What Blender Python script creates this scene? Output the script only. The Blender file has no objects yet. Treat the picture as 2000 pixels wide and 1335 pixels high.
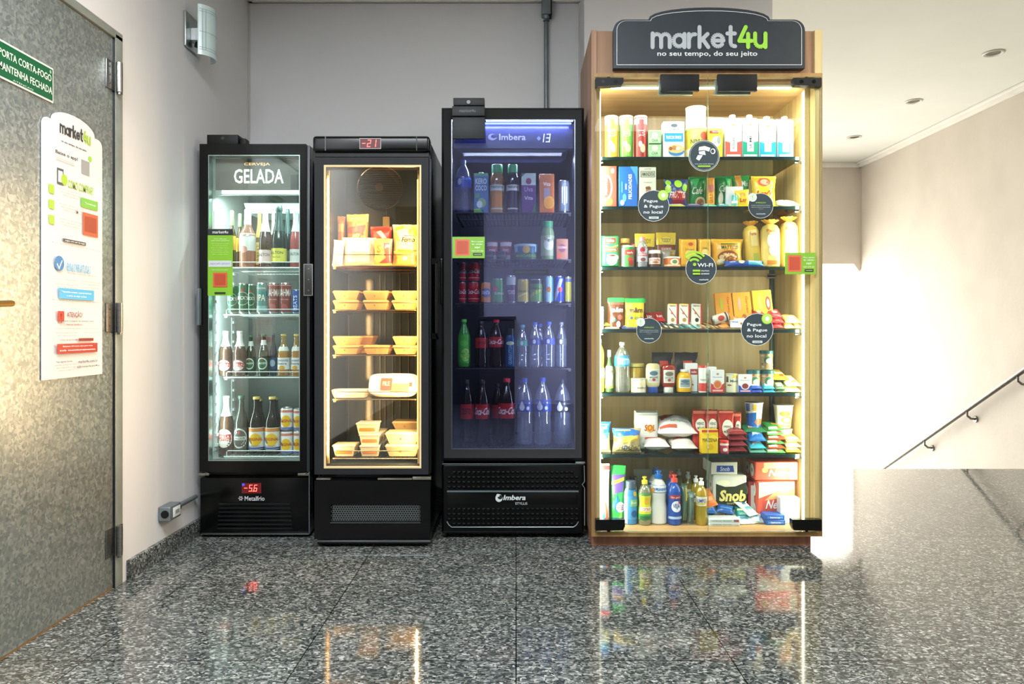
import bpy, bmesh, math, random
from mathutils import Vector, Matrix, noise
R = math.radians; PI = math.pi; random.seed(7)
SC = bpy.context.scene; COL = SC.collection

# ---------------------------------------------------------------- camera, world, lights, exposure
FOC = 1435.0; CX0 = 1008.0; CY0 = 642.0; EYE = .95        # focal length in pixels, vanishing point, eye height
cam = bpy.data.cameras.new('camera'); co = bpy.data.objects.new('camera', cam); COL.objects.link(co)
co.location = (0, 0, EYE); co.rotation_euler = (R(90), 0, 0)
cam.sensor_width = 36; cam.lens = FOC/2000*36; cam.shift_x = -8/2000; cam.shift_y = -25.5/2000
cam.clip_start = .05; SC.camera = co
w = bpy.data.worlds.new('world'); SC.world = w; w.use_nodes = True
w.node_tree.nodes['Background'].inputs[0].default_value = (.75, .87, 1, 1)
w.node_tree.nodes['Background'].inputs[1].default_value = .6
SC.view_settings.view_transform = 'Standard'; SC.view_settings.look = 'None'
SC.view_settings.exposure = 0.0; SC.view_settings.gamma = 1; SC.view_settings.use_curve_mapping = False
SC.cycles.transparent_max_bounces = 24; SC.cycles.max_bounces = 8; SC.cycles.diffuse_bounces = 4
SC.cycles.glossy_bounces = 4; SC.cycles.sample_clamp_indirect = 4; SC.cycles.caustics_reflective = False
SC.cycles.use_denoising = True

def area(name, loc, rot, sx, sy, power, color, parent=None, spread=180):
    l = bpy.data.lights.new(name, 'AREA'); l.shape = 'RECTANGLE'; l.size = sx; l.size_y = sy
    l.energy = power; l.color = color; l.spread = R(spread)
    o = bpy.data.objects.new(name, l); COL.objects.link(o); o.location = loc; o.rotation_euler = rot
    if parent: o.parent = parent
    return o
area('ceiling_fill', (-.45, .78, 2.77), (0, 0, 0), 1.9, 1.1, 195, (.90, .96, 1))  # added cool fill panel for the room's ambient level, no fitting of its own
area('hall_daylight', (2.55, 8.385, .05), (R(-90), 0, 0), 2.3, 3.1, 90, (1, .97, .88))
area('right_side_fill', (2.7, 2.2, 2.77), (0, 0, 0), 1.2, 1.2, 75, (1, .90, .74))  # added warm ambient fill above the right side, not an actual fitting

def X(px, D): return (px-CX0)/FOC*D
def Z(py, D): return EYE+(CY0-py)/FOC*D

# ---------------------------------------------------------------- materials
def lin(c):
    c = c.lstrip('#'); o = []
    if len(c) == 3: c = ''.join(k*2 for k in c)
    for i in (0, 2, 4):
        v = int(c[i:i+2], 16)/255
        o.append(v/12.92 if v <= .04045 else ((v+.055)/1.055)**2.4)
    return (*o, 1)
_mats = {}
def newmat(name):
    m = bpy.data.materials.new(name); m.use_nodes = True; nt = m.node_tree
    return m, nt, nt.nodes['Principled BSDF']
def C(hexc, kind='p'):
    """plain material: p plastic, g glossy, m matte paper, f foil wrapper, s metal, e:<n> lit"""
    k = (hexc, kind)
    if k in _mats: return _mats[k]
    m, nt, b = newmat('paint_'+hexc.lstrip('#')+'_'+kind[0])
    b.inputs['Base Color'].default_value = lin(hexc)
    b.inputs['Roughness'].default_value = {'p': .38, 'g': .12, 'm': .7, 'f': .3, 's': .28}.get(kind[0], .5)
    if kind == 's': b.inputs['Metallic'].default_value = 1
    if kind == 'f':
        n = nt.nodes.new('ShaderNodeTexNoise'); n.inputs['Scale'].default_value = 45
        t = nt.nodes.new('ShaderNodeTexCoord'); nt.links.new(t.outputs['Object'], n.inputs['Vector'])
        bp = nt.nodes.new('ShaderNodeBump'); bp.inputs['Strength'].default_value = .5; bp.inputs['Distance'].default_value = .004
        nt.links.new(n.outputs['Fac'], bp.inputs['Height']); nt.links.new(bp.outputs['Normal'], b.inputs['Normal'])
    if kind[0] == 'e':
        b.inputs['Emission Color'].default_value = lin(hexc); b.inputs['Emission Strength'].default_value = float(kind[1:])
    _mats[k] = m; return m
def thin(tint, refl=1.0, name='clear_glass', body=0.0, bodycol='#ffffff', rough=0.0, gcol='#ffffff'):
    """thin clear sheet: see-through with a mirror-like sheen growing at grazing angles"""
    k = ('thin', tint, refl, body, bodycol)
    if k in _mats: return _mats[k]
    m = bpy.data.materials.new(name); m.use_nodes = True; nt = m.node_tree; nt.nodes.clear()
    N = nt.nodes.new; L = nt.links.new
    out = N('ShaderNodeOutputMaterial'); mx = N('ShaderNodeMixShader'); tr = N('ShaderNodeBsdfTransparent'); gl = N('ShaderNodeBsdfGlossy')
    tr.inputs[0].default_value = lin(tint); gl.inputs['Roughness'].default_value = rough; gl.inputs['Color'].default_value = lin(gcol)
    lw = N('ShaderNodeLayerWeight'); lw.inputs['Blend'].default_value = .5
    p = N('ShaderNodeMath'); p.operation = 'POWER'; p.inputs[1].default_value = 5; L(lw.outputs['Facing'], p.inputs[0])
    a = N('ShaderNodeMath'); a.operation = 'MULTIPLY_ADD'; a.inputs[1].default_value = .9; a.inputs[2].default_value = .045*refl
    a.use_clamp = True
    L(p.outputs[0], a.inputs[0]); L(a.outputs[0], mx.inputs[0]); src = tr
    if body:
        df = N('ShaderNodeBsdfDiffuse'); df.inputs[0].default_value = lin(bodycol)
        m2 = N('ShaderNodeMixShader'); m2.inputs[0].default_value = body; L(tr.outputs[0], m2.inputs[1]); L(df.outputs[0], m2.inputs[2]); src = m2
    L(src.outputs[0], mx.inputs[1]); L(gl.outputs[0], mx.inputs[2]); L(mx.outputs[0], out.inputs[0])
    _mats[k] = m; return m
def ramp(nt, pts):
    r = nt.nodes.new('ShaderNodeValToRGB'); el = r.color_ramp.elements
    while len(el) < len(pts): el.new(.5)
    for e, (p, c) in zip(el, pts): e.position = p; e.color = lin(c)
    return r
def noisy(name, c0, c1, scale=3, rough=.6, bump=.1, bscale=60, metallic=0, stretch=(1, 1, 1), detail=4, bdist=.002, lo=.35, hi=.65):
    m, nt, b = newmat(name); L = nt.links.new
    t = nt.nodes.new('ShaderNodeTexCoord'); mp = nt.nodes.new('ShaderNodeMapping'); mp.inputs['Scale'].default_value = stretch
    L(t.outputs['Object'], mp.inputs[0])
    n = nt.nodes.new('ShaderNodeTexNoise'); n.inputs['Scale'].default_value = scale; n.inputs['Detail'].default_value = detail
    L(mp.outputs[0], n.inputs['Vector']); r = ramp(nt, [(lo, c0), (hi, c1)]); L(n.outputs['Fac'], r.inputs[0]); L(r.outputs[0], b.inputs['Base Color'])
    b.inputs['Roughness'].default_value = rough; b.inputs['Metallic'].default_value = metallic
    if bump:
        n2 = nt.nodes.new('ShaderNodeTexNoise'); n2.inputs['Scale'].default_value = bscale; L(t.outputs['Object'], n2.inputs['Vector'])
        bp = nt.nodes.new('ShaderNodeBump'); bp.inputs['Strength'].default_value = bump; bp.inputs['Distance'].default_value = bdist
        L(n2.outputs['Fac'], bp.inputs['Height']); L(bp.outputs[0], b.inputs['Normal'])
    return m
def granite(name, tiles=True, bright=1.0):
    m, nt, b = newmat(name); N = nt.nodes.new; L = nt.links.new
    t = N('ShaderNodeTexCoord')
    mp = N('ShaderNodeMapping'); mp.inputs['Scale'].default_value = (.72, 1.0, 1); mp.inputs['Rotation'].default_value = (0, 0, .35 if tiles else 0); L(t.outputs['Object'], mp.inputs[0])
    v = N('ShaderNodeTexVoronoi'); v.inputs['Scale'].default_value = 165; v.inputs['Randomness'].default_value = 1
    nz = N('ShaderNodeTexNoise'); nz.inputs['Scale'].default_value = 60; L(mp.outputs[0], nz.inputs['Vector'])
    ad = N('ShaderNodeMixRGB'); ad.blend_type = 'ADD'; ad.inputs[0].default_value = .02; L(mp.outputs[0], ad.inputs[1]); L(nz.outputs['Color'], ad.inputs[2])
    L(ad.outputs[0], v.inputs['Vector'])
    sx = N('ShaderNodeSeparateColor'); L(v.outputs['Color'], sx.inputs[0])
    r = ramp(nt, [(0, '#242827'), (.3, '#383c3b'), (.55, '#525654'), (.75, '#6b6e6b'), (.9, '#878986'), (1, '#a6a7a3')]); L(sx.outputs[0], r.inputs[0])
    n3 = N('ShaderNodeTexNoise'); n3.inputs['Scale'].default_value = 260; L(t.outputs['Object'], n3.inputs['Vector'])
    m3 = N('ShaderNodeMixRGB'); m3.blend_type = 'OVERLAY'; m3.inputs[0].default_value = .4; L(r.outputs[0], m3.inputs[1]); L(n3.outputs['Fac'], m3.inputs[2])
    col = m3
    if tiles:
        br = N('ShaderNodeTexBrick'); br.offset = 0; br.squash = 1
        mb_ = N('ShaderNodeMapping'); mb_.inputs['Location'].default_value = (-1.24+.62*8, -2.105+.63*8, 0); L(t.outputs['Object'], mb_.inputs[0]); L(mb_.outputs[0], br.inputs['Vector'])
        br.inputs['Scale'].default_value = 1; br.inputs['Brick Width'].default_value = .62; br.inputs['Row Height'].default_value = .63
        br.inputs['Mortar Size'].default_value = .0018; br.inputs['Mortar Smooth'].default_value = .1; br.inputs['Bias'].default_value = 0
        br.inputs['Color1'].default_value = (.92, .92, .92, 1); br.inputs['Color2'].default_value = (1.08, 1.08, 1.08, 1); br.inputs['Mortar'].default_value = (.06, .06, .06, 1)
        ml = N('ShaderNodeMixRGB'); ml.blend_type = 'MULTIPLY'; ml.inputs[0].default_value = 1; L(m3.outputs[0], ml.inputs[1]); L(br.outputs['Color'], ml.inputs[2]); col = ml
        n4 = N('ShaderNodeTexNoise'); n4.inputs['Scale'].default_value = 1.2; L(t.outputs['Object'], n4.inputs['Vector'])
        rr = N('ShaderNodeMapRange'); rr.inputs['To Min'].default_value = .045; rr.inputs['To Max'].default_value = .09; L(n4.outputs['Fac'], rr.inputs[0]); L(rr.outputs[0], b.inputs['Roughness'])
    else: b.inputs['Roughness'].default_value = .2
    L(col.outputs[0], b.inputs['Base Color']); return m
def wood(name, c0, c1, c2, axis='z', rough=.45):
    m, nt, b = newmat(name); N = nt.nodes.new; L = nt.links.new
    t = N('ShaderNodeTexCoord'); mp = N('ShaderNodeMapping')
    mp.inputs['Scale'].default_value = {'z': (14, 14, .9), 'x': (.9, 14, 14)}[axis]; L(t.outputs['Object'], mp.inputs[0])
    n = N('ShaderNodeTexNoise'); n.inputs['Scale'].default_value = 1.6; n.inputs['Detail'].default_value = 6; n.inputs['Distortion'].default_value = .6; L(mp.outputs[0], n.inputs['Vector'])
    r = ramp(nt, [(.28, c0), (.5, c1), (.72, c2)]); L(n.outputs['Fac'], r.inputs[0])
    mp2 = N('ShaderNodeMapping'); mp2.inputs['Scale'].default_value = {'z': (7.5, 0, 0), 'x': (0, 0, 7.5)}[axis]; L(t.outputs['Object'], mp2.inputs[0])
    w2 = N('ShaderNodeTexWhiteNoise'); fl = N('ShaderNodeVectorMath'); fl.operation = 'FLOOR'; L(mp2.outputs[0], fl.inputs[0]); L(fl.outputs[0], w2.inputs['Vector'])
    mr = N('ShaderNodeMapRange'); mr.inputs['To Min'].default_value = .82; mr.inputs['To Max'].default_value = 1.1; L(w2.outputs['Value'], mr.inputs[0])
    ml = N('ShaderNodeMixRGB'); ml.blend_type = 'MULTIPLY'; ml.inputs[0].default_value = 1; L(r.outputs[0], ml.inputs[1]); L(mr.outputs[0], ml.inputs[2])
    L(ml.outputs[0], b.inputs['Base Color']); b.inputs['Roughness'].default_value = rough; return m
def galvanised():
    m, nt, b = newmat('galvanised_steel'); N = nt.nodes.new; L = nt.links.new
    t = N('ShaderNodeTexCoord'); nz = N('ShaderNodeTexNoise'); nz.inputs['Scale'].default_value = 40; L(t.outputs['Object'], nz.inputs['Vector'])
    ad = N('ShaderNodeMixRGB'); ad.blend_type = 'ADD'; ad.inputs[0].default_value = .03; L(t.outputs['Object'], ad.inputs[1]); L(nz.outputs['Color'], ad.inputs[2])
    v = N('ShaderNodeTexVoronoi'); v.inputs['Scale'].default_value = 105; L(ad.outputs[0], v.inputs['Vector'])
    s = N('ShaderNodeSeparateColor'); L(v.outputs['Color'], s.inputs[0])
    r = ramp(nt, [(0, '#8e9694'), (.5, '#a2a9a6'), (1, '#bcc2be')]); L(s.outputs[0], r.inputs[0]); L(r.outputs[0], b.inputs['Base Color'])
    rr = N('ShaderNodeMapRange'); rr.inputs['To Min'].default_value = .36; rr.inputs['To Max'].default_value = .48; L(s.outputs[1], rr.inputs[0]); L(rr.outputs[0], b.inputs['Roughness'])
    b.inputs['Metallic'].default_value = .75; return m

WALL = noisy('painted_plaster', '#d0cfd0', '#d5d4d5', 1.5, .75, .12, 45)
WALL2 = noisy('rough_painted_plaster', '#d2c9bd', '#dad1c5', 2.5, .7, .35, 22, bdist=.004)
CEIL = noisy('ceiling_paint', '#e2e2da', '#e6e6de', 2, .8, .03, 40)
WHITE = noisy('white_gesso', '#e9e6de', '#efece4', 4, .6, .03, 40)
FLOOR = granite('polished_granite_tiles'); GRAN = granite('granite_skirting', False)
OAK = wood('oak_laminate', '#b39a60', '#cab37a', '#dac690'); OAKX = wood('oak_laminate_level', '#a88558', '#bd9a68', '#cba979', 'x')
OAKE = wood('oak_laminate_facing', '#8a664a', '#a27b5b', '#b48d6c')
OAKP = wood('red_oak_plinth', '#8a5a44', '#a87258', '#bd8a6c')
GALV = galvanised()
BLK = noisy('black_enamel', '#030404', '#050606', 8, .2, 0); BLK.node_tree.nodes['Principled BSDF'].inputs['Specular IOR Level'].default_value = .3
BLKM = noisy('black_plastic', '#060708', '#0a0b0d', 20, .5, .15, 300, bdist=.0004)
CHAR = noisy('charcoal_powder_coat', '#0f1215', '#14171a', 20, .5, .15, 300, bdist=.0004)
STEEL = noisy('brushed_steel', '#8a8986', '#9a9996', 30, .3, 0, metallic=1, stretch=(1, 1, 12)); RAIL = noisy('rail_steel', '#77746e', '#86837c', 30, .35, 0, metallic=.9)
for _m in (BLKM, CHAR): _m.node_tree.nodes['Principled BSDF'].inputs['Specular IOR Level'].default_value = .3
ALU = noisy('grey_aluminium', '#6f787c', '#858e92', 10, .45, .05, 80, metallic=.6)
PANE = thin('#fdfffe', .7); PANE3 = thin('#f2f4fa', 2.0, 'double_glazing', gcol='#cfd0ff'); PANEF = thin('#fffefb', .9, 'freezer_glass')
SHELFG = thin('#7f968e', 1.3, 'green_shelf_glass'); SHEDGE = C('#0b1c1c', 'g')

# ---------------------------------------------------------------- mesh collector
class MB:
    def __init__(s): s.V = []; s.F = []; s.I = []; s.mats = []
    def add(s, V, F, mat):
        if mat not in s.mats: s.mats.append(mat)
        i = s.mats.index(mat); n = len(s.V)
        s.V += [tuple(v) for v in V]; s.F += [tuple(a+n for a in f) for f in F]; s.I += [i]*len(F); return s
    def box(s, x0, x1, y0, y1, z0, z1, mat, bev=0, seg=2):
        if bev:
            bm = bmesh.new(); bmesh.ops.create_cube(bm, size=1)
            for v in bm.verts: v.co = Vector(((x0+x1)/2+v.co.x*(x1-x0), (y0+y1)/2+v.co.y*(y1-y0), (z0+z1)/2+v.co.z*(z1-z0)))
            bmesh.ops.bevel(bm, geom=bm.edges[:], offset=min(bev, abs(x1-x0)*.49, abs(y1-y0)*.49, abs(z1-z0)*.49), segments=seg, affect='EDGES', profile=.6)
            bm.verts.index_update(); s.add([v.co for v in bm.verts], [[v.index for v in f.verts] for f in bm.faces], mat); bm.free(); return s
        V = [(x, y, z) for z in (z0, z1) for y in (y0, y1) for x in (x0, x1)]
        return s.add(V, [(0, 2, 3, 1), (4, 5, 7, 6), (0, 1, 5, 4), (2, 6, 7, 3), (0, 4, 6, 2), (1, 3, 7, 5)], mat)
    def lathe(s, prof, mat, n=24, c=(0, 0), sx=1, sy=1, caps=True):
        V = []; F = []
        for r, z in prof:
            for k in range(n):
                a = 2*PI*k/n; V.append((c[0]+r*sx*math.sin(a), c[1]-r*sy*math.cos(a), z))
        m = len(prof)
        for i in range(m-1):
            for k in range(n):
                k2 = (k+1) % n; F.append((i*n+k, i*n+k2, (i+1)*n+k2, (i+1)*n+k))
        if caps: F.append(tuple(range(n-1, -1, -1))); F.append(tuple((m-1)*n+k for k in range(n)))
        return s.add(V, F, mat)
    def prism(s, pts, y0, y1, mat):
        """outline (x, z) extruded along y"""
        n = len(pts); V = [(x, y0, z) for x, z in pts]+[(x, y1, z) for x, z in pts]
        return s.add(V, [tuple(range(n)), tuple(range(2*n-1, n-1, -1))]+[(i, i+n, (i+1) % n+n, (i+1) % n) for i in range(n)], mat)
    def tube(s, pts, r, mat, n=8):
        pts = [Vector(p) for p in pts]; V = []; F = []
        for i, p in enumerate(pts):
            d = (pts[min(i+1, len(pts)-1)]-pts[max(i-1, 0)]).normalized()
            u = d.cross(Vector((0, 0, 1))) if abs(d.z) < .9 else d.cross(Vector((1, 0, 0))); u.normalize(); v = d.cross(u)
            for k in range(n): a = 2*PI*k/n; V.append(p+u*r*math.cos(a)+v*r*math.sin(a))
        for i in range(len(pts)-1):
            for k in range(n): k2 = (k+1) % n; F.append((i*n+k, i*n+k2, (i+1)*n+k2, (i+1)*n+k))
        F += [tuple(range(n-1, -1, -1)), tuple((len(pts)-1)*n+k for k in range(n))]
        return s.add(V, F, mat)
    def frame(s, o, i, y0, y1, mat, rec=0):
        """rectangular ring: outer (x0,x1,z0,z1), inner likewise; the inner front edge sits rec deeper than y0"""
        def q(b, y): return [(b[0], y, b[2]), (b[1], y, b[2]), (b[1], y, b[3]), (b[0], y, b[3])]
        V = q(o, y0)+q(i, y0+rec)+q(i, y1)+q(o, y1); F = []
        for a, b in ((0, 4), (4, 8), (8, 12), (12, 0)):
            for k in range(4): k2 = (k+1) % 4; F.append((a+k, a+k2, b+k2, b+k))
        return s.add(V, F, mat)
    def move(s, M):
        s.V = [tuple(M @ Vector(v)) for v in s.V]; return s
    def build(s, name, parent=None, smooth=True):
        me = bpy.data.meshes.new(name); me.from_pydata(s.V, [], s.F)
        for m in s.mats: me.materials.append(m)
        me.polygons.foreach_set('material_index', s.I)
        if smooth: me.polygons.foreach_set('use_smooth', [True]*len(s.F)); me.set_sharp_from_angle(angle=R(38))
        me.update(); o = bpy.data.objects.new(name, me); COL.objects.link(o)
        if parent: o.parent = parent
        return o
def fixn(o):
    bm = bmesh.new(); bm.from_mesh(o.data); bmesh.ops.recalc_face_normals(bm, faces=bm.faces); bm.to_mesh(o.data); bm.free(); return o
def tag(o, label=None, cat=None, group=None, kind=None):
    if label: o['label'] = label
    if cat: o['category'] = cat
    if group: o['group'] = group
    if kind: o['kind'] = kind
    return o
def empty(name, loc, label, cat, group=None, rz=0):
    o = bpy.data.objects.new(name, None); COL.objects.link(o); o.location = loc; o.rotation_euler = (0, 0, rz); o.empty_display_size = .05
    return tag(o, label, cat, group)
def struct(name, mb): return tag(fixn(mb.build(name)), kind='structure')

# ---------------------------------------------------------------- lettering and printed art
_tx = {}
def tgeo(s, bold):
    k = (s, bold)
    if k not in _tx:
        c = bpy.data.curves.new('t', 'FONT'); c.body = s; c.resolution_u = 2; c.offset = bold; c.fill_mode = 'BOTH'
        o = bpy.data.objects.new('t', c); me = o.to_mesh()
        V = [(v.co.x, v.co.y) for v in me.vertices]; F = [tuple(p.vertices) for p in me.polygons]; o.to_mesh_clear()
        bpy.data.objects.remove(o); bpy.data.curves.remove(c)
        xs = [v[0] for v in V]; ys = [v[1] for v in V]
        _tx[k] = (V, F, min(xs), max(xs), min(ys), max(ys))
    return _tx[k]
def arc(cx, cy, r, a0, a1, n=10): return [(cx+r*math.cos(R(a0+(a1-a0)*i/n)), cy+r*math.sin(R(a0+(a1-a0)*i/n))) for i in range(n+1)]
GLY = {'m': (1.42, [[(0, 0), (0, 1)], [(0, .62)]+arc(.33, .62, .33, 180, 0)+[(.66, 0)], [(.66, .62)]+arc(.99, .62, .33, 180, 0)+[(1.32, 0)]]),
       'a': (.98, [arc(.42, .47, .42, 0, 360, 20), [(.84, .95), (.84, 0)]]),
       'r': (.62, [[(0, 0), (0, .95)], [(0, .5)]+arc(.42, .53, .4, 180, 80)]),
       'k': (.8, [[(0, 0), (0, 1.45)], [(0, .38), (.62, .95)], [(.25, .58), (.68, 0)]]),
       'e': (.95, [arc(.42, .47, .42, 0, 320, 18), [(.05, .47), (.84, .47)]]),
       't': (.72, [[(.25, 1.45), (.25, .3)]+arc(.47, .3, .22, 180, 270, 5)+[(.6, .06)], [(0, .98), (.58, .98)]]),
       '4': (1.02, [[(.5, 1.45), (0, .45), (.95, .45)], [(.68, .95), (.68, 0)]]),
       'u': (.9, [[(0, .98), (0, .42)]+arc(.4, .42, .4, 180, 360)+[(.8, .98)], [(.8, .98), (.8, 0)]])}
def strokes(mb, word, surf, u0, v0, h, W, col, e, th=.13):
    """thick rounded lettering drawn with strokes; h is the x-height; W the total width"""
    tot = sum(GLY[c][0]+.2 for c in word)-.2; sx = W/tot; x = 0
    for ch in word:
        adv, pl = GLY[ch]
        cc = col if not isinstance(col, dict) else col.get(ch, col[None])
        for line in pl:
            e += .00002
            P = [(u0+(x+p[0])*sx, v0+p[1]*h) for p in line]; t = th*h
            for a, b in zip(P, P[1:]):
                d = Vector((b[0]-a[0], b[1]-a[1]));
                if d.length < 1e-7: continue
                n = Vector((-d.y, d.x)).normalized()*t; e += .000012
                q = [(a[0]-n.x, a[1]-n.y), (b[0]-n.x, b[1]-n.y), (b[0]+n.x, b[1]+n.y), (a[0]+n.x, a[1]+n.y)]
                mb.add([surf(u, v, e) for u, v in q], [(0, 1, 2, 3)], cc)
            for a in (P if len(P) < 6 else (P[0], P[-1])):
                e += .000012; mb.add([surf(a[0]+t*math.cos(k*PI/5), a[1]+t*math.sin(k*PI/5), e) for k in range(10)], [tuple(range(10))], cc)
        x += adv+.2
SEG = {'0': 'abcdef', '1': 'bc', '2': 'abged', '3': 'abgcd', '4': 'fgbc', '5': 'afgcd', '6': 'afgedc', '7': 'abc', '8': 'abcdefg', '9': 'abcdfg', '-': 'g'}
def seven(mb, txt, surf, u0, v0, h, col, e):
    x = u0; wd = h*.5; t = h*.13; sl = .12
    for ch in txt:
        if ch == '.':
            mb.add([surf(x-h*.08+a, v0+b, e) for a, b in ((0, 0), (t, 0), (t, t), (0, t))], [(0, 1, 2, 3)], col); continue
        for k in SEG[ch]:
            a, b, c, d = {'a': (0, h-t, wd, h), 'd': (0, 0, wd, t), 'g': (0, h/2-t/2, wd, h/2+t/2), 'b': (wd-t, h/2, wd, h), 'c': (wd-t, 0, wd, h/2), 'f': (0, h/2, t, h), 'e': (0, 0, t, h/2)}[k]
            g = t*.2
            mb.add([surf(x+p+q*sl, v0+q, e) for p, q in ((a+g, b+g), (c-g, b+g), (c-g, d-g), (a+g, d-g))], [(0, 1, 2, 3)], col)
        x += wd*1.4
def MC(c, kind='p'): return C(c, kind) if isinstance(c, str) else c
def art(mb, items, W, H, surf, e0=.0004, curved=True, kind='p'):
    """r rect, c ellipse, p polygon, t text; u in -.5...5 of W, v in 0..1 of H"""
    for n, it in enumerate(items):
        e = e0+.00022*n; k = it[0]
        if k == 'r':
            u0, v0, u1, v1, c = it[1:6]; nx = max(1, int(abs(u1-u0)*20)) if curved else 1; ny = max(1, int(abs(v1-v0)*20)) if curved else 1
            V = [surf((u0+(u1-u0)*i/nx)*W, (v0+(v1-v0)*j/ny)*H, e) for j in range(ny+1) for i in range(nx+1)]
            F = [(j*(nx+1)+i, j*(nx+1)+i+1, (j+1)*(nx+1)+i+1, (j+1)*(nx+1)+i) for j in range(ny) for i in range(nx)]
            mb.add(V, F, MC(c, kind))
        elif k == 'c':
            u, v, ru, rv, c = it[1:6]; N_ = 20; rings = 3 if curved else 1
            V = [surf(u*W, v*H, e)]; F = []
            for q in range(1, rings+1):
                for a in range(N_): V.append(surf((u+ru*q/rings*math.cos(2*PI*a/N_))*W, (v+rv*q/rings*math.sin(2*PI*a/N_))*H, e))
            for a in range(N_):
                b = (a+1) % N_; F.append((0, 1+a, 1+b))
                for q in range(rings-1): F.append((1+q*N_+a, 1+(q+1)*N_+a, 1+(q+1)*N_+b, 1+q*N_+b))
            mb.add(V, F, MC(c, kind))
        elif k == 'p':
            if curved:
                bm = bmesh.new(); bm.faces.new([bm.verts.new((u, v, 0)) for u, v in it[1]]); bmesh.ops.triangulate(bm, faces=bm.faces[:])
                bmesh.ops.subdivide_edges(bm, edges=bm.edges[:], cuts=5, use_grid_fill=True); bm.verts.index_update()
                mb.add([surf(v.co.x*W, v.co.y*H, e) for v in bm.verts], [[v.index for v in f.verts] for f in bm.faces], MC(it[2], kind)); bm.free()
            else: mb.add([surf(u*W, v*H, e) for u, v in it[1]], [tuple(range(len(it[1])))], MC(it[2], kind))
        elif k == 't':
            s, u, v, h, wd, c = it[1:7]; rot = it[7] if len(it) > 7 else 0; sh = it[8] if len(it) > 8 else 0; bold = it[9] if len(it) > 9 else .012
            V, F, xa, xb, ya, yb = tgeo(s, bold)
            tw, th = (wd*W, h*H) if not rot else (h*H, wd*W)
            out = []; e += .0004 if curved else 0
            for x, y in V:
                q = (y-ya)/(yb-ya)-.5; p = ((x-xa)/(xb-xa)-.5)*tw+sh*q*th; q *= th
                if rot == 90: p, q = -q, p
                elif rot == -90: p, q = q, -p
                out.append(surf(u*W+p, v*H+q, e))
            mb.add(out, F, MC(c, kind))
    return mb
def flat(y): return lambda u, v, e: (u, y-e, v)
def cyl(r, cy=0, rf=None): return lambda u, v, e: (((rf(v) if rf else r)+e)*math.sin(u/r), cy-((rf(v) if rf else r)+e)*math.cos(u/r), v)

# ================================================================ the room
XL, XR, YB, CE = -1.475, 3.85, 4.05, 2.80
YN = -2.6                                                     # the wall behind the viewer
m = MB(); m.box(XL-.2, XR+.2, YN-.2, 4.99, -.2, 0, FLOOR); struct('floor', m)
m = MB()
for k in range(9): m.box(1.32, XR, 4.99+.30*k, 5.29+.30*k+.02, -.161*(k+1)-.15, -.161*(k+1), GRAN)
m.box(1.32, XR, 7.69, 9.6, -1.75, -1.61, GRAN); struct('floor_stairs', m)
m = MB(); m.box(XL-.2, XR+.2, YN-.2, 8.6, CE, CE+.15, CEIL); struct('ceiling', m)
# left wall with the opening of the fire door
DY0, DY1, DZ = 1.72, 2.745, 2.035
m = MB(); m.box(XL-.2, XL, YN, DY0, 0, CE, WALL); m.box(XL-.2, XL, DY1, YB+.2, 0, CE, WALL); m.box(XL-.2, XL, DY0, DY1, DZ, CE, WALL); struct('wall_left', m)
m = MB(); m.box(XL, .36, YB, YB+.2, 0, CE, WALL); struct('wall_back', m)
m = MB(); m.box(.352, 1.322, 3.79, 8.45, 0, CE, WALL); m.box(.352, 1.322, 4.99, 8.45, -1.8, 0, WALL); struct('wall_column', m)
m = MB(); m.box(XR, XR+.2, YN, 9.6, -1.8, CE, WALL2); struct('wall_right', m)
m = MB(); m.box(XL-.2, XR+.2, YN-.2, YN, 0, CE, WALL); struct('wall_behind', m)
# wall over the stairs' far opening, with its little drip corner
zb = Z(515, 8.2); m = MB(); m.box(1.32, XR, 8.2, 8.42, zb, CE, WALL2)
m.prism([(3.77, zb), (XR, zb), (XR, zb-.02), (3.83, zb-.085)], 8.2, 8.42, WALL2); struct('wall_far', m)
# bright window filling the opening, daylight behind
W1 = C('#fffdf4', 'e3.2')
m = MB(); m.box(1.32, XR, 8.40, 8.41, -1.65, zb, W1)
m.box(1.32, XR, 9.5, 9.6, -1.8, CE, CEIL); struct('window_1', m)
# cornices
def cornice(name, segs):
    m = MB()
    for a in segs: m.box(*a, WHITE, bev=.008)
    struct(name, m)
cz = 2.742
cornice('trim_1', [(XL, .36, YB-.035, YB, cz, CE), (.352, 1.322, 3.755, 3.79, cz, CE), (XL, .352, YB-.02, YB, cz-.0, cz+.02)])
cornice('trim_2', [(XL, XL+.035, YN, YB, cz, CE)])
cornice('trim_3', [(XR-.04, XR, YN, 8.2, cz+.005, CE), (XR-.065, XR, YN, 8.2, CE-.02, CE), (1.32, XR, 8.16, 8.2, cz+.005, CE)])
# narrow paint bead in the corners
m = MB(); m.tube([(XL+.004, YB-.004, 0), (XL+.004, YB-.004, cz)], .006, C('#b7b5b0', 'm')); m.tube([(XR-.004, 8.196, zb), (XR-.004, 8.196, cz)], .006, C('#cdbfae', 'm'))
m.tube([(.352, YB-.006, 0), (.352, YB-.006, cz)], .008, C('#b7b5b0', 'm')); struct('trim_4', m)
# granite skirting
m = MB(); m.box(XL, XL+.018, DY1+.035, YB, 0, .075, GRAN, bev=.003); m.box(XL, XL+.018, YN, DY0, 0, .075, GRAN); struct('baseboard_left', m)
m = MB(); m.box(XL+.018, .36, YB-.018, YB, 0, .075, GRAN); struct('baseboard_back', m)
m = MB(); m.box(XR-.015, XR, YN, 4.99, 0, .075, GRAN); struct('baseboard_right', m)
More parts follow.
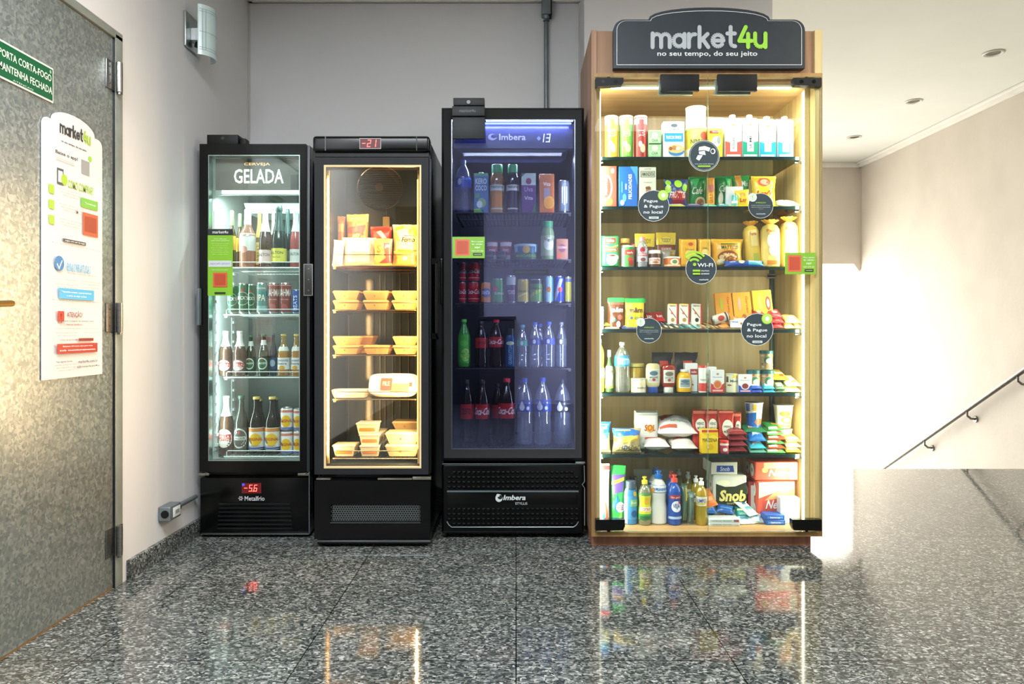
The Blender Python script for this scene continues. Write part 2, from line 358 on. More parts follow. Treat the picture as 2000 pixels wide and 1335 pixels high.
# behind the viewer: unseen doorway and counter, guessed from dark reflections in the glass
m = MB(); m.box(-1.42, -.46, YN, YN+.06, 0, 2.39, C('#0b0c0e', 'm')); m.frame((-1.47, -.41, 0, 2.44), (-1.42, -.46, 0, 2.39), YN+.09, YN, C('#3a3432', 'm')); struct('door_2', m)

# ---------------------------------------------------------------- the galvanised fire door (door_1) in the left wall
def left(fn):
    """things modelled facing -y at the origin are turned to face +x and set on the left wall: (x along wall, y out) """
    return fn
ML = lambda y, z, off=0: Matrix.Translation((XL+off, y, z)) @ Matrix.Rotation(R(90), 4, 'Z')   # local +x runs along +y, local -y faces +x
door = bpy.data.objects.new('door_1', None); COL.objects.link(door); tag(door, kind='structure')
m = MB(); m.box(XL-.05, XL-.002, DY0+.035, DY1-.052, .006, DZ-.02, GALV, bev=.004); fixn(m.build('door_panel', door))
m = MB(); FR = noisy('door_frame_paint', '#8d938c', '#9aa098', 15, .4, .05, 90, metallic=.3)
m.box(XL-.2, XL+.006, DY1-.05, DY1, 0, DZ, FR, bev=.003); m.box(XL-.2, XL+.006, DY0, DY0+.033, 0, DZ, FR, bev=.003); m.box(XL-.2, XL+.006, DY0, DY1, DZ-.018, DZ+.012, FR, bev=.003)
m.box(XL-.03, XL+.0045, DY1-.053, DY1-.0495, 0, DZ-.02, C('#15181a')); fixn(m.build('door_frame', door))
m = MB(); m.box(XL-.06, XL-.003, DY0+.035, DY1-.05, -.001, .006, C('#7b5a30', 'm')); fixn(m.build('threshold', door))
for py in (150, 620, 1056):
    D = 2.69; z = Z(py, D); m = MB()
    m.box(XL-.002, XL+.004, DY1-.105, DY1-.052, z-.052, z+.052, STEEL, bev=.0015); m.box(XL+.006, XL+.011, DY1-.05, DY1-.008, z-.052, z+.052, STEEL, bev=.0015)
    m.lathe([(.0115, z-.054), (.0115, z+.054)], STEEL, 14, (XL+.018, DY1-.047)); m.lathe([(.007, z-.062), (.007, z-.054)], STEEL, 10, (XL+.018, DY1-.047))
    for dz in (-.03, 0, .03): m.lathe([(.0035, z+dz-.0035), (.0035, z+dz+.0035)], C('#2a2b2b'), 8, (XL+.0035, DY1-.085))
    fixn(m.build('hinge', door))
m = MB(); m.tube([(XL-.002, 1.99, Z(596, 2.08)), (XL+.045, 1.99, Z(596, 2.08)), (XL+.045, 2.085, Z(592, 2.08))], .009, C('#b08b4a', 's')); m.lathe([(.024, -.004), (.024, .004)], STEEL, 16); 
fixn(m.build('door_handle', door))
door['label'] = 'galvanised steel fire door with three hinges'

# green sign on the door
root = empty('safety_sign', (0, 0, 0), 'green sign with white capitals screwed to the upper fire door', 'sign')
m = MB(); w_, h_ = .262, .110; S = flat(-.003); GR = '#0e5a34'
m.box(-w_/2, w_/2, -.003, 0, 0, h_, C('#e8ead8', 'g')); art(m, [('r', -.485, .05, .485, .95, GR), ('t', 'PORTA CORTA-FOGO', .01, .68, .20, .90, '#eef0dc'), ('t', 'MANTENHA FECHADA', .01, .33, .20, .93, '#eef0dc'), ('c', .44, .86, .018, .05, '#9cb89c'), ('t', 'ATENCAO', -.05, .09, .05, .35, '#b8ccb8')], w_, h_, S, curved=False)
m.move(ML(2.206, 1.667)); fixn(m.build('sign_plate', root))

# tall white poster
def dome(W, H, a, b, n=14):
    """board outline: square foot, rounded shoulders at height a, raised arch in the middle up to H"""
    r = min((H-a)*.9, W*.08); P = [(-W/2, 0), (W/2, 0), (W/2, a-r)]
    P += [(W/2-r+r*math.cos(t*PI/2/6), a-r+r*math.sin(t*PI/2/6)) for t in range(1, 7)]
    P += [(b*W*math.cos(t*PI/n), a+(H-a)*math.sin(t*PI/n)**.9 if 0 < t < n else a) for t in range(n+1)]
    P += [(-W/2+r+r*math.cos(PI/2+t*PI/2/6), a-r+r*math.sin(PI/2+t*PI/2/6)) for t in range(0, 6)]+[(-W/2, a-r)]
    return P
PW, PH = .332, .868
root = empty('instruction_poster', (0, 0, 0), 'tall white arched instruction poster stuck on the fire door', 'poster')
m = MB(); m.prism(dome(PW, PH, .825, .36), -.003, 0, C('#e9e4e0', 'g')); S = flat(-.003)
K = '#3b3b3b'; LG = '#a8c83c'; strokes(m, 'market4u', S, -.075, .795, .026, .165, {None: C(K), '4': C(LG), 'u': C(LG)}, .0008)
def lines(u, v, n, wd, dv=.011, c='#8a8886'): return [('t', ['Encontre o produto que deseja', 'leia o codigo de barras dele', 'confirme o seu pagamento'][i % 3], u, v-dv*i, .006, wd*(1-.12*(i % 3)), c, 0, 0, 0) for i in range(n)]
A = [('t', 'no seu tempo, do seu jeito', 0, .877, .012, .42, K), ('t', 'Baixe o app!', -.12, .826, .018, .36, K), ('r', -.29, .795, .0, .808, '#c9c9c6'), ('r', .12, .775, .26, .835, '#9b9b9a'), ('c', .27, .85, .03, .012, '#9ad036'),
     ('r', -.28, .70, -.18, .765, '#55585a'), ('r', -.265, .71, -.195, .755, '#e8efe2'), ('c', -.17, .725, .05, .022, LG), ('t', 'COMO COMPRAR?', .11, .715, .034, .44, '#9cc23a'),
     ('r', -.41, .655, -.33, .69, LG), ('r', -.41, .595, -.33, .63, LG), ('r', -.41, .535, -.33, .57, LG), ('p', [(.03, .60), (.03, .615), (.06, .607)], K), ('r', .10, .635, .40, .675, '#7dbb45'), ('t', 'Mire a camera aqui', .26, .655, .009, .2, '#fff'),
     ('r', .13, .52, .40, .615, '#c8603c'), ('r', .16, .535, .37, .60, '#a4452c'), ('r', -.2, .475, .18, .488, '#4a4a4a'), ('t', 'pague sem sair do lugar', 0, .481, .007, .33, '#fff'),
     ('c', -.26, .385, .075, .03, '#3f7fb8'), ('p', [(-.295, .385), (-.265, .37), (-.22, .40), (-.215, .395), (-.265, .36), (-.30, .38)], '#fff'), ('t', 'BOAS PRATICAS', .06, .375, .034, .40, '#62b1dc'),
     ('r', -.27, .245, .32, .288, '#56b2de'), ('t', 'Mantenha sempre a porta fechada', .02, .273, .008, .5, '#fff'), ('t', 'e avise se algo acabar', .02, .258, .008, .34, '#fff'),
     ('r', -.29, .155, -.19, .195, '#c63a2c'), ('p', [(-.26, .157), (-.22, .157), (-.24, .145)], '#c63a2c'), ('t', '!', -.24, .175, .024, .016, '#5a1410'), ('t', 'ATENÇÃO!', -.02, .182, .03, .26, '#8c2a20'), ('t', 'Pegue e pague na mesma visita', .04, .156, .009, .54, '#777'), ('t', 'mesmos beneficios', -.03, .142, .008, .26, '#a8403a'),
     ('r', .04, .073, .30, .085, '#8e3a30'), ('t', 'o furto de um produto', -.12, .079, .008, .28, '#777'), ('r', -.31, .025, .37, .064, '#b83a2e'), ('t', 'Estamos 24 horas aqui para voce', .03, .053, .007, .5, '#fff'), ('t', 'sob monitoramento', .03, .038, .007, .6, '#fff'),
     ('t', 'Tem alguma duvida,', -.2, -.008, .008, .26, K), ('t', 'market4u.com.br', .2, -.012, .013, .34, '#5a5a5a'), ('t', '@market4u', .2, -.034, .01, .4, '#5a5a5a')]
A += lines(-.10, .682, 3, .36)+lines(-.08, .622, 3, .40)+lines(-.10, .562, 3, .36)+lines(0, .462, 1, .8)+lines(.09, .349, 1, .5)+lines(-.18, .322, 1, .32)+lines(.24, .322, 2, .32)+lines(-.17, .302, 2, .36)+lines(.24, .297, 1, .3)+lines(0, .238, 1, .8)+lines(-.16, .125, 1, .4)+lines(.24, .125, 1, .26)+lines(-.18, .108, 2, .34)+lines(.25, .108, 1, .28)+lines(-.2, -.02, 3, .34)
A = [tuple(list(a[:2])+([a[2]*.93+.07] if a[0] != 'p' and a[0] != 'r' else [a[2]])+list(a[3:])) if 0 else a for a in A]
S2 = lambda u, v, e: S(u, v*.93+.06, e)
art(m, A, PW, PH, S2, .0006, curved=False); m.move(ML(2.447, .790)); fixn(m.build('poster_sheet', root))

# wall sconce with curved frosted glass
D = 3.33; root = empty('wall_sconce', (XL, D, 2.282), 'white wall lamp with curved frosted glass high on the left wall', 'lamp')
m = MB(); m.box(0, .012, -.075, .055, -.075, .08, C('#c7cdcc', 's'), bev=.003); fixn(m.build('wall_plate', root))
m = MB(); m.box(.012, .07, -.03, .02, -.035, .02, C('#e4e9ea', 'g'), bev=.004); m.lathe([(.018, -.055), (.012, -.035)], BLKM, 12, (.035, 0)); fixn(m.build('bracket', root))
m = MB(); n = 12; ra = .072; FG = thin('#e6f4f2', 2.5, 'frosted_glass', .72, '#dbeeee', .3)
pts = [(.070+ra*math.cos(R(-68+136*i/n))-ra*.42, .068*math.sin(R(-68+136*i/n))/math.sin(R(68))) for i in range(n+1)]
V = []; F = []
for off in (0, -.006):
    for z in (-.112, .112):
        for x, y in pts: V.append((x+off, y, z))
k = n+1
for i in range(n): F += [(i, i+1, k+i+1, k+i), (2*k+i, 3*k+i, 3*k+i+1, 2*k+i+1), (i, 2*k+i, 2*k+i+1, i+1), (k+i, k+i+1, 3*k+i+1, 3*k+i)]
F += [(0, k, 3*k, 2*k), (n, 2*k+n, 3*k+n, k+n)]; m.add(V, F, FG)
LN = C('#8fa5a4', 'm')
for z in (-.09, -.08, -.01, .08, .09):
    for i in range(n): (x0, y0), (x1, y1) = pts[i], pts[i+1]; m.add([(x0+.001, y0, z), (x1+.001, y1, z), (x1+.001, y1, z+.0022), (x0+.001, y0, z+.0022)], [(0, 1, 2, 3)], LN)
for i in (1, 2, n-2, n-1): x, y = pts[i]; m.box(x, x+.0012, y-.001, y+.001, -.09, .09, LN)
fixn(m.build('glass_shade', root))

# socket box with conduit on the left wall, low
root = empty('socket_box', (XL, 0, 0), 'small grey surface socket box with conduit low on the left wall', 'socket')
z = .187; m = MB(); m.box(.001, .05, 3.025, 3.125, z-.03, z+.03, ALU, bev=.006, seg=3); m.tube([(.03, 3.024, z), (.03, 3.02, z)], .016, BLKM, 14); fixn(m.build('box_body', root))
m = MB(); m.box(.05, .054, 3.05, 3.112, z-.02, z+.02, C('#d8dcd8'), bev=.002); m.box(.054, .055, 3.065, 3.1, z-.008, z+.008, C('#8a9090')); fixn(m.build('socket_plate', root))
m = MB(); m.tube([(.028, 3.125, z), (.028, 3.145, z)], .015, BLKM, 14); m.tube([(.016, 3.13, z), (.016, 3.348, z)], .010, ALU, 12); fixn(m.build('conduit', root))

# junction box and conduit on the back wall
root = empty('conduit_pipe', (0, 0, 0), 'grey metal conduit with junction box running down the back wall', 'pipe')
x = X(1067, 4.02); m = MB(); m.tube([(x, 4.028, 1.2), (x, 4.028, Z(42, 4.02))], .0125, ALU, 14); fixn(m.build('pipe', root))
m = MB(); m.box(x-.026, x+.024, 3.985, YB-.001, Z(32, 4.02), Z(-4, 4.02), ALU, bev=.006, seg=3); m.box(x+.012, x+.03, 3.99, YB-.001, Z(34, 4.02), Z(2, 4.02), BLKM, bev=.005)
m.lathe([(.018, Z(42, 4.02)), (.014, Z(38, 4.02)), (.02, Z(32, 4.02))], ALU, 14, (x, 4.015)); m.tube([(x, 4.02, Z(-2, 4.02)), (x, 4.02, CE)], .012, ALU, 12); fixn(m.build('junction_box', root))

# downlights
for i, (D, lb) in enumerate(((4.925, 'unlit round ceiling downlight nearest the viewer over the stairs'), (5.966, 'unlit round ceiling downlight, middle of the row of three'), (7.08, 'unlit round ceiling downlight deepest over the stairs'))):
    root = empty('recessed_downlight', (3.20+.03*i, D, CE), lb, 'downlight', 'recessed downlights over the stairs')
    m = MB(); m.lathe([(.066, -.001), (.066, -.006), (.058, -.010), (.044, -.004), (.044, -.0015)], C('#c9c7ba'), 28, caps=False); fixn(m.build('trim_ring', root))
    m = MB(); m.lathe([(.044, -.0012), (.04, -.004), (.02, -.0025)], C('#4a4a3c', 'g'), 24); fixn(m.build('bulb', root))

# ceiling fluorescent fitting (gives the long glare on the cabinet glass)
root = empty('ceiling_light', (1.6, -.21, CE), 'long white fluorescent ceiling fitting behind the viewer', 'light')
m = MB(); m.box(-.92, .92, -.22, .22, -.03, -.0005, WHITE, bev=.005); fixn(m.build('light_housing', root))
m = MB(); m.box(-.89, .89, -.19, .19, -.04, -.03, C('#f4fbff', 'e2.8')); fixn(m.build('diffuser', root))
root = empty('unseen_counter', (0, 0, 0), 'unseen dark counter behind the viewer, guessed from glass reflections', 'counter')  # added unseen counter, darkens the reflections in the fridge glass
m = MB(); m.box(-.44, -.02, YN+.02, YN+.5, 0, 1.06, C('#1a1512', 'm'), bev=.01); fixn(m.build('counter_body', root)); m = MB(); m.box(-.45, .0, YN+.01, YN+.53, 1.06, 1.1, C('#2a2320', 'g'), bev=.006); fixn(m.build('counter_top', root))

# handrail on the right wall
root = empty('handrail', (0, 0, 0), 'round steel handrail rising along the right stair wall', 'handrail')
xr = XR-.075; p = lambda px, py: (xr, FOC*xr/(px-CX0), Z(py, FOC*xr/(px-CX0)))
a = Vector(p(1728, 912)); b = Vector(p(2000, 722)); d = (b-a).normalized(); a2 = a-d*1.0; b2 = b+d*1.5
m = MB(); m.tube([a2, b2], .019, RAIL, 16); fixn(m.build('rail_tube', root))
for px in (1806, 1889, 1988):
    D = FOC*xr/(px-CX0); t = (D-a.y)/(b.y-a.y); c = a+(b-a)*t; m = MB()
    m.tube([c+Vector((0, 0, -.018)), c+Vector((0, 0, -.05)), c+Vector((.03, 0, -.075)), c+Vector((.068, 0, -.08))], .009, RAIL, 10)
    m.tube([c+Vector((.062, 0, -.08)), c+Vector((.074, 0, -.08))], .028, RAIL, 18); fixn(m.build('rail_bracket', root))

# ================================================================ product cabinet of oak laminate
YC = 3.18
def cab():
    root = empty('display_cabinet', (0, 0, 0), 'tall oak cabinet with lit shelves, glass doors and arched dark sign', 'cabinet')
    x0, x1 = X(1155, YC), X(1606, YC); xi0, xi1 = x0+.022, x1-.032; z0, z1 = Z(1047, YC), 2.243; yb = 3.72
    zi0, zi1 = Z(1037, YC), Z(151, YC)
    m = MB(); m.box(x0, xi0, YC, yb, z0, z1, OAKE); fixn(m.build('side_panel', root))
    m = MB(); m.box(xi1, x1, YC, yb, z0, z1, OAK); fixn(m.build('side_panel', root))
    m = MB(); m.box(xi0, xi1, yb-.02, yb, z0, z1, OAK); fixn(m.build('back_panel', root))
    m = MB(); m.box(xi0, xi1, YC, yb-.02, z0, zi0, OAKX); fixn(m.build('bottom_board', root))
    m = MB(); m.box(xi0, xi1, YC, yb-.02, zi1, Z(143, YC), OAKX); m.box(xi0, xi1, YC+.03, yb-.02, 2.02, zi1-.0005, OAKX); fixn(m.build('top_board', root))
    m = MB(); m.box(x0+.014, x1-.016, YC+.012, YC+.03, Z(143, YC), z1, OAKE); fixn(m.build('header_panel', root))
    m = MB(); m.box(xi0-.016, xi1-.0, YC+.045, yb-.02, 0, z0, OAKP); fixn(m.build('plinth', root))
    m = MB(); ye = YC-.002; EB = wood('oak_edge_band', '#8e6a3c', '#a5804c', '#b48d58')
    m.frame((x0, x1, z0, Z(143, YC)), (x0+.012, x1-.012, z0+.016, Z(151, YC)), ye, YC, EB); fixn(m.build('edge_band', root))
    # LED strips: along both front uprights and under the top
    WL = C('#fffbe6', 'e9'); zl0, zl1 = zi0+.02, zi1-.03
    for xx, s in ((xi0+.012, 1), (xi1-.012, -1)):
        m = MB(); m.box(xx-.01, xx+.01, YC+.055, YC+.085, zl0, zl1, C('#d8c58a', 'm'))
        m.box(xx+s*.010, xx+s*.013, YC+.06, YC+.08, zl0+.01, zl1-.01, WL); fixn(m.build('led_strip', root))
        area('cabinet_led_lamp', (xx+s*.02, YC+.075, (zl0+zl1)/2), (0, R(-90*s-0), R(s*52)), zl1-zl0-.05, .015, 9, (1, .95, .72) if s > 0 else (1, .94, .70), root)
    m = MB(); m.box(xi0+.06, xi1-.08, YC+.035, YC+.06, zi1-.030, zi1-.016, C('#d9cfa0', 'm')); m.box(xi0+.07, xi1-.09, YC+.038, YC+.057, zi1-.033, zi1-.030, WL); fixn(m.build('led_strip', root))
    area('cabinet_led_lamp', ((xi0+xi1)/2, YC+.06, zi1-.05), (R(20), 0, 0), xi1-xi0-.2, .02, 4, (1, .95, .76), root)
    # glass shelves on small steel pegs
    for py in (304, 401, 520, 643, 768, 888):
        z = Z(py, YC+.075); xs0, xs1 = xi0+.026, xi1-.026; m = MB()
        V = [(x, y, zz) for zz in (z-.0145, z) for y in (YC+.095, yb-.022) for x in (xs0, xs1)]
        m.add(V, [(0, 2, 3, 1), (4, 5, 7, 6)], SHELFG); m.add(V, [(0, 1, 5, 4), (2, 6, 7, 3), (0, 4, 6, 2), (1, 3, 7, 5)], SHEDGE); m.build('glass_shelf', root, smooth=False)
        for x in (xs0+.004, xs1-.004):
            for y in (YC+.12, yb-.06): m = MB(); m.tube([(x-.029 if x < .8 else x+.029, y, z-.0207), (x+.012 if x < .8 else x-.012, y, z-.0207)], .006, STEEL, 10); fixn(m.build('shelf_peg', root))
    # white rail column at the back corner
    m = MB(); xc = xi1-.017; m.box(xc-.003, xc+.015, yb-.045, yb-.021, zi0, 1.22, C('#1d3a30'), bev=.003)
    fixn(m.build('cable_duct', root))
    # two glass doors
    xm = X(1381, YC); yg = YC-.010
    for sgn, (a, b) in ((0, (x0+.013, xm-.0015)), (1, (xm+.0015, x1-.013))):
        d = bpy.data.objects.new('glass_door', None); COL.objects.link(d); d.parent = root
        m = MB(); V = [(x, y, z) for z in (zi0+.004, zi1-.004) for y in (yg-.008, yg) for x in (a, b)]
        m.add(V, [(0, 1, 5, 4), (2, 6, 7, 3)], PANE); m.add(V, [(0, 2, 3, 1), (4, 5, 7, 6), (0, 4, 6, 2), (1, 3, 7, 5)], thin('#9fd6bd', 2.5, 'glass_edge', .35, '#a9dcc4')); m.build('pane', d, smooth=False)
        c = (a, b)[sgn]; s = -1 if sgn else 1
        for top in (1, 0):
            m = MB(); zc = (zi1-.028) if top else (zi0+.034); L = .122 if top else .128; hh = .016 if top else .024
            pr = [(c+s*.002, zc-hh*(1.3 if top else 1)), (c+s*L*.94, zc-hh*.9), (c+s*L, zc-hh*.2), (c+s*L, zc+hh), (c+s*.002, zc+hh)]
            if s < 0: pr = pr[::-1]
            m.prism(pr, yg-.02, yg+.014, BLK if not top else CHAR)
            if top:
                for q in (.035, .088): m.tube([(c+s*q, yg-.021, zc), (c+s*q, yg-.017, zc)], .008, BLK, 14)
            m.tube([(c+s*.06, yg-.004, zc+(hh if top else -hh)), (c+s*.06, yg-.004, zc+(.024 if top else -.032))], .007, BLKM, 8); fixn(m.build('patch_fitting', d))
        xx = (X(1287, YC), X(1362, YC)) if not sgn else (X(1397, YC), X(1474, YC))
        m = MB(); m.box(xx[0], xx[1], yg-.028, yg-.009, Z(183, YC), Z(150, YC), CHAR, bev=.004); m.box(xx[0]-.004, xx[1]-.02, yg+.001, yg+.02, Z(186, YC), Z(157, YC), C('#7d8a80', 'g'), bev=.003); fixn(m.build('door_lock', d))
        st = [(1275, 403, 30.5, 'peg'), (1266, 645, 24.5, 'ate'), (1367, 525, 30, 'wifi'), (1373, 306, 30.5, 'cam')] if not sgn else [(1483, 403, 24.5, 'ate'), (1476, 643, 31.5, 'peg')]
        for px, py, rp, kd in st:
            r = rp/FOC*YC; o = MB(); SS = lambda u, v, e, px=px, py=py: (X(px, YC)+u, yg-.0085-e, Z(py, YC)+v)
            G = '#37444a'; L1 = '#9aca3c'; Wt = '#e8efef'
            A = [('c', 0, 0, .5, .5, Wt), ('c', 0, 0, .487, .487, G), ('c', 0, 0, .462, .462, '#c9d2d0' if kd in ('cam',) else G), ('c', 0, 0, .452, .452, G)]
            if kd == 'peg': A += [('t', 'Pegue', -.09, .14, .12, .44, Wt), ('t', '& Pague', 0, -.03, .12, .62, Wt), ('t', 'no local', -.02, -.2, .10, .6, Wt), ('r', -.15, -.42, .16, -.345, '#c8d2d0'), ('t', 'market4u', 0, -.382, .035, .2, G), ('c', .30, .33, .17, .17, L1), ('c', .30, .33, .145, .145, '#b4dc6a'), ('c', .31, .33, .06, .07, Wt), ('r', .25, .29, .28, .37, Wt)]
            if kd == 'ate': A += [('t', 'ATENÇÃO', 0, .12, .075, .40, L1), ('t', 'Produto monitorado por cameras', 0, .01, .035, .74, '#cdd6d4'), ('t', 'favor nao deixar a porta aberta', 0, -.06, .035, .74, '#cdd6d4'), ('t', 'obrigado', 0, -.13, .03, .2, '#9aa6a6'), ('t', 'market4u', 0, -.32, .045, .36, Wt), ('c', -.33, .33, .17, .17, Wt), ('c', -.33, .33, .15, .15, '#cfe3d2'), ('t', '!', -.33, .33, .2, .04, L1)]
            if kd == 'wifi':
                for q, rr in enumerate((.15, .27, .38)):
                    pa = [(-.22+rr*math.cos(R(t)), .12+rr*math.sin(R(t))) for t in range(40, 141, 10)]; pb = [(-.22+(rr+.07)*math.cos(R(t)), .12+(rr+.07)*math.sin(R(t))) for t in range(140, 39, -10)]
                    for k in range(10): A.append(('p', [pa[k], pb[10-k], pb[9-k], pa[k+1]], L1))
                A += [('c', -.22, .13, .055, .055, L1), ('t', 'WI-FI', .12, .11, .12, .5, Wt), ('r', -.28, -.10, -.04, -.04, L1), ('r', -.28, -.2, -.04, -.14, L1), ('t', 'market', .12, -.07, .05, .26, '#cdd6d4'), ('t', 'acesso', .12, -.17, .05, .26, '#cdd6d4'), ('t', 'market4u', .08, -.36, .05, .3, Wt)]
            if kd == 'cam': A += [('p', [(-.16, .28), (.02, .31), (.2, .25), (.16, .13), (-.0, .18), (-.18, .16)], Wt), ('p', [(-.17, .13), (.02, .16), (.05, .02), (-.16, .05)], Wt), ('p', [(-.2, .02), (-.04, .02), (-.1, -.08), (-.16, -.16), (-.26, -.1)], Wt), ('c', .28, .14, .08, .09, Wt), ('c', .27, .14, .05, .06, G), ('t', 'voce esta sendo filmado', 0, -.26, .03, .6, '#cdd6d4'), ('r', -.2, -.36, .2, -.31, L1)]
            W = 2*r; art(o, A, W, W, SS, .0002, curved=False); o.build('sticker', d, smooth=False)
        if sgn:
            o = MB(); w_ = (1590-1530)/FOC*YC; h_ = 42/FOC*YC; SS = lambda u, v, e: (X(1560, YC)+u, yg-.0085-e, Z(536, YC)+v)
            art(o, qr_art(), w_, h_, SS, .0002, curved=False); o.build('sticker', d, smooth=False)
    # arched sign board on the header
    sg = bpy.data.objects.new('sign_board', None); COL.objects.link(sg); sg.parent = root
    DG = noisy('dark_slate_board', '#262e37', '#2a323b', 12, .45, .05, 120); yS = YC-.004
    W = X(1569, yS)-X(1197, yS); H = Z(18, yS)-Z(136, yS); xc = (X(1569, yS)+X(1197, yS))/2; zb_ = Z(136, yS)
    def outline(W, H, sh, b, ins=0):
        P = dome(W-2*ins, H-2*ins, sh-ins*1.4, b); return [(x+xc, z+zb_+ins) for x, z in P]
    P = outline(W, H, H*.80, .318); m = MB(); m.prism(P, yS-.018, yS+.014, DG); fixn(m.build('board', sg))
    A1 = outline(W, H, H*.80, .318, .0135); A2 = outline(W, H, H*.80, .318, .0158); n = len(A1); m = MB()
    V = [(x, yS-.0188, z) for x, z in A1]+[(x, yS-.0188, z) for x, z in A2]; m.add(V, [(i, (i+1) % n, (i+1) % n+n, i+n) for i in range(n)], C('#e6ecee')); m.build('border_line', sg)
    m = MB(); SS = lambda u, v, e: (xc+u, yS-.019-e, zb_+v); q = YC/FOC
    strokes(m, 'market4u', SS, X(1273, yS)-xc, Z(95.5, yS)-zb_, 26*q/.97, (1494-1273)*q, {None: C('#b4bbc0'), '4': C('#9fdc4a'), 'u': C('#9fdc4a')}, .0004, .145)
    art(m, [('t', 'no seu tempo, do seu jeito', -.01, (Z(109, yS)-zb_)/H, .105, .522, '#e6eaec', 0, 0, .015)], W, H, SS, .0004, curved=False); m.build('lettering', sg, smooth=False)
    return root
def qr_art(v=False):
    G = '#7fb238'
    return [('r', -.5, .0, .5, 1, G), ('r', -.41, .12, .03, .88, '#d4664a'), ('r', -.36, .2, -.02, .80, '#b9503a'), ('t', 'Mire a camera', .27, .78, .07, .36, '#e8f2d8'), ('t', 'do celular', .27, .66, .07, .34, '#e8f2d8'), ('t', 'aqui', .27, .50, .12, .16, '#f2f8ea'), ('t', 'pague pelo app', .27, .34, .07, .36, '#e8f2d8'), ('r', .14, .12, .42, .24, '#25301c'), ('t', 'market4u', .28, .18, .05, .22, '#cfe0b8')]
cab()

# ================================================================ refrigerators
def fridge_shell(root, x0, x1, yf, yb, z0, z1, out, inn, t=.045, zin=None, back=None):
    zi0, zi1 = zin
    m = MB(); m.box(x0, x0+t-.006, yf, yb, z0, z1, out, bev=.006); m.box(x1-t+.006, x1, yf, yb, z0, z1, out, bev=.006)
    m.box(x0+.01, x1-.01, yb-.02, yb, z0, z1, out); m.box(x0+.005, x1-.005, yf+.004, yb-.01, zi1+.006, z1-.001, out); m.box(x0+.005, x1-.005, yf+.004, yb-.01, z0+.001, zi0-.006, out)
    fixn(m.build('cabinet_body', root))
    m = MB(); a, b = x0+t, x1-t; y1 = yb-.05; th = .0055
    m.box(a-th, a, yf+.003, y1, zi0, zi1, inn); m.box(b, b+th, yf+.003, y1, zi0, zi1, inn); m.box(a, b, y1, y1+th, zi0, zi1, back or inn)
    m.box(a, b, yf+.003, y1, zi0-th, zi0, inn); m.box(a, b, yf+.003, y1, zi1, zi1+th, inn); fixn(m.build('inner_liner', root))
def wire_shelf(root, x0, x1, yf, yb, z, mat, n=26, rail=.022, r=.0022):
    m = MB(); m.tube([(x0, yf, z-.004), (x1, yf, z-.004)], .0032, mat, 6); m.tube([(x0, yb, z-.004), (x1, yb, z-.004)], .003, mat, 6); m.tube([(x0, (yf+yb)/2, z-.006), (x1, (yf+yb)/2, z-.006)], .003, mat, 6)
    for i in range(n): x = x0+(x1-x0)*(i+.5)/n; m.box(x-r*.6, x+r*.6, yf, yb, z-.0035, z-.0015, mat)
    if rail: m.tube([(x0+.012, yf+.004, z-.004), (x0+.012, yf+.004, z+rail-.005), (x0+.017, yf+.004, z+rail), (x1-.017, yf+.004, z+rail), (x1-.012, yf+.004, z+rail-.005), (x1-.012, yf+.004, z-.004)], .0022, mat, 6)
    for x in (x0+.006, x1-.006): m.box(x-.006, x+.006, yf+.01, yb-.01, z-.016, z-.006, mat)
    fixn(m.build('wire_shelf', root))
def dr(root, name='door'):
    d = bpy.data.objects.new(name, None); COL.objects.link(d); d.parent = root; return d

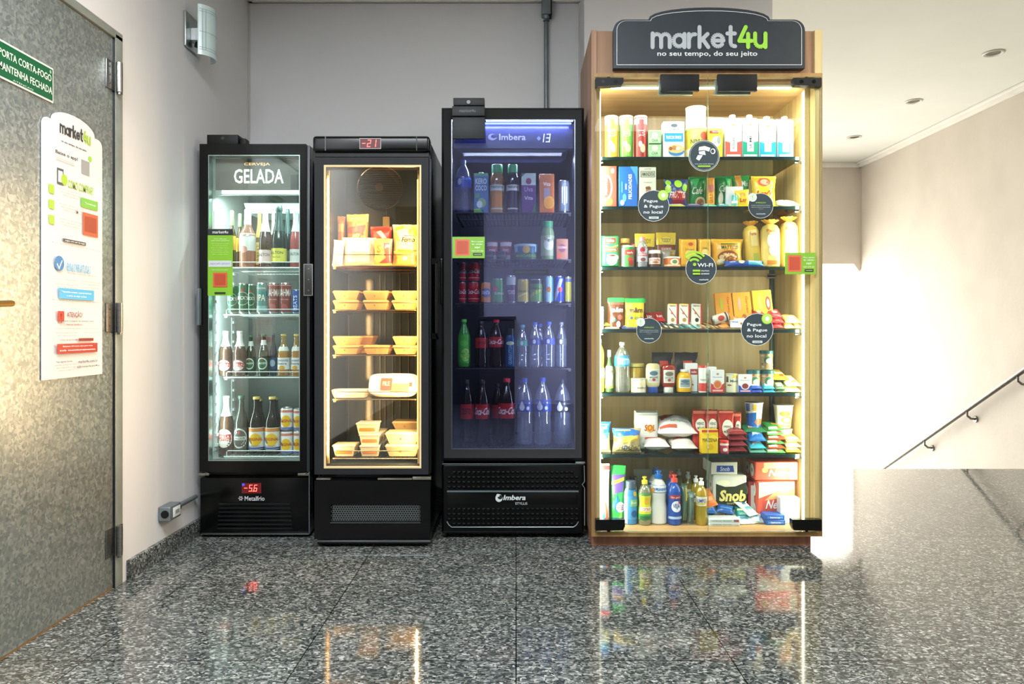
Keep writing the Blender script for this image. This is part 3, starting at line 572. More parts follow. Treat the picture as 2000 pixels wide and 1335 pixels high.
# ---- beer fridge -------------------------------------------------
Y1 = 3.35
def beer_fridge():
    root = empty('beer_refrigerator', (0, 0, 0), 'narrow black beer fridge with lit header sign, nearest the left wall', 'refrigerator')
    x0, x1 = X(388, Y1)+.004, X(603, Y1); zt = Z(281, Y1); zb = Z(1042, Y1); zd = Z(921, Y1); yb = 3.93
    g = (X(406, Y1), X(585, Y1), Z(900, Y1), Z(302, Y1)); LIN = C('#cfdad8', 'g')
    fridge_shell(root, x0, x1, Y1+.052, yb, zb, zt, BLK, LIN, .03, (Z(903, Y1), Z(302, Y1)), noisy('grey_back_panel', '#4c5653', '#5a6460', 3, .4, .05, 30))
    d = dr(root); m = MB(); m.frame((x0, x1-.012, zd, zt), g, Y1, Y1+.045, BLK, .004); m.frame((g[0]-.008, g[1]+.008, g[2]-.008, g[3]+.008), g, Y1+.045, Y1+.051, BLKM); fixn(m.build('door_frame', d))
    m = MB(); m.box(x1-.011, x1+.004, Y1+.002, Y1+.05, zd, zt-.006, C('#2a2d30'), bev=.003); fixn(m.build('hinge_profile', d))
    m = MB(); m.frame((g[0]-.001, g[1]+.001, g[2]-.001, g[3]+.001), (g[0]+.003, g[1]-.003, g[2]+.004, g[3]-.003), Y1+.004, Y1+.04, C('#b9cfcb', 's')); fixn(m.build('glass_spacer', d))
    m = MB(); m.box(g[0], g[1], Y1+.006, Y1+.009, g[2], g[3], PANE); m.box(g[0], g[1], Y1+.034, Y1+.037, g[2], g[3], PANE); m.build('glass', d, smooth=False)
    m = MB(); m.box(x0-.006, x0+.008, Y1-.02, Y1+.02, Z(635, Y1), Z(563, Y1), C('#5d656a'), bev=.003); fixn(m.build('handle', d))
    m = MB(); m.box(X(595, Y1), X(612, Y1), Y1-.012, Y1-.0002, Z(577, Y1), Z(516, Y1), C('#2c2b29'), bev=.003); m.frame((X(594.5, Y1), X(612.5, Y1), Z(577.5, Y1), Z(515.5, Y1)), (X(596, Y1), X(611, Y1), Z(576, Y1), Z(517, Y1)), Y1-.0135, Y1-.011, C('#8c8f90', 's'))
    for q in (525, 546, 567): m.tube([(X(604, Y1), Y1-.013, Z(q, Y1)), (X(604, Y1), Y1-.011, Z(q, Y1))], .0025, STEEL, 8)
    fixn(m.build('door_latch', d))
    # green tag on the glass
    o = MB(); w_ = 49/FOC*Y1; h_ = 130/FOC*Y1; SS = lambda u, v, e: (X(430.5, Y1)+u, Y1-.001-e, Z(577, Y1)+v)
    A = [('r', -.5, 0, .5, 1, '#7fb52a'), ('r', -.5, .905, .5, 1, '#23282a'), ('t', 'market4u', 0, .955, .045, .62, '#dfe6dc'), ('t', 'Voce sabia que', 0, .85, .022, .5, '#d4ecab'), ('t', 'tudo nesta geladeira?', 0, .825, .022, .74, '#d4ecab')]
    for k in range(6): A.append(('t', ['abra a porta e retire', 'seus produtos gelados', 'leia o codigo deles'][k % 3], 0, .78-.032*k, .016, .7-.1*(k % 2), '#c3e28c', 0, 0, 0))
    A += [('r', -.46, .43, .46, .525, '#c8cccd'), ('t', 'pague pelo aplicativo', 0, .478, .04, .8, '#8a94b0'), ('t', 'Mire a camera do celular', 0, .385, .018, .62, '#d4ecab'), ('r', -.28, .13, .28, .345, '#d05a34'), ('r', -.22, .155, .22, .325, '#b2462a'), ('r', -.22, .025, .22, .052, '#23301c')]
    art(o, A, w_, h_, SS, .0003, curved=False); o.build('sticker', d, smooth=False)
    # header sign inside the glass
    a, b = X(408, Y1)+.006, X(583, Y1); zz0, zz1 = Z(366, Y1), Z(303, Y1)-.003
    m = MB(); m.box(a, b, Y1+.06, Y1+.085, zz0, zz1, noisy('taupe_header', '#5e605a', '#787a72', 6, .5, 0)); m.box(X(560, Y1), X(575, Y1), Y1+.058, Y1+.061, zz0+.004, zz0+.07, C('#4a4c48'))
    SS = lambda u, v, e: ((a+b)/2+u, Y1+.058-e, zz0+v)
    art(m, [('t', 'CERVEJA', -.02, .82, .11, .30, C('#ffcf90', 'e.9')), ('t', 'GELADA', -.0, .44, .46, .57, C('#eefff2', 'e1.3'), 0, 0, .012)], b-a, zz1-zz0, SS, .0005, curved=False); m.build('header_sign', root, smooth=False)
    m = MB(); m.box(a+.03, b, Y1+.06, Y1+.085, Z(373, Y1), Z(367, Y1), C('#ecfff8', 'e7')); m.box(a, b, Y1+.062, Y1+.088, Z(374, Y1)-.002, zz0+.001, C('#b8c6c2')); fixn(m.build('header_lamp', root))
    m = MB(); m.prism([(a+.05, 0), (b, 0), (b, -.05), (a+.065, -.05)], Y1+.28, Y1+.5, C('#cfe0dc')); m.move(Matrix.Translation((0, 0, Z(376, Y1)))); fixn(m.build('air_duct', root))
    area('fridge_led_lamp', ((a+b)/2, Y1+.11, Z(378, Y1)), (R(12), 0, 0), b-a-.05, .02, 2.8, (.84, 1, .95), root)
    area('fridge_led_lamp', (a+.014, Y1+.075, 1.0), (0, R(-90), R(55)), 1.1, .015, 4, (.84, 1, .96), root)
    # ladder rack on the left liner
    m = MB(); 
    for k in range(22): zc = .40+k*.048; m.box(x0+.031, x0+.042, Y1+.085, Y1+.11, zc, zc+.012, C('#dbe8e6')); m.box(x0+.031, x0+.042, Y1+.30, Y1+.325, zc, zc+.012, C('#dbe8e6'))
    m.box(x0+.0305, x0+.034, Y1+.08, Y1+.115, .38, 1.5, C('#dbe8e6')); m.box(x0+.0305, x0+.034, Y1+.295, Y1+.33, .38, 1.5, C('#dbe8e6'))
    fixn(m.build('shelf_track', root))
    for py in (521, 613, 735, 889): wire_shelf(root, a+.028, b-.006, Y1+.085, Y1+.5, Z(py, Y1+.09), C('#dfe9e8', 'g'), 22, .0225)
    # base with temperature display and louvres
    m = MB(); zb2 = Z(933, Y1); xb0, xb1 = x0+.001, x1+.004; m.box(xb0, xb1, Y1+.004, Y1+.052, zb, zb2, BLK, bev=.004)
    fixn(m.build('base_panel', root))
    m = MB(); m.box(x0+.01, x1, Y1-.004, Y1+.003, zb-.003, zb+.005, C('#8d9496', 's')); m.box(x1+.0005, x1+.0045, Y1-.002, Y1+.02, zb, zd, C('#8d9aa0', 's')); fixn(m.build('steel_trim', root))
    for k in range(7):
        z = Z(1032-k*8, Y1); e = .012*k/7; m = MB(); m.prism([(X(425, Y1)+e, z), (X(572, Y1)-e, z), (X(572, Y1)-e, z+.006), (X(425, Y1)+e, z+.006)], Y1-.008, Y1+.004, C('#141618', 'g')); fixn(m.build('louvre', root))
    m = MB(); SS = lambda u, v, e: (X(491, Y1)+u, Y1+.002-e, Z(963, Y1)+v); h = 20/FOC*Y1
    art(m, [('r', -.5, 0, .5, 1, C('#5a0508', 'e.5'))], 38/FOC*Y1, h, SS, .0004, curved=False); seven(m, '-5.6', SS, -.036, .008, h*.68, C('#ff4a40', 'e7'), .001)
    art(m, [('r', -.48, .74, -.36, .95, C('#2b3cff', 'e2'))], 38/FOC*Y1, h, SS, .001, curved=False); m.build('temperature_display', root, smooth=False)
    m = MB(); SS = lambda u, v, e: (X(497, Y1)+u, Y1+.002-e, Z(978, Y1)+v); art(m, [('t', 'Metalfrio', 0, .5, .9, 1, '#c9cccd')], 39/FOC*Y1, 10/FOC*Y1, SS, .0004, curved=False)
    for k in range(6):
        a_ = k*PI/3; cx = X(470, Y1)-X(497, Y1); cz_ = .012; r = .011; c, s = math.cos(a_), math.sin(a_)
        for q in (.35, .75): m.add([SS(cx+c*r*q*.9-s*t_, cz_+s*r*q*.9+c*t_, .0005) for t_ in (-.003, .003)]+[SS(cx+c*r*(q+.2)+-s*t_, cz_+s*r*(q+.2)+c*t_, .0005) for t_ in (.0022, -.0022)], [(0, 1, 2, 3)], C('#c9cccd'))
    m.build('maker_lettering', root, smooth=False)
    for px in (395, 590): m = MB(); m.box(X(px-8, Y1), X(px+14, Y1), Y1-.004, Y1+.02, Z(928, Y1), Z(923, Y1), C('#a8a89c', 's'), bev=.002); m.lathe([(.006, 0), (.006, .01)], STEEL, 10, (X(px+8, Y1), Y1)); m.V[-20:] = [(v[0], v[1], v[2]+Z(926, Y1)) for v in m.V[-20:]]; fixn(m.build('hinge', root))
    for x in (x0+.05, x1-.05):
        for y in (Y1+.08, yb-.05): m = MB(); m.lathe([(.014, 0), (.02, .004), (.012, .008), (.012, zb+.002)], BLKM, 12, (x, y)); fixn(m.build('levelling_foot', root))
    # sensor box resting on the fridge roof
    r2 = empty('sensor_box', (0, 0, 0), 'flat black camera box lying on top of the beer fridge', 'camera')
    m = MB(); m.box(X(402, Y1), X(463, Y1), Y1+.01, Y1+.09, zt+.0005, zt+.046, BLKM, bev=.004); m.box(X(463, Y1), X(475, Y1), Y1+.03, Y1+.08, zt+.0005, zt+.034, BLKM, bev=.004); fixn(m.build('box_body', r2))
    m = MB(); x = X(434, Y1); m.tube([(x, Y1+.011, zt+.028), (x, Y1+.007, zt+.028)], .008, C('#2e3134', 'g'), 16); fixn(m.build('lens', r2))
beer_fridge()

# ---- freezer ------------------------------------------------------
Y2 = 3.20
def freezer():
    root = empty('upright_freezer', (0, 0, 0), 'black upright freezer glowing warm yellow, between two fridges', 'freezer')
    x0, x1 = X(614, Y2), X(838, Y2); zt = Z(267, Y2); zb = Z(1055, Y2); yb = 3.76; zd0, zd1 = Z(926, Y2), Z(307, Y2)
    g = (X(632.5, Y2), X(822, Y2), Z(914, Y2), Z(322, Y2)); GREY = noisy('freezer_liner', '#2c3331', '#39403d', 5, .35, .06, 30, metallic=.3)
    fridge_shell(root, x0, x1, Y2+.055, yb, zb, zt-.008, BLK, GREY, .022, (Z(912, Y2), 1.772))
    m = MB(); m.box(x0-.003, x1+.004, Y2-.02, Y2+.055, Z(298, Y2), zt, BLK, bev=.016, seg=4); m.box(x0+.002, x1-.002, Y2-.002, Y2+.05, zd1+.002, Z(297, Y2), BLKM)
    for px in (638, 815): m.box(X(px, Y2)-.002, X(px, Y2)+.002, Y2-.0215, Y2-.01, Z(296, Y2), zt-.004, C('#3c4246', 'g'))
    fixn(m.build('header_cover', root))
    m = MB(); SS = lambda u, v, e: (X(725, Y2)+u, Y2-.0206-e, Z(293, Y2)+v); h = 21/FOC*Y2
    art(m, [('r', -.5, 0, .5, 1, '#8a8c90'), ('r', -.47, .06, .47, .94, C('#4a0a0c', 'e.4'))], 42/FOC*Y2, h, SS, .0004, curved=False); seven(m, '-21', SS, -.038, .0075, h*.70, C('#ff4a44', 'e6'), .0012); m.build('temperature_display', root, smooth=False)
    d = dr(root); m = MB(); m.frame((x0, x1-.002, zd0, zd1), g, Y2, Y2+.045, CHAR, .006); m.frame((g[0]-.01, g[1]+.01, g[2]-.01, g[3]+.01), g, Y2+.045, Y2+.054, BLKM); fixn(m.build('door_frame', d))
    m = MB(); m.frame((g[0]-.001, g[1]+.001, g[2]-.001, g[3]+.001), (g[0]+.0075, g[1]-.006, g[2]+.008, g[3]-.007), Y2+.004, Y2+.012, C('#e2c796', 'm')); fixn(m.build('glass_spacer', d))
    m = MB(); m.box(g[0], g[1], Y2+.007, Y2+.010, g[2], g[3], PANEF); m.box(g[0], g[1], Y2+.034, Y2+.037, g[2], g[3], PANEF); m.build('glass', d, smooth=False)
    m = MB(); m.box(x1-.001, x1+.006, Y2+.01, Y2+.045, zd0+.002, zd1-.002, BLKM, bev=.002); fixn(m.build('hinge_profile', d))
    m = MB(); m.tube([(X(853, Y2), Y2+.03, Z(660, Y2)), (X(853, Y2), Y2-.01, Z(650, Y2)), (X(853, Y2), Y2-.01, Z(515, Y2)), (X(853, Y2), Y2+.03, Z(505, Y2))], .007, BLK, 10); m.box(x1+.0, X(853, Y2), Y2+.022, Y2+.04, Z(662, Y2), Z(650, Y2), BLK); m.box(x1+.0, X(853, Y2), Y2+.022, Y2+.04, Z(515, Y2), Z(503, Y2), BLK); fixn(m.build('handle', d))
    # LED strips inside the door jambs
    WD = C('#ffd27a', 'e22'); WS = C('#ffb84d', 'e4.5')
    for px, s in ((640.5, 1), (819, -1)):
        x = X(px, Y2+.07); m = MB(); m.box(x-.007, x+.007, Y2+.060, Y2+.070, g[2]+.01, g[3]-.01, C('#c9a566', 'm'))
        if s > 0:
            for k in range(24):
                z = Z(380+21.1*k, Y2+.06); m.box(x-.0045, x+.0045, Y2+.0565, Y2+.0605, z-.0052, z+.0052, WD, bev=.001)
            m.box(x-.0022, x+.0022, Y2+.0585, Y2+.0602, Z(885, Y2), Z(350, Y2), WS)
        else: m.box(x-.008, x-.0035, Y2+.058, Y2+.0605, Z(880, Y2), Z(345, Y2), C('#ffc45e', 'e6'))
        fixn(m.build('led_strip', root))
    zc = (g[2]+g[3])/2
    area('freezer_led_lamp', (X(646, Y2+.07), Y2+.085, zc), (0, R(-90), R(38)), g[3]-g[2]-.08, .014, 2.6, (1, .62, .24), root)
    area('freezer_led_lamp', (X(812, Y2+.07), Y2+.085, zc), (0, R(90), R(-38)), g[3]-g[2]-.08, .014, 2.3, (1, .62, .24), root)
    area('freezer_led_lamp', (X(815, Y2+.07), Y2+.05, zc), (0, R(90), R(13)), g[3]-g[2]-.08, .014, 22, (1, .72, .44), root)
    area('freezer_led_lamp', (X(641, Y2+.07), Y2+.052, zc), (R(90), 0, 0), .012, g[3]-g[2]-.1, 9, (1, .68, .32), root)
    # fan grille and back ribs
    yb2 = yb-.055; m = MB(); cx, cz_ = X(742, 3.67), Z(366, 3.67); r = .115; WG = C('#8c8270', 's')
    m.tube([(cx+r*math.cos(k*PI/16), yb2-.03, cz_+r*math.sin(k*PI/16)*.95) for k in range(33)], .003, WG, 6)
    for k in range(-9, 10):
        zz = k*.0118; hw = math.sqrt(max(0, r*r-zz*zz))*.98; m.tube([(cx-hw, yb2-.03, cz_+zz*.95), (cx, yb2-.038, cz_+zz*.95), (cx+hw, yb2-.03, cz_+zz*.95)], .0014, WG, 5)
    m.lathe([(.018, 0), (.02, .01)], WG, 16); m.V[-32:] = [(cx+v[0], yb2-.04-v[2], cz_+v[1]) for v in m.V[-32:]]
    fixn(m.build('fan_grille', root))
    m = MB(); m.box(X(738, 3.55), X(752, 3.55), yb2-.03, yb2-.01, Z(470, 3.55), Z(415, 3.55), C('#d9b877'), bev=.004); m.tube([(X(745, 3.55), yb2-.02, Z(415, 3.55)), (X(745, 3.55), yb2-.02, Z(395, 3.55))], .002, STEEL, 6)
    for px in (672, 735, 745, 760, 775, 792, 806): m.box(X(px, 3.6)-.002, X(px, 3.6)+.002, yb2-.006, yb2, .40, 1.36, C('#77705e', 's'))
    m.box(X(706, 3.6), X(722, 3.6), yb2-.008, yb2, .40, 1.2, C('#4a4840', 'g')); fixn(m.build('back_rails', root))
    for py in (518, 604, 692, 778, 893): wire_shelf(root, g[0]+.018, g[1]-.004, Y2+.085, Y2+.45, Z(py, Y2+.09), C('#7d6a48', 's'), 40, .048 if py == 518 else .03)
    # price plate low on the left inner wall
    m = MB(); m.box(X(645, Y2+.2), X(648, Y2+.2), Y2+.12, Y2+.15, Z(395, Y2+.15), Z(350, Y2+.15), C('#d8d2c2')); fixn(m.build('rating_plate', root))
    # base: dark panel with honeycomb grille
    m = MB(); zb2 = Z(938, Y2); gx0, gx1, gz0, gz1 = X(646, Y2), X(821, Y2), Z(1019, Y2), Z(985, Y2)
    m.frame((x0, x1+.006, zb+.006, zb2), (gx0, gx1, gz0, gz1), Y2+.0, Y2+.05, BLK, .006); m.box(gx0, gx1, Y2+.03, Y2+.034, gz0, gz1, C('#040506', 'm')); m.box(gx0-.002, gx1+.002, Y2-.003, Y2+.002, gz0-.004, gz0-.001, C('#3c4448', 'g')); fixn(m.build('base_panel', root))
    m = MB(); s = .0062; nx = int((gx1-gx0)/(s*1.74)); GC = C('#565c5c', 'g')
    for j in range(int((gz1-gz0)/(s*1.5))):
        for i in range(nx):
            cx = gx0+s*.87+(i+.5*(j % 2))*s*1.74; cz_ = gz0+s+j*s*1.5
            if cx > gx1-s*.8: continue
            V = [(cx+s*q*math.sin(k*PI/3), Y2+.012, cz_+s*q*math.cos(k*PI/3)) for q in (1.0, .74) for k in range(6)]
            m.add(V, [(k, (k+1) % 6, (k+1) % 6+6, k+6) for k in range(6)], GC)
    m.build('honeycomb_grille', root, smooth=False)
    m = MB(); m.box(x0+.012, x1+.008, Y2-.012, Y2+.004, zb-.004, zb+.004, C('#8d9296', 's'), bev=.002); m.box(x0+.01, x1+.002, Y2+.01, Y2+.5, zb-.018, zb-.005, BLKM); fixn(m.build('base_rail', root))
    for a, b in ((618, 646), (738, 805), (806, 842)): m = MB(); m.box(X(a, Y2), X(b, Y2), Y2-.006, Y2+.02, Z(936, Y2), Z(933 if b != 842 else 930, Y2), C('#b3aea0', 's'), bev=.0015); fixn(m.build('hinge', root))
    for x in (x0+.05, x1-.05):
        for y in (Y2+.09, yb-.06): m = MB(); m.lathe([(.016, 0), (.022, .004), (.012, .008), (.012, zb-.016)], BLKM, 12, (x, y)); fixn(m.build('levelling_foot', root))
freezer()

# ---- soft drink fridge ---------------------------------------------
Y3 = 3.32
def soda_fridge():
    root = empty('drinks_refrigerator', (0, 0, 0), 'wide black drinks fridge with bluish glass beside the oak cabinet', 'refrigerator')
    x0, x1 = X(862, Y3), X(1143, Y3)-.004; zt = Z(209, Y3); zb = Z(1042, Y3); yb = 3.98; zd = Z(900, Y3)
    g = (X(881, Y3), X(1124, Y3), Z(878, Y3), Z(231, Y3)); LIN = noisy('dark_fridge_liner', '#181b24', '#1e222c', 4, .35, 0)
    fridge_shell(root, x0+.004, x1-.004, Y3+.055, yb, zb, zt, BLK, LIN, .036, (Z(880, Y3), Z(229, Y3)))
    d = dr(root); m = MB(); o = (x0, x1, zd, zt); i1 = (x0+.012, x1-.012, zd+.014, zt-.012); m.frame(o, i1, Y3+.014, Y3+.05, CHAR); m.frame(i1, g, Y3, Y3+.05, BLKM, .016); m.frame(o, i1, Y3+.014, Y3+.05, CHAR)
    V = []
    m.frame((x0, x1, zd, zt), i1, Y3+.0142, Y3+.015, CHAR, -.014); m.frame((g[0]-.01, g[1]+.01, g[2]-.01, g[3]+.01), g, Y3+.05, Y3+.054, BLKM); fixn(m.build('door_frame', d))
    m = MB(); m.frame((g[0]-.001, g[1]+.001, g[2]-.001, g[3]+.001), (g[0]+.003, g[1]-.003, g[2]+.003, g[3]-.002), Y3+.018, Y3+.03, C('#8e98a8', 's')); fixn(m.build('glass_spacer', d))
    m = MB(); m.box(g[0], g[1], Y3+.022, Y3+.025, g[2], g[3], PANE3); m.box(g[0], g[1], Y3+.043, Y3+.046, g[2], g[3], PANE3); m.build('glass', d, smooth=False)
    m = MB(); m.box(x0-.004, x0+.006, Y3-.012, Y3+.02, Z(595, Y3), Z(505, Y3), BLK, bev=.004); fixn(m.build('handle', d))
    o = MB(); w_ = 64/FOC*Y3; h_ = 42/FOC*Y3; SS = lambda u, v, e: (X(914.5, Y3)+u, Y3+.0215-e, Z(503, Y3)+v); art(o, qr_art(), w_, h_, SS, .0003, curved=False); o.build('sticker', d, smooth=False)
    o = MB(); SS = lambda u, v, e: (X(1037, Y3)+u, Y3+.041-e, Z(536, Y3)+v); art(o, [('r', -.5, 0, .5, 1, '#16171c'), ('t', 'geladeira monitorada', 0, .5, .4, .86, '#55565a')], 70/FOC*Y3, 12/FOC*Y3, SS, .0003, curved=False); o.build('sticker', d, smooth=False)
    # header with wordmark and digits
    a, b = g[0]+.004, g[1]-.004; m = MB(); m.box(a, b, Y3+.09, Y3+.15, Z(280, Y3), Z(231, Y3), noisy('header_blue', '#3a4260', '#3f4768', 3, .25, 0)); m.prism([(a+.04, Z(288, Y3)), (b-.05, Z(288, Y3)), (b-.02, Z(280, Y3)), (a+.03, Z(280, Y3))], Y3+.1, Y3+.3, C('#2a2f45'))
    SS = lambda u, v, e: (X(1003, Y3)+u, Y3+.0895-e, Z(270, Y3)+v)
    art(m, [('t', 'Imbera', -.02, .5, .5, .50*.9, C('#dfe4f0', 'e.25')), ('c', -.36, .5, .075, .26, '#c0c4d4'), ('c', -.335, .56, .05, .16, '#3c4464')], 118/FOC*Y3, 25/FOC*Y3, SS, .0004, curved=False)
    SS = lambda u, v, e: (X(1060, Y3)+u, Y3+.0895-e, Z(268, Y3)+v); seven(m, '13', SS, -.012, 0, .040, C('#dff2ff', 'e4'), .001); art(m, [('p', [(-.5, .5), (-.3, .2), (-.1, .5), (-.3, .8)], C('#8ea6c8', 'e.6'))], .05, .036, SS, .001, curved=False); m.build('header_panel', root, smooth=False)
    m = MB(); m.box(a+.01, b-.01, Y3+.065, Y3+.075, Z(234, Y3), Z(231, Y3), C('#8aa2ff', 'e5')); fixn(m.build('led_strip', root))
    area('header_led_lamp', ((a+b)/2, Y3+.07, Z(236, Y3)), (R(35), 0, 0), b-a-.04, .01, 1.3, (.42, .45, 1), root)
    area('fridge_led_lamp', ((a+b)/2, Y3+.2, Z(292, Y3)), (R(-14), 0, 0), b-a-.08, .02, 4.5, (.75, .82, 1), root)
    area('fridge_led_lamp', (b-.012, Y3+.075, 1.1), (0, R(90), R(-42)), 1.2, .012, 3, (.8, .88, 1), root)
    for py in (415, 506, 592, 718, 871): wire_shelf(root, a+.008, b-.008, Y3+.10, Y3+.52, Z(py, Y3+.11), C('#1c1e22', 'm'), 30, 0)
    # base grille with rows of scallops
    m = MB(); zt2 = Z(906, Y3); m.box(x0, x1, Y3+.006, Y3+.054, zb, zt2, BLK, bev=.012, seg=3); m.box(X(873, Y3), X(1128, Y3), Y3+.001, Y3+.008, Z(984, Y3), Z(961, Y3), BLK, bev=.002)
    m.box(X(873, Y3), X(1130, Y3), Y3-.001, Y3+.008, Z(960.5, Y3), Z(957.5, Y3), C('#59646a', 'g')); m.box(x0+.004, x1-.002, Y3+.001, Y3+.01, zt2-.001, zt2+.002, C('#59646a', 'g'))
    ir = [(X(px, Y3), Z(py, Y3)) for px, py in ((873, 1018), (876, 1024), (882, 1029), (1120, 1029), (1126, 1025), (1130, 1018))]
    m.tube([(x, Y3+.002, z) for x, z in ir], .0022, C('#7a878c', 'g'), 6); m.tube([(x, Y3+.002, z) for x, z in ((X(1141, Y3), zt2-.006), (X(1142, Y3), Z(940, Y3)), (X(1137, Y3), Z(946, Y3)), (X(1142, Y3), Z(953, Y3)), (X(1142, Y3), Z(1026, Y3)))], .0018, C('#7a878c', 'g'), 6); fixn(m.build('base_panel', root))
    for nm, rows in (('scallop_grille', (926, 936, 945.5, 955)), ('scallop_grille', (998, 1008, 1017.5, 1027))):
        m = MB()
        for j, py in enumerate(rows):
            for i in range(27):
                if (i in (0, 26)) and py in (926, 1027): continue
                cx = X(877+i*9.6, Y3); cz_ = Z(py, Y3); n = 6; r = .0095
                V = [(cx+r*math.cos(PI+PI*k/n), Y3-.003, cz_+.011+r*math.sin(PI+PI*k/n)*1.1) for k in range(n+1)]+[(cx+r*.72*math.cos(PI+PI*k/n), Y3+.005, cz_+.014+r*.72*math.sin(PI+PI*k/n)) for k in range(n+1)]
                m.add(V, [(k, k+1, k+n+2, k+n+1) for k in range(n)], BLK)
                V = [(cx+r*.72*math.cos(PI+PI*k/n), Y3+.0052, cz_+.014+r*.72*math.sin(PI+PI*k/n)) for k in range(n+1)]; m.add(V, [tuple(range(n+1))], C('#020303', 'm'))
        m.build(nm, root)
    m = MB(); SS = lambda u, v, e: (X(999, Y3)+u, Y3+.0005-e, Z(987, Y3)+v); q = FOC/Y3
    art(m, [('t', 'Imbera', .10, .66, .42, .66, '#c3c9ca', 0, .25, .03), ('t', 'STYLLIS', .29, .18, .2, .36, '#b3b9ba'), ('c', -.37, .62, .105, .32, '#c3c9ca'), ('c', -.34, .70, .07, .18, '#15181a'), ('c', -.40, .84, .05, .12, '#c3c9ca')], 66/q, 24/q, SS, .0004, curved=False); m.build('maker_lettering', root, smooth=False)
    m = MB(); m.box(X(1124, Y3), X(1143, Y3), Y3-.002, Y3+.03, Z(905, Y3), Z(901, Y3), C('#c3cdcd', 's'), bev=.002); fixn(m.build('hinge', root))
    m = MB(); m.box(x0+.02, x1-.02, Y3+.05, yb-.01, .012, zb, BLKM); fixn(m.build('base_tray', root))
    for x in (x0+.06, x1-.06):
        for y in (Y3+.09, yb-.06): m = MB(); m.lathe([(.016, 0), (.022, .004), (.012, .008), (.012, .014)], BLKM, 12, (x, y)); fixn(m.build('levelling_foot', root))
    # camera unit clipped over the door top
    r2 = empty('camera_unit', (0, 0, 0), 'grey hooded camera unit clipped over the drinks fridge door', 'camera')
    m = MB(); ya = Y3-.03; m.box(X(885, ya), X(946, ya), ya+.006, ya+.05, zt+.001, Z(190, ya), CHAR, bev=.002); m.box(X(883, ya), X(947, ya), ya, ya+.0245, Z(226, ya), Z(207, ya), CHAR, bev=.002); m.box(X(883.5, ya), X(947, ya), ya+.012, ya+.024, Z(269.5, ya), Z(225, ya), CHAR, bev=.002)
    SS = lambda u, v, e: (X(913, ya)+u, ya-e, Z(219, ya)+v); art(m, [('t', 'market4u', 0, .5, 1, 1, '#0d1012')], .072, .014, SS, .0004, curved=False); fixn(m.build('hood', r2))
    m = MB(); m.tube([(X(915, ya), ya+.0065, Z(199, ya)), (X(915, ya), ya+.001, Z(199, ya))], .0085, BLK, 16); fixn(m.build('lens', r2))
soda_fridge()

# ================================================================ product kit: every builder returns {part: MB}, front towards -y, base at z = 0
def prod(name, parts, label, cat, group, loc, rx=0, ry=0, rz=0):
    """stands (or, turned, lies) the product on its support at loc; the lowest point touches"""
    M = Matrix.Rotation(R(rz), 4, 'Z') @ Matrix.Rotation(R(rx), 4, 'X') @ Matrix.Rotation(R(ry), 4, 'Y')
    if rx or ry:
        for p in parts.values(): p.move(M)
        lo = min(v[2] for p in parts.values() for v in p.V); T = Matrix.Translation((0, 0, -lo))
        for p in parts.values(): p.move(T)
        rz = 0
    root = empty(name, loc, label, cat, group, R(rz))
    if len(parts) == 1:
        (k, p), = parts.items(); bpy.data.objects.remove(root); o = p.build(name); o.location = loc; o.rotation_euler = (0, 0, R(rz)); return tag(o, label, cat, group)
    for k, p in parts.items(): p.build(k, root)
    return root
PROF = {'beer': [(.40, 0), (.47, .008), (.5, .03), (.5, .52), (.48, .57), (.38, .66), (.26, .735), (.215, .80), (.185, .93), (.22, .935), (.22, .955), (.19, .96), (.19, .975)],
        'wine': [(.40, 0), (.48, .01), (.5, .03), (.5, .50), (.48, .56), (.40, .62), (.26, .69), (.2, .76), (.19, .99)],
        'champ': [(.42, 0), (.49, .012), (.5, .03), (.5, .38), (.48, .46), (.40, .56), (.29, .66), (.22, .74), (.19, .84), (.19, .98)],
        'pet': [(.36, 0), (.46, .012), (.5, .05), (.5, .17), (.465, .19), (.5, .21), (.5, .27), (.47, .29), (.5, .31), (.49, .36), (.5, .40), (.5, .62), (.46, .68), (.38, .76), (.26, .84), (.17, .90), (.17, .925), (.22, .93), (.22, .94)],
        'coke': [(.34, 0), (.46, .015), (.5, .06), (.485, .16), (.44, .28), (.46, .36), (.5, .46), (.5, .64), (.46, .70), (.36, .79), (.24, .87), (.17, .91), (.17, .925), (.22, .93), (.22, .94)],
        'big': [(.38, 0), (.47, .015), (.5, .05), (.5, .34), (.47, .40), (.5, .46), (.5, .63), (.47, .70), (.38, .79), (.24, .87), (.14, .92), (.14, .935), (.18, .94)],
        'juice': [(.44, 0), (.49, .01), (.5, .03), (.5, .66), (.48, .73), (.40, .80), (.36, .84)],
        'oil': [(.42, 0), (.49, .01), (.5, .03), (.5, .45), (.45, .50), (.48, .58), (.5, .70), (.42, .80), (.24, .88), (.18, .92)],
        'round': [(.44, 0), (.5, .02), (.5, .40), (.46, .50), (.5, .62), (.47, .72), (.36, .81), (.2, .86), (.2, .88)],
        'deterg': [(.44, 0), (.5, .02), (.5, .30), (.44, .42), (.44, .52), (.5, .62), (.46, .72), (.30, .80), (.2, .83), (.2, .86)],
        'squeeze': [(.30, 0), (.32, .16), (.40, .19), (.46, .26), (.5, .45), (.5, .82), (.46, .94), (.36, .985), (.2, 1)],
        'mustard': [(.42, 0), (.49, .02), (.5, .08), (.5, .56), (.46, .66), (.34, .76), (.24, .80), (.24, .82)]}
CAPS = {'beer': (.23, .955, 1), 'pet': (.21, .928, 1), 'coke': (.21, .928, 1), 'big': (.17, .935, 1), 'juice': (.40, .83, 1), 'oil': (.2, .92, 1), 'round': (.24, .87, 1), 'deterg': (.23, .85, .93), 'mustard': (.27, .81, .90)}
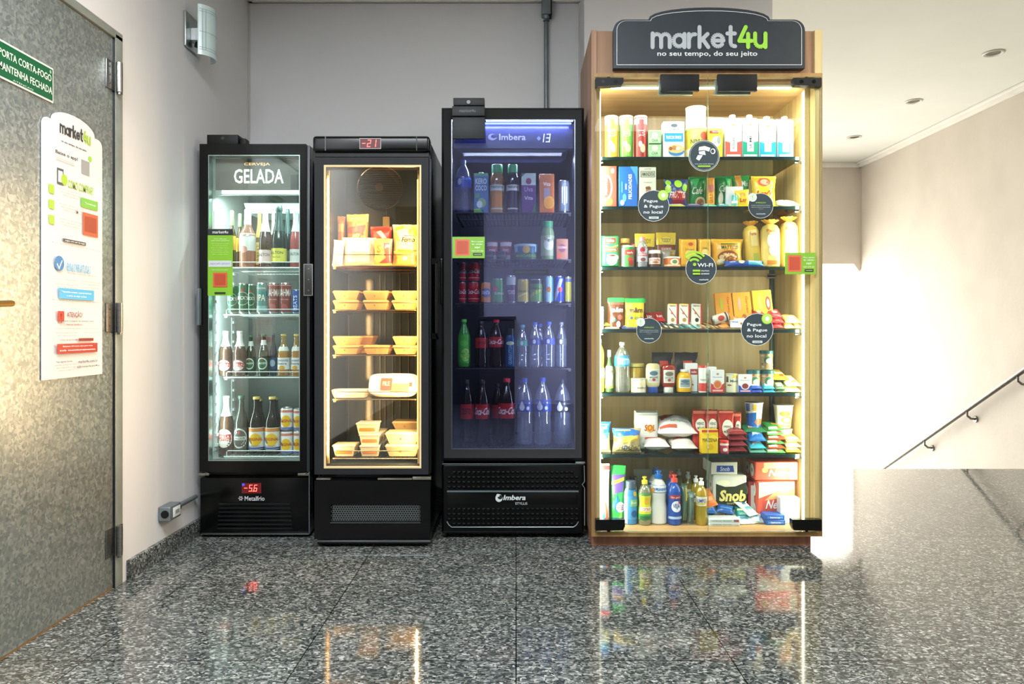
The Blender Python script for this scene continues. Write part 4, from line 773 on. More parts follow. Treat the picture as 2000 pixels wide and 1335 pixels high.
def rf_of(prof, w, h):
    P = [(r*w, z*h) for r, z in prof]
    def f(v):
        for (r0, z0), (r1, z1) in zip(P, P[1:]):
            if z0 <= v <= z1: return r0+(r1-r0)*(v-z0)/max(1e-9, z1-z0)
        return P[-1][0] if v > P[-1][1] else P[0][0]
    return f
def bottle(w, h, kind, body, cap=None, bands=(), items=(), flat_=1.0, liquid=None, top=None):
    """bands: (v0, v1, colour) wraps glued round the bottle (the first carries items, u over half the girth); cap colour"""
    pr = PROF[kind]; d = {}; m = MB(); m.lathe([(r*w, z*h) for r, z in pr], MC(body, 'g'), 24, sy=flat_); d['body'] = m; f = rf_of(pr, w, h)
    if liquid: q = MB(); lv = liquid[1]*h; zz = [.008*h]+[z*h for r, z in pr if .01*h < z*h < lv]+[lv]; q.lathe([(max(.001, f(z)-.0018), z) for z in zz], MC(liquid[0], 'g'), 24, sy=flat_); d['liquid'] = q
    if bands:
        q = MB()
        for v0, v1, c in bands:
            n = max(2, int((v1-v0)*14)); q.lathe([(f((v0+(v1-v0)*i/n)*h)+.0006, (v0+(v1-v0)*i/n)*h) for i in range(n+1)], MC(c), 24, sy=flat_, caps=False)
        if items:
            s0 = lambda u, v, e: (((f(v)+.0006+e)*math.sin(u/(w/2))), -((f(v)+.0006+e)*math.cos(u/(w/2)))*flat_, v)
            art(q, items, PI*w/2, h, s0)
        d['label'] = q
    if cap and kind in CAPS:
        r, z0, z1 = CAPS[kind]; q = MB(); q.lathe([(r*w, z0*h), (r*w, (z1-.008)*h), (r*w*.9, z1*h)], MC(cap), 20)
        if kind == 'deterg': q.lathe([(r*w*.5, z1*h), (r*w*.42, (z1+.04)*h), (r*w*.75, (z1+.045)*h), (r*w*.7, h)], MC(cap), 14)
        d['cap'] = q
    if kind in ('wine', 'champ'):
        z0 = top[1] if top else .66; zz = [z0]+[z for r, z in pr if z > z0+.01]; q = MB(); q.lathe([(f(z*h)+.0012, z*h) for z in zz]+[(.17*w, h)], MC(top[0], 'f'), 20)
        if kind == 'champ': q.lathe([(.23*w, .90*h), (.24*w, .93*h), (.23*w, .96*h)], MC(top[0], 'f'), 18)
        d['foil_capsule'] = q
    if kind == 'squeeze': q = MB(); q.lathe([(.33*w, 0), (.34*w, .012*h), (.335*w, .175*h), (.30*w, .18*h)], MC(cap), 20); d['cap'] = q
    return d
def can(w, h, col, items=(), top='#b9bcbd', bands=()):
    m = MB(); P = [(.38, 0), (.45, .025), (.5, .07), (.5, .90), (.45, .965), (.43, .975)]; m.lathe([(r*w, z*h) for r, z in P[:3]], C('#a9acad', 's'), 24, caps=True)
    b = MB(); b.lathe([(r*w, z*h) for r, z in P[2:5]], MC(col, 'g'), 24, caps=False)
    for v0, v1, c in bands: b.lathe([(.503*w, v0*h), (.503*w, v1*h)], MC(c, 'g'), 24, caps=False)
    if items: art(b, items, PI*w/2, h, lambda u, v, e: ((w*.503+e)*math.sin(u/(w/2)), -(w*.503+e)*math.cos(u/(w/2)), v), kind='g')
    t = MB(); t.lathe([(.45*w, .963*h), (.445*w, .99*h), (.42*w, 1*h), (.405*w, .975*h), (.1*w, .972*h)], C(top, 's'), 24); t.box(-.1*w, .1*w, -.24*w, .05*w, .975*h, .985*h, C(top, 's'))
    t.V += m.V and []; n = len(t.V); t.add(m.V, m.F, C('#a9acad', 's'))
    return {'body': b, 'can_ends': t}
def box(w, h, d, col, items=(), side=None, fold=True, kind='p'):
    m = MB(); m.box(-w/2, w/2, -d/2, d/2, 0, h, MC(col, kind), bev=min(.0018, d*.1), seg=1)
    if side: m.box(-w/2-.0003, -w/2+.001, -d/2+.002, d/2-.002, .002, h-.002, MC(side)); m.box(w/2-.001, w/2+.0003, -d/2+.002, d/2-.002, .002, h-.002, MC(side))
    art(m, items, w, h, flat(-d/2), .0004, curved=False); return {'box': m}
def carton(w, h, d, col, items=(), cap=None, gable=0):
    m = MB(); hb = h*(1-gable)
    if gable:
        V = [(-w/2, -d/2, 0), (w/2, -d/2, 0), (w/2, d/2, 0), (-w/2, d/2, 0), (-w/2, -d/2, hb), (w/2, -d/2, hb), (w/2, d/2, hb), (-w/2, d/2, hb), (-w/2, -.1*d, h*.985), (w/2, -.1*d, h*.985), (w/2, .1*d, h*.985), (-w/2, .1*d, h*.985)]
        m.add(V, [(0, 3, 2, 1), (0, 1, 5, 4), (1, 2, 6, 5), (2, 3, 7, 6), (3, 0, 4, 7), (4, 5, 9, 8), (5, 6, 10, 9), (6, 7, 11, 10), (7, 4, 8, 11), (8, 9, 10, 11)], MC(col))
    else: m.box(-w/2, w/2, -d/2, d/2, 0, h*.97, MC(col), bev=.002, seg=1)
    art(m, items, w, hb, flat(-d/2), .0004, curved=False); D_ = {'carton': m}
    if cap: q = MB(); z0 = h*.93 if gable else h*.965; cy = -.22*d if gable else -.1*d; q.lathe([(w*.19, z0), (w*.19, h*1.02), (w*.16, h*1.035)], MC(cap), 16, (0, cy)); D_['cap'] = q
    return D_
def bag(w, h, d, col, items=(), kind='f', stand=False, seal='', seed=1, wr=.16, top=None, sealv=.055, brick=False):
    """wrapped bag: crimped ends, wrinkled swelling faces; stand: wide bottom, thin top"""
    nx, ny = 18, 24; rnd = seed*7.3
    def T(u, v):
        if brick: return d/2*max(0, 1-abs(2*u)**10)**.5*max(0, 1-abs(2*v-1)**14)**.5*(1+.05*noise.noise(Vector((u*6+rnd, v*6, rnd))))+.0007
        a = max(0, 1-abs(2*u)**2.6)**.55
        if stand: b = (min(1, v/.06)**.5)*(1 if v < .3 else max(0, 1-((v-.3)/(.7-sealv))**1.6) if v < 1-sealv else 0)*(1-.15*v)
        else: t = (v-sealv)/(1-2*sealv); b = 0 if t <= 0 or t >= 1 else (math.sin(PI*t))**.42
        n = noise.noise(Vector((u*5+rnd, v*5, rnd)))*wr+noise.noise(Vector((u*13, v*11+rnd, 3)))*wr*.5
        return d/2*a*b*(1+n)+.0007
    def Wd(v):
        if brick: return 1
        pin = 1-.10*math.sin(PI*min(1, max(0, v)))**1.2 if not stand else 1-.03*math.sin(PI*min(1, max(0, v)))
        return pin
    def P(u, v, sgn, e=0):
        zz = v+(.012*noise.noise(Vector((u*6, v*3, rnd+5))) if (v < .02 or v > .98) and not (stand and v < .5) else 0)
        return (u*w*Wd(v)+.012*w*noise.noise(Vector((u*3, v*7, rnd+2))), sgn*(T(u, v)+e), max(0, zz)*h)
    m = MB(); V = []; F = []
    for sgn in (-1, 1):
        for j in range(ny+1):
            for i in range(nx+1): V.append(P(i/nx-.5, j/ny, sgn))
    k = (nx+1)*(ny+1)
    for j in range(ny):
        for i in range(nx):
            a = j*(nx+1)+i; F += [(a, a+1, a+nx+2, a+nx+1), (k+a, k+a+nx+1, k+a+nx+2, k+a+1)]
    for j in range(ny): a = j*(nx+1); b = a+nx; F += [(a, a+nx+1, k+a+nx+1, k+a), (b, k+b, k+b+nx+1, b+nx+1)]
    for i in range(nx): F += [(i, k+i, k+i+1, i+1), (ny*(nx+1)+i, ny*(nx+1)+i+1, k+ny*(nx+1)+i+1, k+ny*(nx+1)+i)]
    m.add(V, F, MC(col, kind))
    S = lambda u, v, e: P(max(-.499, min(.499, u/w)), v/h, -1, e+.0012)
    art(m, items, w, h, S, .0004, kind=kind)
    D_ = {'pouch': m}
    if seal:
        q = MB(); art(q, [('r', -.49, 1-sealv, .49, .985, seal)]+([] if stand else [('r', -.49, .012, .49, sealv, seal)]), w, h, S, .0012, kind='f'); D_['seal'] = q
    return D_
def tin(w, h, col, items=(), lid='#c8ccc8', lidh=.1, bands=(), lidw=1.03, body_kind='p', fill=None):
    m = MB(); m.lathe([(.47*w, 0), (.5*w, .01*h), (.5*w, h*(1-lidh))], MC(col, body_kind) if isinstance(col, str) else col, 26)
    if fill: m.lathe([(.46*w, .01*h), (.485*w, .03*h), (.485*w, h*(1-lidh)*.96)], MC(fill, 'm'), 26)
    for v0, v1, c in bands: m.lathe([(.503*w, v0*h), (.503*w, v1*h)], MC(c), 26, caps=False)
    if items: art(m, items, PI*w/2, h, lambda u, v, e: ((w*.505+e)*math.sin(u/(w/2)), -(w*.505+e)*math.cos(u/(w/2)), v))
    q = MB(); q.lathe([(.5*w*lidw*.98, h*(1-lidh)), (.5*w*lidw, h*(1-lidh*.9)), (.5*w*lidw, h*(1-lidh*.12)), (.47*w*lidw, h)], MC(lid), 26)
    return {'body': m, 'lid': q}
def cup(w, h, col, items=(), lid='#e9e6dc', bands=()):
    f = lambda v: w*(.36+.14*v/h); m = MB(); m.lathe([(w*.36, 0), (w*.5, h*.96)], MC(col), 26)
    for v0, v1, c in bands: m.lathe([(f(v0*h)+.0005, v0*h), (f(v1*h)+.0005, v1*h)], MC(c), 26, caps=False)
    art(m, items, PI*w*.43, h, lambda u, v, e: ((f(v)+.0006+e)*math.sin(u/(w*.43)), -(f(v)+.0006+e)*math.cos(u/(w*.43)), v))
    q = MB(); q.lathe([(w*.52, h*.95), (w*.525, h*.965), (w*.52, h*.985), (w*.48, h*.99)], MC(lid), 26); return {'cup': m, 'lid': q}
def tray(w, h, d, col, fill=None, lid=None, items=()):
    """pressed food container: tapered tub with rolled rim"""
    m = MB(); def_ = lambda s, z: [(-w/2*s, -d/2*s, z), (w/2*s, -d/2*s, z), (w/2*s, d/2*s, z), (-w/2*s, d/2*s, z)]
    V = def_(.78, 0)+def_(.94, h*.86)+def_(1, h*.88)+def_(1, h*.94)+def_(.93, h*.94)+def_(.8, h*.4); F = [(3, 2, 1, 0)]
    for q in range(5):
        for k in range(4): k2 = (k+1) % 4; F.append((q*4+k, q*4+k2, q*4+4+k2, q*4+4+k))
    F.append((20, 21, 22, 23)); m.add(V, F, MC(col, 'p')); D_ = {'tub': m}
    if fill: q = MB(); q.box(-w*.36, w*.36, -d*.455, d*.4, h*.2, h*.8, MC(fill, 'm'), bev=h*.1); q.V = [(x*(1+.2*z/h), y, z) for x, y, z in q.V]; q.V = [(x, y if y > 0 else y*(.93+.07*z/h), z) for x, y, z in q.V]; D_['food'] = q
    if lid: q = MB(); q.box(-w*.49, w*.49, -d*.49, d*.49, h*.93, h, MC(lid), bev=h*.05); art(q, items, w, h, flat(-d*.5), .001, curved=False); D_['lid'] = q
    return D_
def clam(w, h, d, col):
    """kraft clamshell meal box: flaring base, shallow sloping lid"""
    m = MB(); s = lambda k, z: [(-w/2*k, -d/2*k, z), (w/2*k, -d/2*k, z), (w/2*k, d/2*k, z), (-w/2*k, d/2*k, z)]
    V = s(.76, 0)+s(.98, h*.80)+s(1, h*.82)+s(1, h*.86); F = [(3, 2, 1, 0)]
    for q in range(3):
        for k in range(4): k2 = (k+1) % 4; F.append((q*4+k, q*4+k2, q*4+4+k2, q*4+4+k))
    F.append((12, 13, 14, 15)); m.add(V, F, MC(col, 'm'))
    q = MB(); V = s(1.01, h*.86)+s(.94, h); F = [(3, 2, 1, 0), (4, 5, 6, 7)]+[(k, (k+1) % 4, (k+1) % 4+4, k+4) for k in range(4)]; q.add(V, F, MC(col, 'm'))
    q.box(-.012, .012, -d/2*1.01-.001, -d/2*.9, h*.80, h*.9, MC(col, 'm')); art(q, [('c', -.05, .45, .025, .12, '#8a5a2c')], w, h, flat(-d/2*.9), .0006, curved=False); return {'base': m, 'lid': q}
def loaf(w, h, d, col, items=(), neck='#d9a13a', seed=1):
    """bread bag standing on end, gathered and splayed at the top"""
    m = MB(); pr = [(.40, 0), (.48, .03), (.5, .1), (.5, .6), (.47, .78), (.36, .87), (.15, .915)]
    n = 22; V = []; F = []
    f = rf_of(pr, w, h)
    def sup(a): c, s = math.sin(a), -math.cos(a); k = (abs(c)**3.2+abs(s)**3.2)**(-1/3.2); return c*k, s*k
    for i, (r, z) in enumerate(pr):
        for k in range(n): c, s = sup(2*PI*k/n); q = 1+.05*noise.noise(Vector((k*.9, z*9, seed))); V.append((r*w*c*q, r*w*s*q*d/w, z*h))
    for i in range(len(pr)-1):
        for k in range(n): k2 = (k+1) % n; F.append((i*n+k, i*n+k2, (i+1)*n+k2, (i+1)*n+k))
    F.append(tuple(range(n-1, -1, -1))); m.add(V, F, MC(col, 'f'))
    S = lambda u, v, e: (u, -(f(v)*d/w*(max(0, 1-(min(.999, abs(u)/max(.001, f(v))))**3.2))**(1/3.2))*1.03-e-.0005, v)
    art(m, items, w, h, S, .0004, kind='p')
    q = MB(); V = []; F = []
    for i, (r, z) in enumerate([(.13, .905), (.30, .95), (.40, 1.0)]):
        for k in range(n): rr = r*(1+.28*(k % 2)*i/2); V.append((rr*w*math.sin(2*PI*k/n), -rr*w*.6*math.cos(2*PI*k/n), z*h+(.01*h*math.sin(k*2.1) if i == 2 else 0)))
    for i in range(2):
        for k in range(n): k2 = (k+1) % n; F.append((i*n+k, i*n+k2, (i+1)*n+k2, (i+1)*n+k))
    q.add(V, F, MC(neck, 'f')); return {'bag': m, 'gathered_neck': q}
def bar(w, h, d, col, items=(), seed=1): return bag(w, h, d, col, items, seed=seed, wr=.08, sealv=.05)

def put(x0, x1, yt, D, zb, w_=None):
    """a slot on a shelf: pixel columns x0..x1 and top row yt at depth D over shelf height zb -> centre x, width, height"""
    return X((x0+x1)/2, D), (x1-x0)/FOC*D*.97, Z(yt, D)-zb

# ================================================================ goods in the oak cabinet
SZ = {k: Z(py, YC+.075)+.0006 for k, py in zip('ABCDEF', (304, 401, 520, 643, 768, 888))}; SZ['G'] = Z(1037, YC)+.0006
F0 = 3.292
CLR = {'A': 2.01, 'B': SZ['A']-.0165, 'C': SZ['B']-.0165, 'D': SZ['C']-.0165, 'E': SZ['D']-.0165, 'F': SZ['E']-.0165, 'G': SZ['F']-.0165}
def up(fn, name, cat, label, x0, x1, yt, sh, *a, D=F0, d=None, group=None, dz=0, rx=0, ry=0, rz=0, **k):
    """standing goods: fn(w, h, [d], ...)"""
    zs = SZ[sh] if isinstance(sh, str) else sh
    if isinstance(sh, str) and D < 3.7: x1 = min(x1, 1569); yt = max(yt, CY0-(CLR[sh]-.003-EYE)*FOC/(D+(0 if fn not in (bottle, can, tin, cup) else .03)))
    rnd = fn in (bottle, can, tin, cup); xc, w_, _ = put(x0, x1, yt, D, zs)
    if rnd: Dc = D+w_/2; xc, w_, h_ = put(x0, x1, yt, Dc, zs+dz); y = Dc
    else: h_ = Z(yt, D)-zs-dz; y = D+(d or w_)/2
    parts = fn(w_, h_, *a, **k) if rnd else fn(w_, h_, d or w_, *a, **k)
    return prod(name, parts, label, cat, group, (xc, y, zs+dz), rx, ry, rz)
def lay(name, cat, label, x0, x1, th, L, sh, col, items=(), D=F0, dz=0, group=None, rx=-86, ry=0, rz=0, fn=bag, **k):
    """goods lying on their back: th is the thickness, L the length running away from the viewer"""
    zs = SZ[sh] if isinstance(sh, str) else sh; x1 = min(x1, 1569); xc, w_, _ = put(x0, x1, 0, D, zs)
    return prod(name, fn(w_, L, th, col, items, **k), label, cat, group, (xc, D+th/2+.002, zs+dz), rx, ry, rz)
def ltr(c, t, u=0, v=.5, h=.2, w=.7, **k): return ('t', t, u, v, h, w, c)
WHT = '#f2f2ee'
# ---- top shelf
for x0, x1, c, c2, nm in ((1181, 1207, '#e0a83a', '#c98a24', 'orange'), (1209, 1236, '#4f9e3c', '#7fcb4a', 'green'), (1238, 1264, '#b23a34', '#8e2a26', 'red')):
    it = [('r', -.12, .04, .12, .9, c2), ('t', {'o': 'CHIPS', 'g': 'CREMA', 'r': 'MAX'}[nm[0]], 0, .58, .16, .34, WHT, 90), ('c', .06, .22, .12, .1, '#e9d9a0'), ('c', -.06, .32, .09, .07, '#f0e2b4')]
    up(tin, 'snack_tube', 'snack tube', '%s tube of potato crisps standing on the top shelf' % nm, x0, x1, 228, 'A', c, it, lid='#eef0ec', lidh=.05, bands=[(.80, .93, '#e8e4d8')])  # pale band below the lid paints in glare from the glass
for k, (a, b) in enumerate(((279, 0), (254, 1))):
    up(box, 'small_green_box', 'box', 'pale green square box on the top shelf, %s of the stack of two' % ('lower', 'upper')[k], 1266, 1292, a, 'A', '#86b886', [('r', -.4, .15, .4, .5, '#a6cca2'), ('c', 0, .65, .25, .2, '#c8e0b8'), ('t', 'CHA', 0, .3, .2, .5, '#3f7a48')], d=.05, D=F0+.002, dz=k*.0576)
up(box, 'cereal_box', 'box', 'white cereal box with blue band and pictured bowl', 1295, 1337, 237, 'A', '#dfe6e8', [('r', -.45, .44, .45, .68, '#2a8fc4'), ('t', 'FLOCOS FINOS', 0, .56, .09, .72, WHT), ('t', 'QUAKER', .02, .78, .09, .46, '#2d3a48'), ('c', .02, .89, .16, .05, '#39495a'), ('c', .12, .17, .38, .12, '#2f79b4'), ('c', .10, .24, .40, .12, '#d9b27a'), ('c', .02, .27, .12, .06, '#b07a3e'), ('c', .2, .25, .1, .05, '#efe0bc'), ('c', -.15, .25, .08, .05, '#8a5a30')], d=.05)
up(tin, 'milk_powder_can', 'can', 'yellow green milk powder can, lower one of a pair', 1338, 1380, 251, 'A', '#cfc24a', [('c', 0, .72, .30, .15, '#e9d870'), ('c', .22, .70, .16, .14, '#b8443a'), ('t', 'NINHO', 0, .52, .14, .46, '#3a4a32'), ('r', -.5, .0, .5, .3, '#e6e2c0')], bands=[(.86, .9, '#8fa83c')], lid='#d7d8c0', lidh=.07)
up(tin, 'milk_powder_can', 'can', 'white milk powder can stacked on the yellow green one', 1339, 1379, 211, 'A', '#eceade', [('c', 0, .70, .30, .14, '#efe28a'), ('c', .2, .72, .12, .1, '#cf8a9a'), ('t', 'NINHO', 0, .48, .14, .46, '#9aa88a')], lid='#e8dfb0', lidh=.1, dz=Z(251, 3.339)-SZ['A']+.0005)
up(box, 'yellow_box', 'box', 'yellow box with a red flash right of the powder cans', 1384, 1412, 250, 'A', '#e2cc3c', [('r', -.45, .82, .2, .92, '#a8322a'), ('c', .05, .55, .33, .18, '#c9d4c8'), ('c', .22, .6, .12, .14, '#8fa0a0'), ('t', 'FARINHA LACTEA', 0, .87, .05, .5, WHT)], d=.05)
up(box, 'white_box', 'box', 'plain white box standing behind the yellow box', 1382, 1414, 229, 'A', '#e9ebe6', [('t', 'integral', 0, .8, .04, .6, '#98a2a8')], d=.04, D=F0+.07)  # white shape stands in for glare over the yellow box
for x0, x1, yt, c, nm, tx in ((1416, 1449, 226, '#cf5a4e', 'red', 'INTEGRAL'), (1450, 1481, 226, '#1f9a80', 'green', 'SEMI'), (1483, 1516, 229, '#1f9ed2', 'light blue', 'DESNATADO'), (1519, 1550, 229, '#1a7fc4', 'darker blue', 'ZERO LACTOSE')):
    it = [('p', [(-.5, .0), (-.5, .44), (-.2, .40), (.2, .40), (.5, .44), (.5, 0)], c), ('r', -.2, .16, .22, .72, '#eef3f2'), ('t', tx, .01, .40, .34, .16, '#4a565a', 90), ('t', 'Piracanjuba', 0, .80, .03, .74, '#4a5a66'), ('c', 0, .87, .09, .03, '#c9a24a'), ('r', -.42, .03, .42, .08, '#dfe8e6')]
    up(carton, 'milk_carton', 'carton', 'white milk carton with a %s lower half' % nm, x0, x1, yt, 'A', '#eef2f2', it, d=.06, cap='#f3f5f4', gable=.10)
# ---- second shelf
up(box, 'chocolate_box', 'box', 'red and white chocolate assortment box at the left end', 1165, 1205, 324, 'B', '#d84a3e', [('c', -.05, .48, .33, .32, '#f0d9cc'), ('c', -.05, .48, .26, .27, '#c2362e'), ('t', 'NESTLE', -.06, .5, .42, .16, WHT, 90), ('c', .15, .12, .14, .09, '#e0a23a'), ('c', -.2, .15, .12, .05, '#f2e0cc'), ('c', .3, .88, .08, .06, WHT)], d=.04)
up(box, 'chocolate_box', 'box', 'bright blue chocolate box with vertical white title', 1208, 1246, 325, 'B', '#1d62b8', [('p', [(.5, .5), (.5, 1), (.1, 1), (.35, .8)], '#4a9ad8'), ('t', 'FELICIDADES', .1, .5, .62, .17, WHT, 90), ('t', 'MINHAS', -.12, .5, .14, .09, WHT, 90), ('r', -.38, .35, -.28, .62, '#3f86cf'), ('c', -.2, .22, .1, .1, '#57b2e0'), ('c', -.32, .1, .12, .07, '#9ab8dc')], d=.04)
up(box, 'wafer_box', 'box', 'tall off-white wafer box with a framed dark name plate', 1248, 1282, 326, 'B', '#d4d8c4', [('r', -.42, .74, .42, .90, '#4a5048'), ('r', -.39, .75, .39, .89, '#b9bda8'), ('t', 'AMANDITA', 0, .82, .10, .74, '#33382f'), ('t', 'LACTA', 0, .95, .03, .4, '#5a6258'), ('t', 'CLASSICO', 0, .61, .03, .5, '#8a8e7c'), ('p', [(-.12, .5), (.12, .52), (.2, .43), (0, .28), (-.1, .3)], '#a07a4a'), ('c', .02, .47, .16, .035, '#6a4a2e')], d=.035)
lay('snack_bar', 'bar', 'brown wrapped bar beside the off-white wafer box', 1284, 1300, .018, .09, 'B', '#6a4436', [('r', -.3, .3, .3, .7, '#b07858')], D=F0+.06, dz=.03, rx=-60)
up(bag, 'candy_bag', 'sweet bag', 'blue and lime bag of fruit sweets with red lettering', 1297, 1346, 349, 'B', '#27407e', [('c', -.34, .88, .12, .10, '#9ad23a'), ('c', -.36, .66, .13, .14, '#b4dc44'), ('c', .08, .84, .17, .14, '#a8dc3c'), ('c', .38, .70, .13, .13, '#8ecf3a'), ('p', [(-.3, .42), (-.1, .55), (.15, .62), (.4, .5), (.42, .32), (.2, .25), (-.15, .25)], '#b0302c'), ('t', 'FRUTTIS', .05, .45, .22, .7, '#e8ddd0', 0, .2), ('c', .05, .2, .3, .08, '#7a2030'), ('t', 'mastigavel', .05, .1, .06, .4, WHT)], d=.04, D=F0+.03, seed=2, seal='')
up(bag, 'coffee_candy_bag', 'sweet bag', 'large glossy green bag left of the glass door meeting line', 1346, 1384, 343, 'B', '#1f7a3e', [('t', 'Cafe', -.08, .55, .22, .6, '#dfe8cc', 0, .3), ('c', .1, .2, .3, .16, '#c8b48a'), ('c', .1, .2, .2, .1, '#8a5a3a'), ('p', [(-.4, .9), (.1, .95), (-.2, .6)], '#3fa85c')], d=.045, D=F0+.05, seed=3)
up(bag, 'orange_stick_pack', 'snack pack', 'narrow orange snack pack in front of two green bags', 1381, 1397, 346, 'B', '#e39a3c', [('r', -.4, .55, .4, .75, '#d07a78'), ('r', -.4, .1, .4, .5, '#efb03a'), ('t', 'GULA', 0, .3, .3, .5, '#c0402c', 90)], d=.02, D=F0+.025, seed=4)
up(bag, 'coffee_candy_bag', 'sweet bag', 'glossy green bag right of the narrow orange pack', 1397, 1432, 342, 'B', '#217f42', [('t', 'Cafe', 0, .6, .2, .6, '#dfe8cc', 0, .3), ('c', -.2, .3, .14, .2, '#e8e0cc'), ('p', [(.1, .95), (.45, .9), (.3, .5)], '#46b064')], d=.045, D=F0+.05, seed=5)
up(bag, 'coffee_candy_bag', 'sweet bag', 'green bag with orange strip, left of the yellow crisp bag', 1431, 1467, 341, 'B', '#2a9a46', [('r', -.35, .45, .0, 1, '#e29a44'), ('t', 'Mix', .2, .75, .16, .4, WHT)], d=.04, D=F0+.075, seed=6)
up(box, 'white_card_box', 'box', 'flat white box leaning between the green bags and crisps', 1417, 1452, 364, 'B', '#e6eaee', [], d=.012, D=F0+.035)
up(bag, 'crisp_bag', 'crisp bag', 'tall yellow crisp bag with red lettering on second shelf', 1469, 1520, 342, 'B', '#e2c226', [('c', -.02, .80, .26, .14, '#c8503c'), ('c', -.02, .80, .17, .09, '#e4a888'), ('t', "Lay's", -.02, .42, .24, .66, '#b8322a', 0, .15, .03), ('c', 0, .16, .25, .1, '#e9d080'), ('r', -.4, .93, .42, .97, '#efe06a')], d=.05, D=F0+.03, seed=7)
up(bag, 'crisp_bag', 'crisp bag', 'small yellow crisp bag leaning left of the tall one', 1439, 1468, 371, 'B', '#e4c83a', [('t', 'Lay', 0, .35, .3, .5, '#b8322a', 0, .1), ('c', 0, .72, .2, .12, '#d8a03a')], d=.03, D=F0+.006, seed=8, ry=-6)
up(can, 'round_sweet_roll', 'sweet roll', 'short teal roll with a dark ringed end by the small yellow bag', 1429, 1441, 381, 'B', '#58b0a8', [('r', -.5, .3, .5, .5, WHT)], D=F0+.004)
lay('gum_pack', 'sweet pack', 'lime green flat sweet pack in front of the blue candy bag', 1305, 1342, .016, .08, 'B', '#c8d23c', [('r', -.4, .1, .4, .4, '#e4e6dc'), ('c', 0, .6, .2, .1, '#7aa83a')], seed=2, rx=-78)
lay('gum_pack', 'sweet pack', 'purple and lime flat sweet pack left of the door meeting line', 1343, 1374, .016, .08, 'B', '#5c5488', [('r', -.45, .6, .45, .9, '#d0d24a'), ('r', -.4, .1, .4, .3, '#aaa6c4')], seed=3, rx=-78)
lay('mint_pack', 'sweet pack', 'long teal and white sweet pack under the orange pack', 1375, 1404, .017, .09, 'B', '#7fc4b8', [('r', -.4, .2, .4, .5, WHT), ('c', .2, .7, .15, .1, '#c05a4a')], seed=4, rx=-78)
lay('mint_pack', 'sweet pack', 'blue and teal sweet pack left of the ringed roll', 1405, 1430, .017, .09, 'B', '#5fb4b0', [('r', -.1, .4, .5, .95, '#2a86c0'), ('r', -.4, .1, .0, .35, '#e8efe8')], seed=5, rx=-76)
lay('yellow_snack_pack', 'snack pack', 'flat yellow pack lying under the crisp bags', 1424, 1470, .012, .10, 'B', '#e8d62c', [('r', -.4, .2, .4, .3, '#f2ea84')], seed=6, rx=-84, D=F0-.004)
lay('yellow_snack_pack', 'snack pack', 'flat yellow pack lying right of the round notice sticker', 1484, 1524, .014, .10, 'B', '#e6d43a', [('r', -.4, .2, .4, .3, '#f2ea84')], seed=7, rx=-82, D=F0-.004)
lay('white_snack_bag', 'snack bag', 'white pillow bag lying at the right end of second shelf', 1522, 1571, .042, .15, 'B', '#eeeedd', [('t', 'sal', 0, .5, .2, .3, '#b8c0a8')], seed=8, rx=-80)
# ---- third shelf
up(bag, 'coffee_pack', 'coffee pack', 'green brick pack of ground coffee with pictured white cup', 1173, 1211, 459, 'C', '#2f9e58', [('r', -.28, .74, .28, .92, '#c23a30'), ('t', 'Melitta', 0, .83, .09, .4, WHT), ('p', [(-.4, .70), (0, .63), (.4, .70), (.4, .66), (0, .59), (-.4, .66)], '#b8dc5a'), ('r', -.38, .48, .38, .60, '#c8442e'), ('t', 'TRADICIONAL', 0, .54, .05, .6, WHT), ('c', .08, .22, .28, .17, '#eef0ea'), ('c', .08, .36, .25, .05, '#f4f4ee'), ('c', .08, .36, .2, .03, '#4a3a2a'), ('c', .36, .3, .08, .07, '#e4e8e0')], d=.055, kind='p', brick=True)
up(box, 'brown_pack', 'pack', 'thin brown and red pack at the very left of third shelf', 1164, 1171, 458, 'C', '#9a5a30', [('r', -.5, .1, .0, .9, '#c8553a')], d=.05)
up(tin, 'glass_jar', 'jar', 'glass jar with golden lid behind the small green tin', 1212, 1231, 466, 'C', thin('#f6f0e0', 2, 'jar_glass'), lid='#c9a24a', lidh=.16, fill='#b98a4a', D=F0+.09)
up(tin, 'coffee_tin', 'tin', 'small green coffee tin with red panels', 1213, 1239, 480, 'C', '#3f9a4e', [('r', -.2, .55, .35, .80, '#c0392e'), ('t', 'cafe', .08, .67, .1, .3, WHT), ('c', .12, .35, .18, .12, '#c8523c'), ('r', .0, .06, .3, .3, '#a83a30'), ('r', -.45, .05, -.2, .9, '#e8efe4')], lid='#cfe0cc', lidh=.08)
up(tin, 'red_lidded_jar', 'jar', 'jar with wide red lid behind the pink topped bottle', 1230, 1252, 477, 'C', '#8a5a48', lid='#c8404a', lidh=.2, D=F0+.10)
up(bottle, 'syrup_bottle', 'bottle', 'small clear topping bottle with pink cap and red emblem', 1243, 1265, 463, 'C', 'round', thin('#e6eef2', 3, 'clear_plastic', .35, '#c9d2da'), '#e29aa8', [(.18, .62, '#c8ced6')], [('c', -.02, .56, .16, .09, '#a8283c'), ('r', -.3, .36, .3, .46, '#b03040'), ('t', 'MORANGO', 0, .41, .06, .46, WHT), ('c', 0, .25, .15, .06, '#7a4a44')])
up(bag, 'cookie_pouch', 'pouch', 'brown pouch with yellow top behind the pink topped bottle', 1240, 1281, 455, 'C', '#6a4028', [('r', -.5, .62, .5, 1.0, '#e0c63c'), ('t', 'TODDY', 0, .78, .14, .6, '#7a5a1c'), ('t', 'CHOC', 0, .5, .08, .5, '#c8503c'), ('c', .1, .3, .2, .12, '#b8884a')], d=.04, D=F0+.075, stand=True, seed=11)
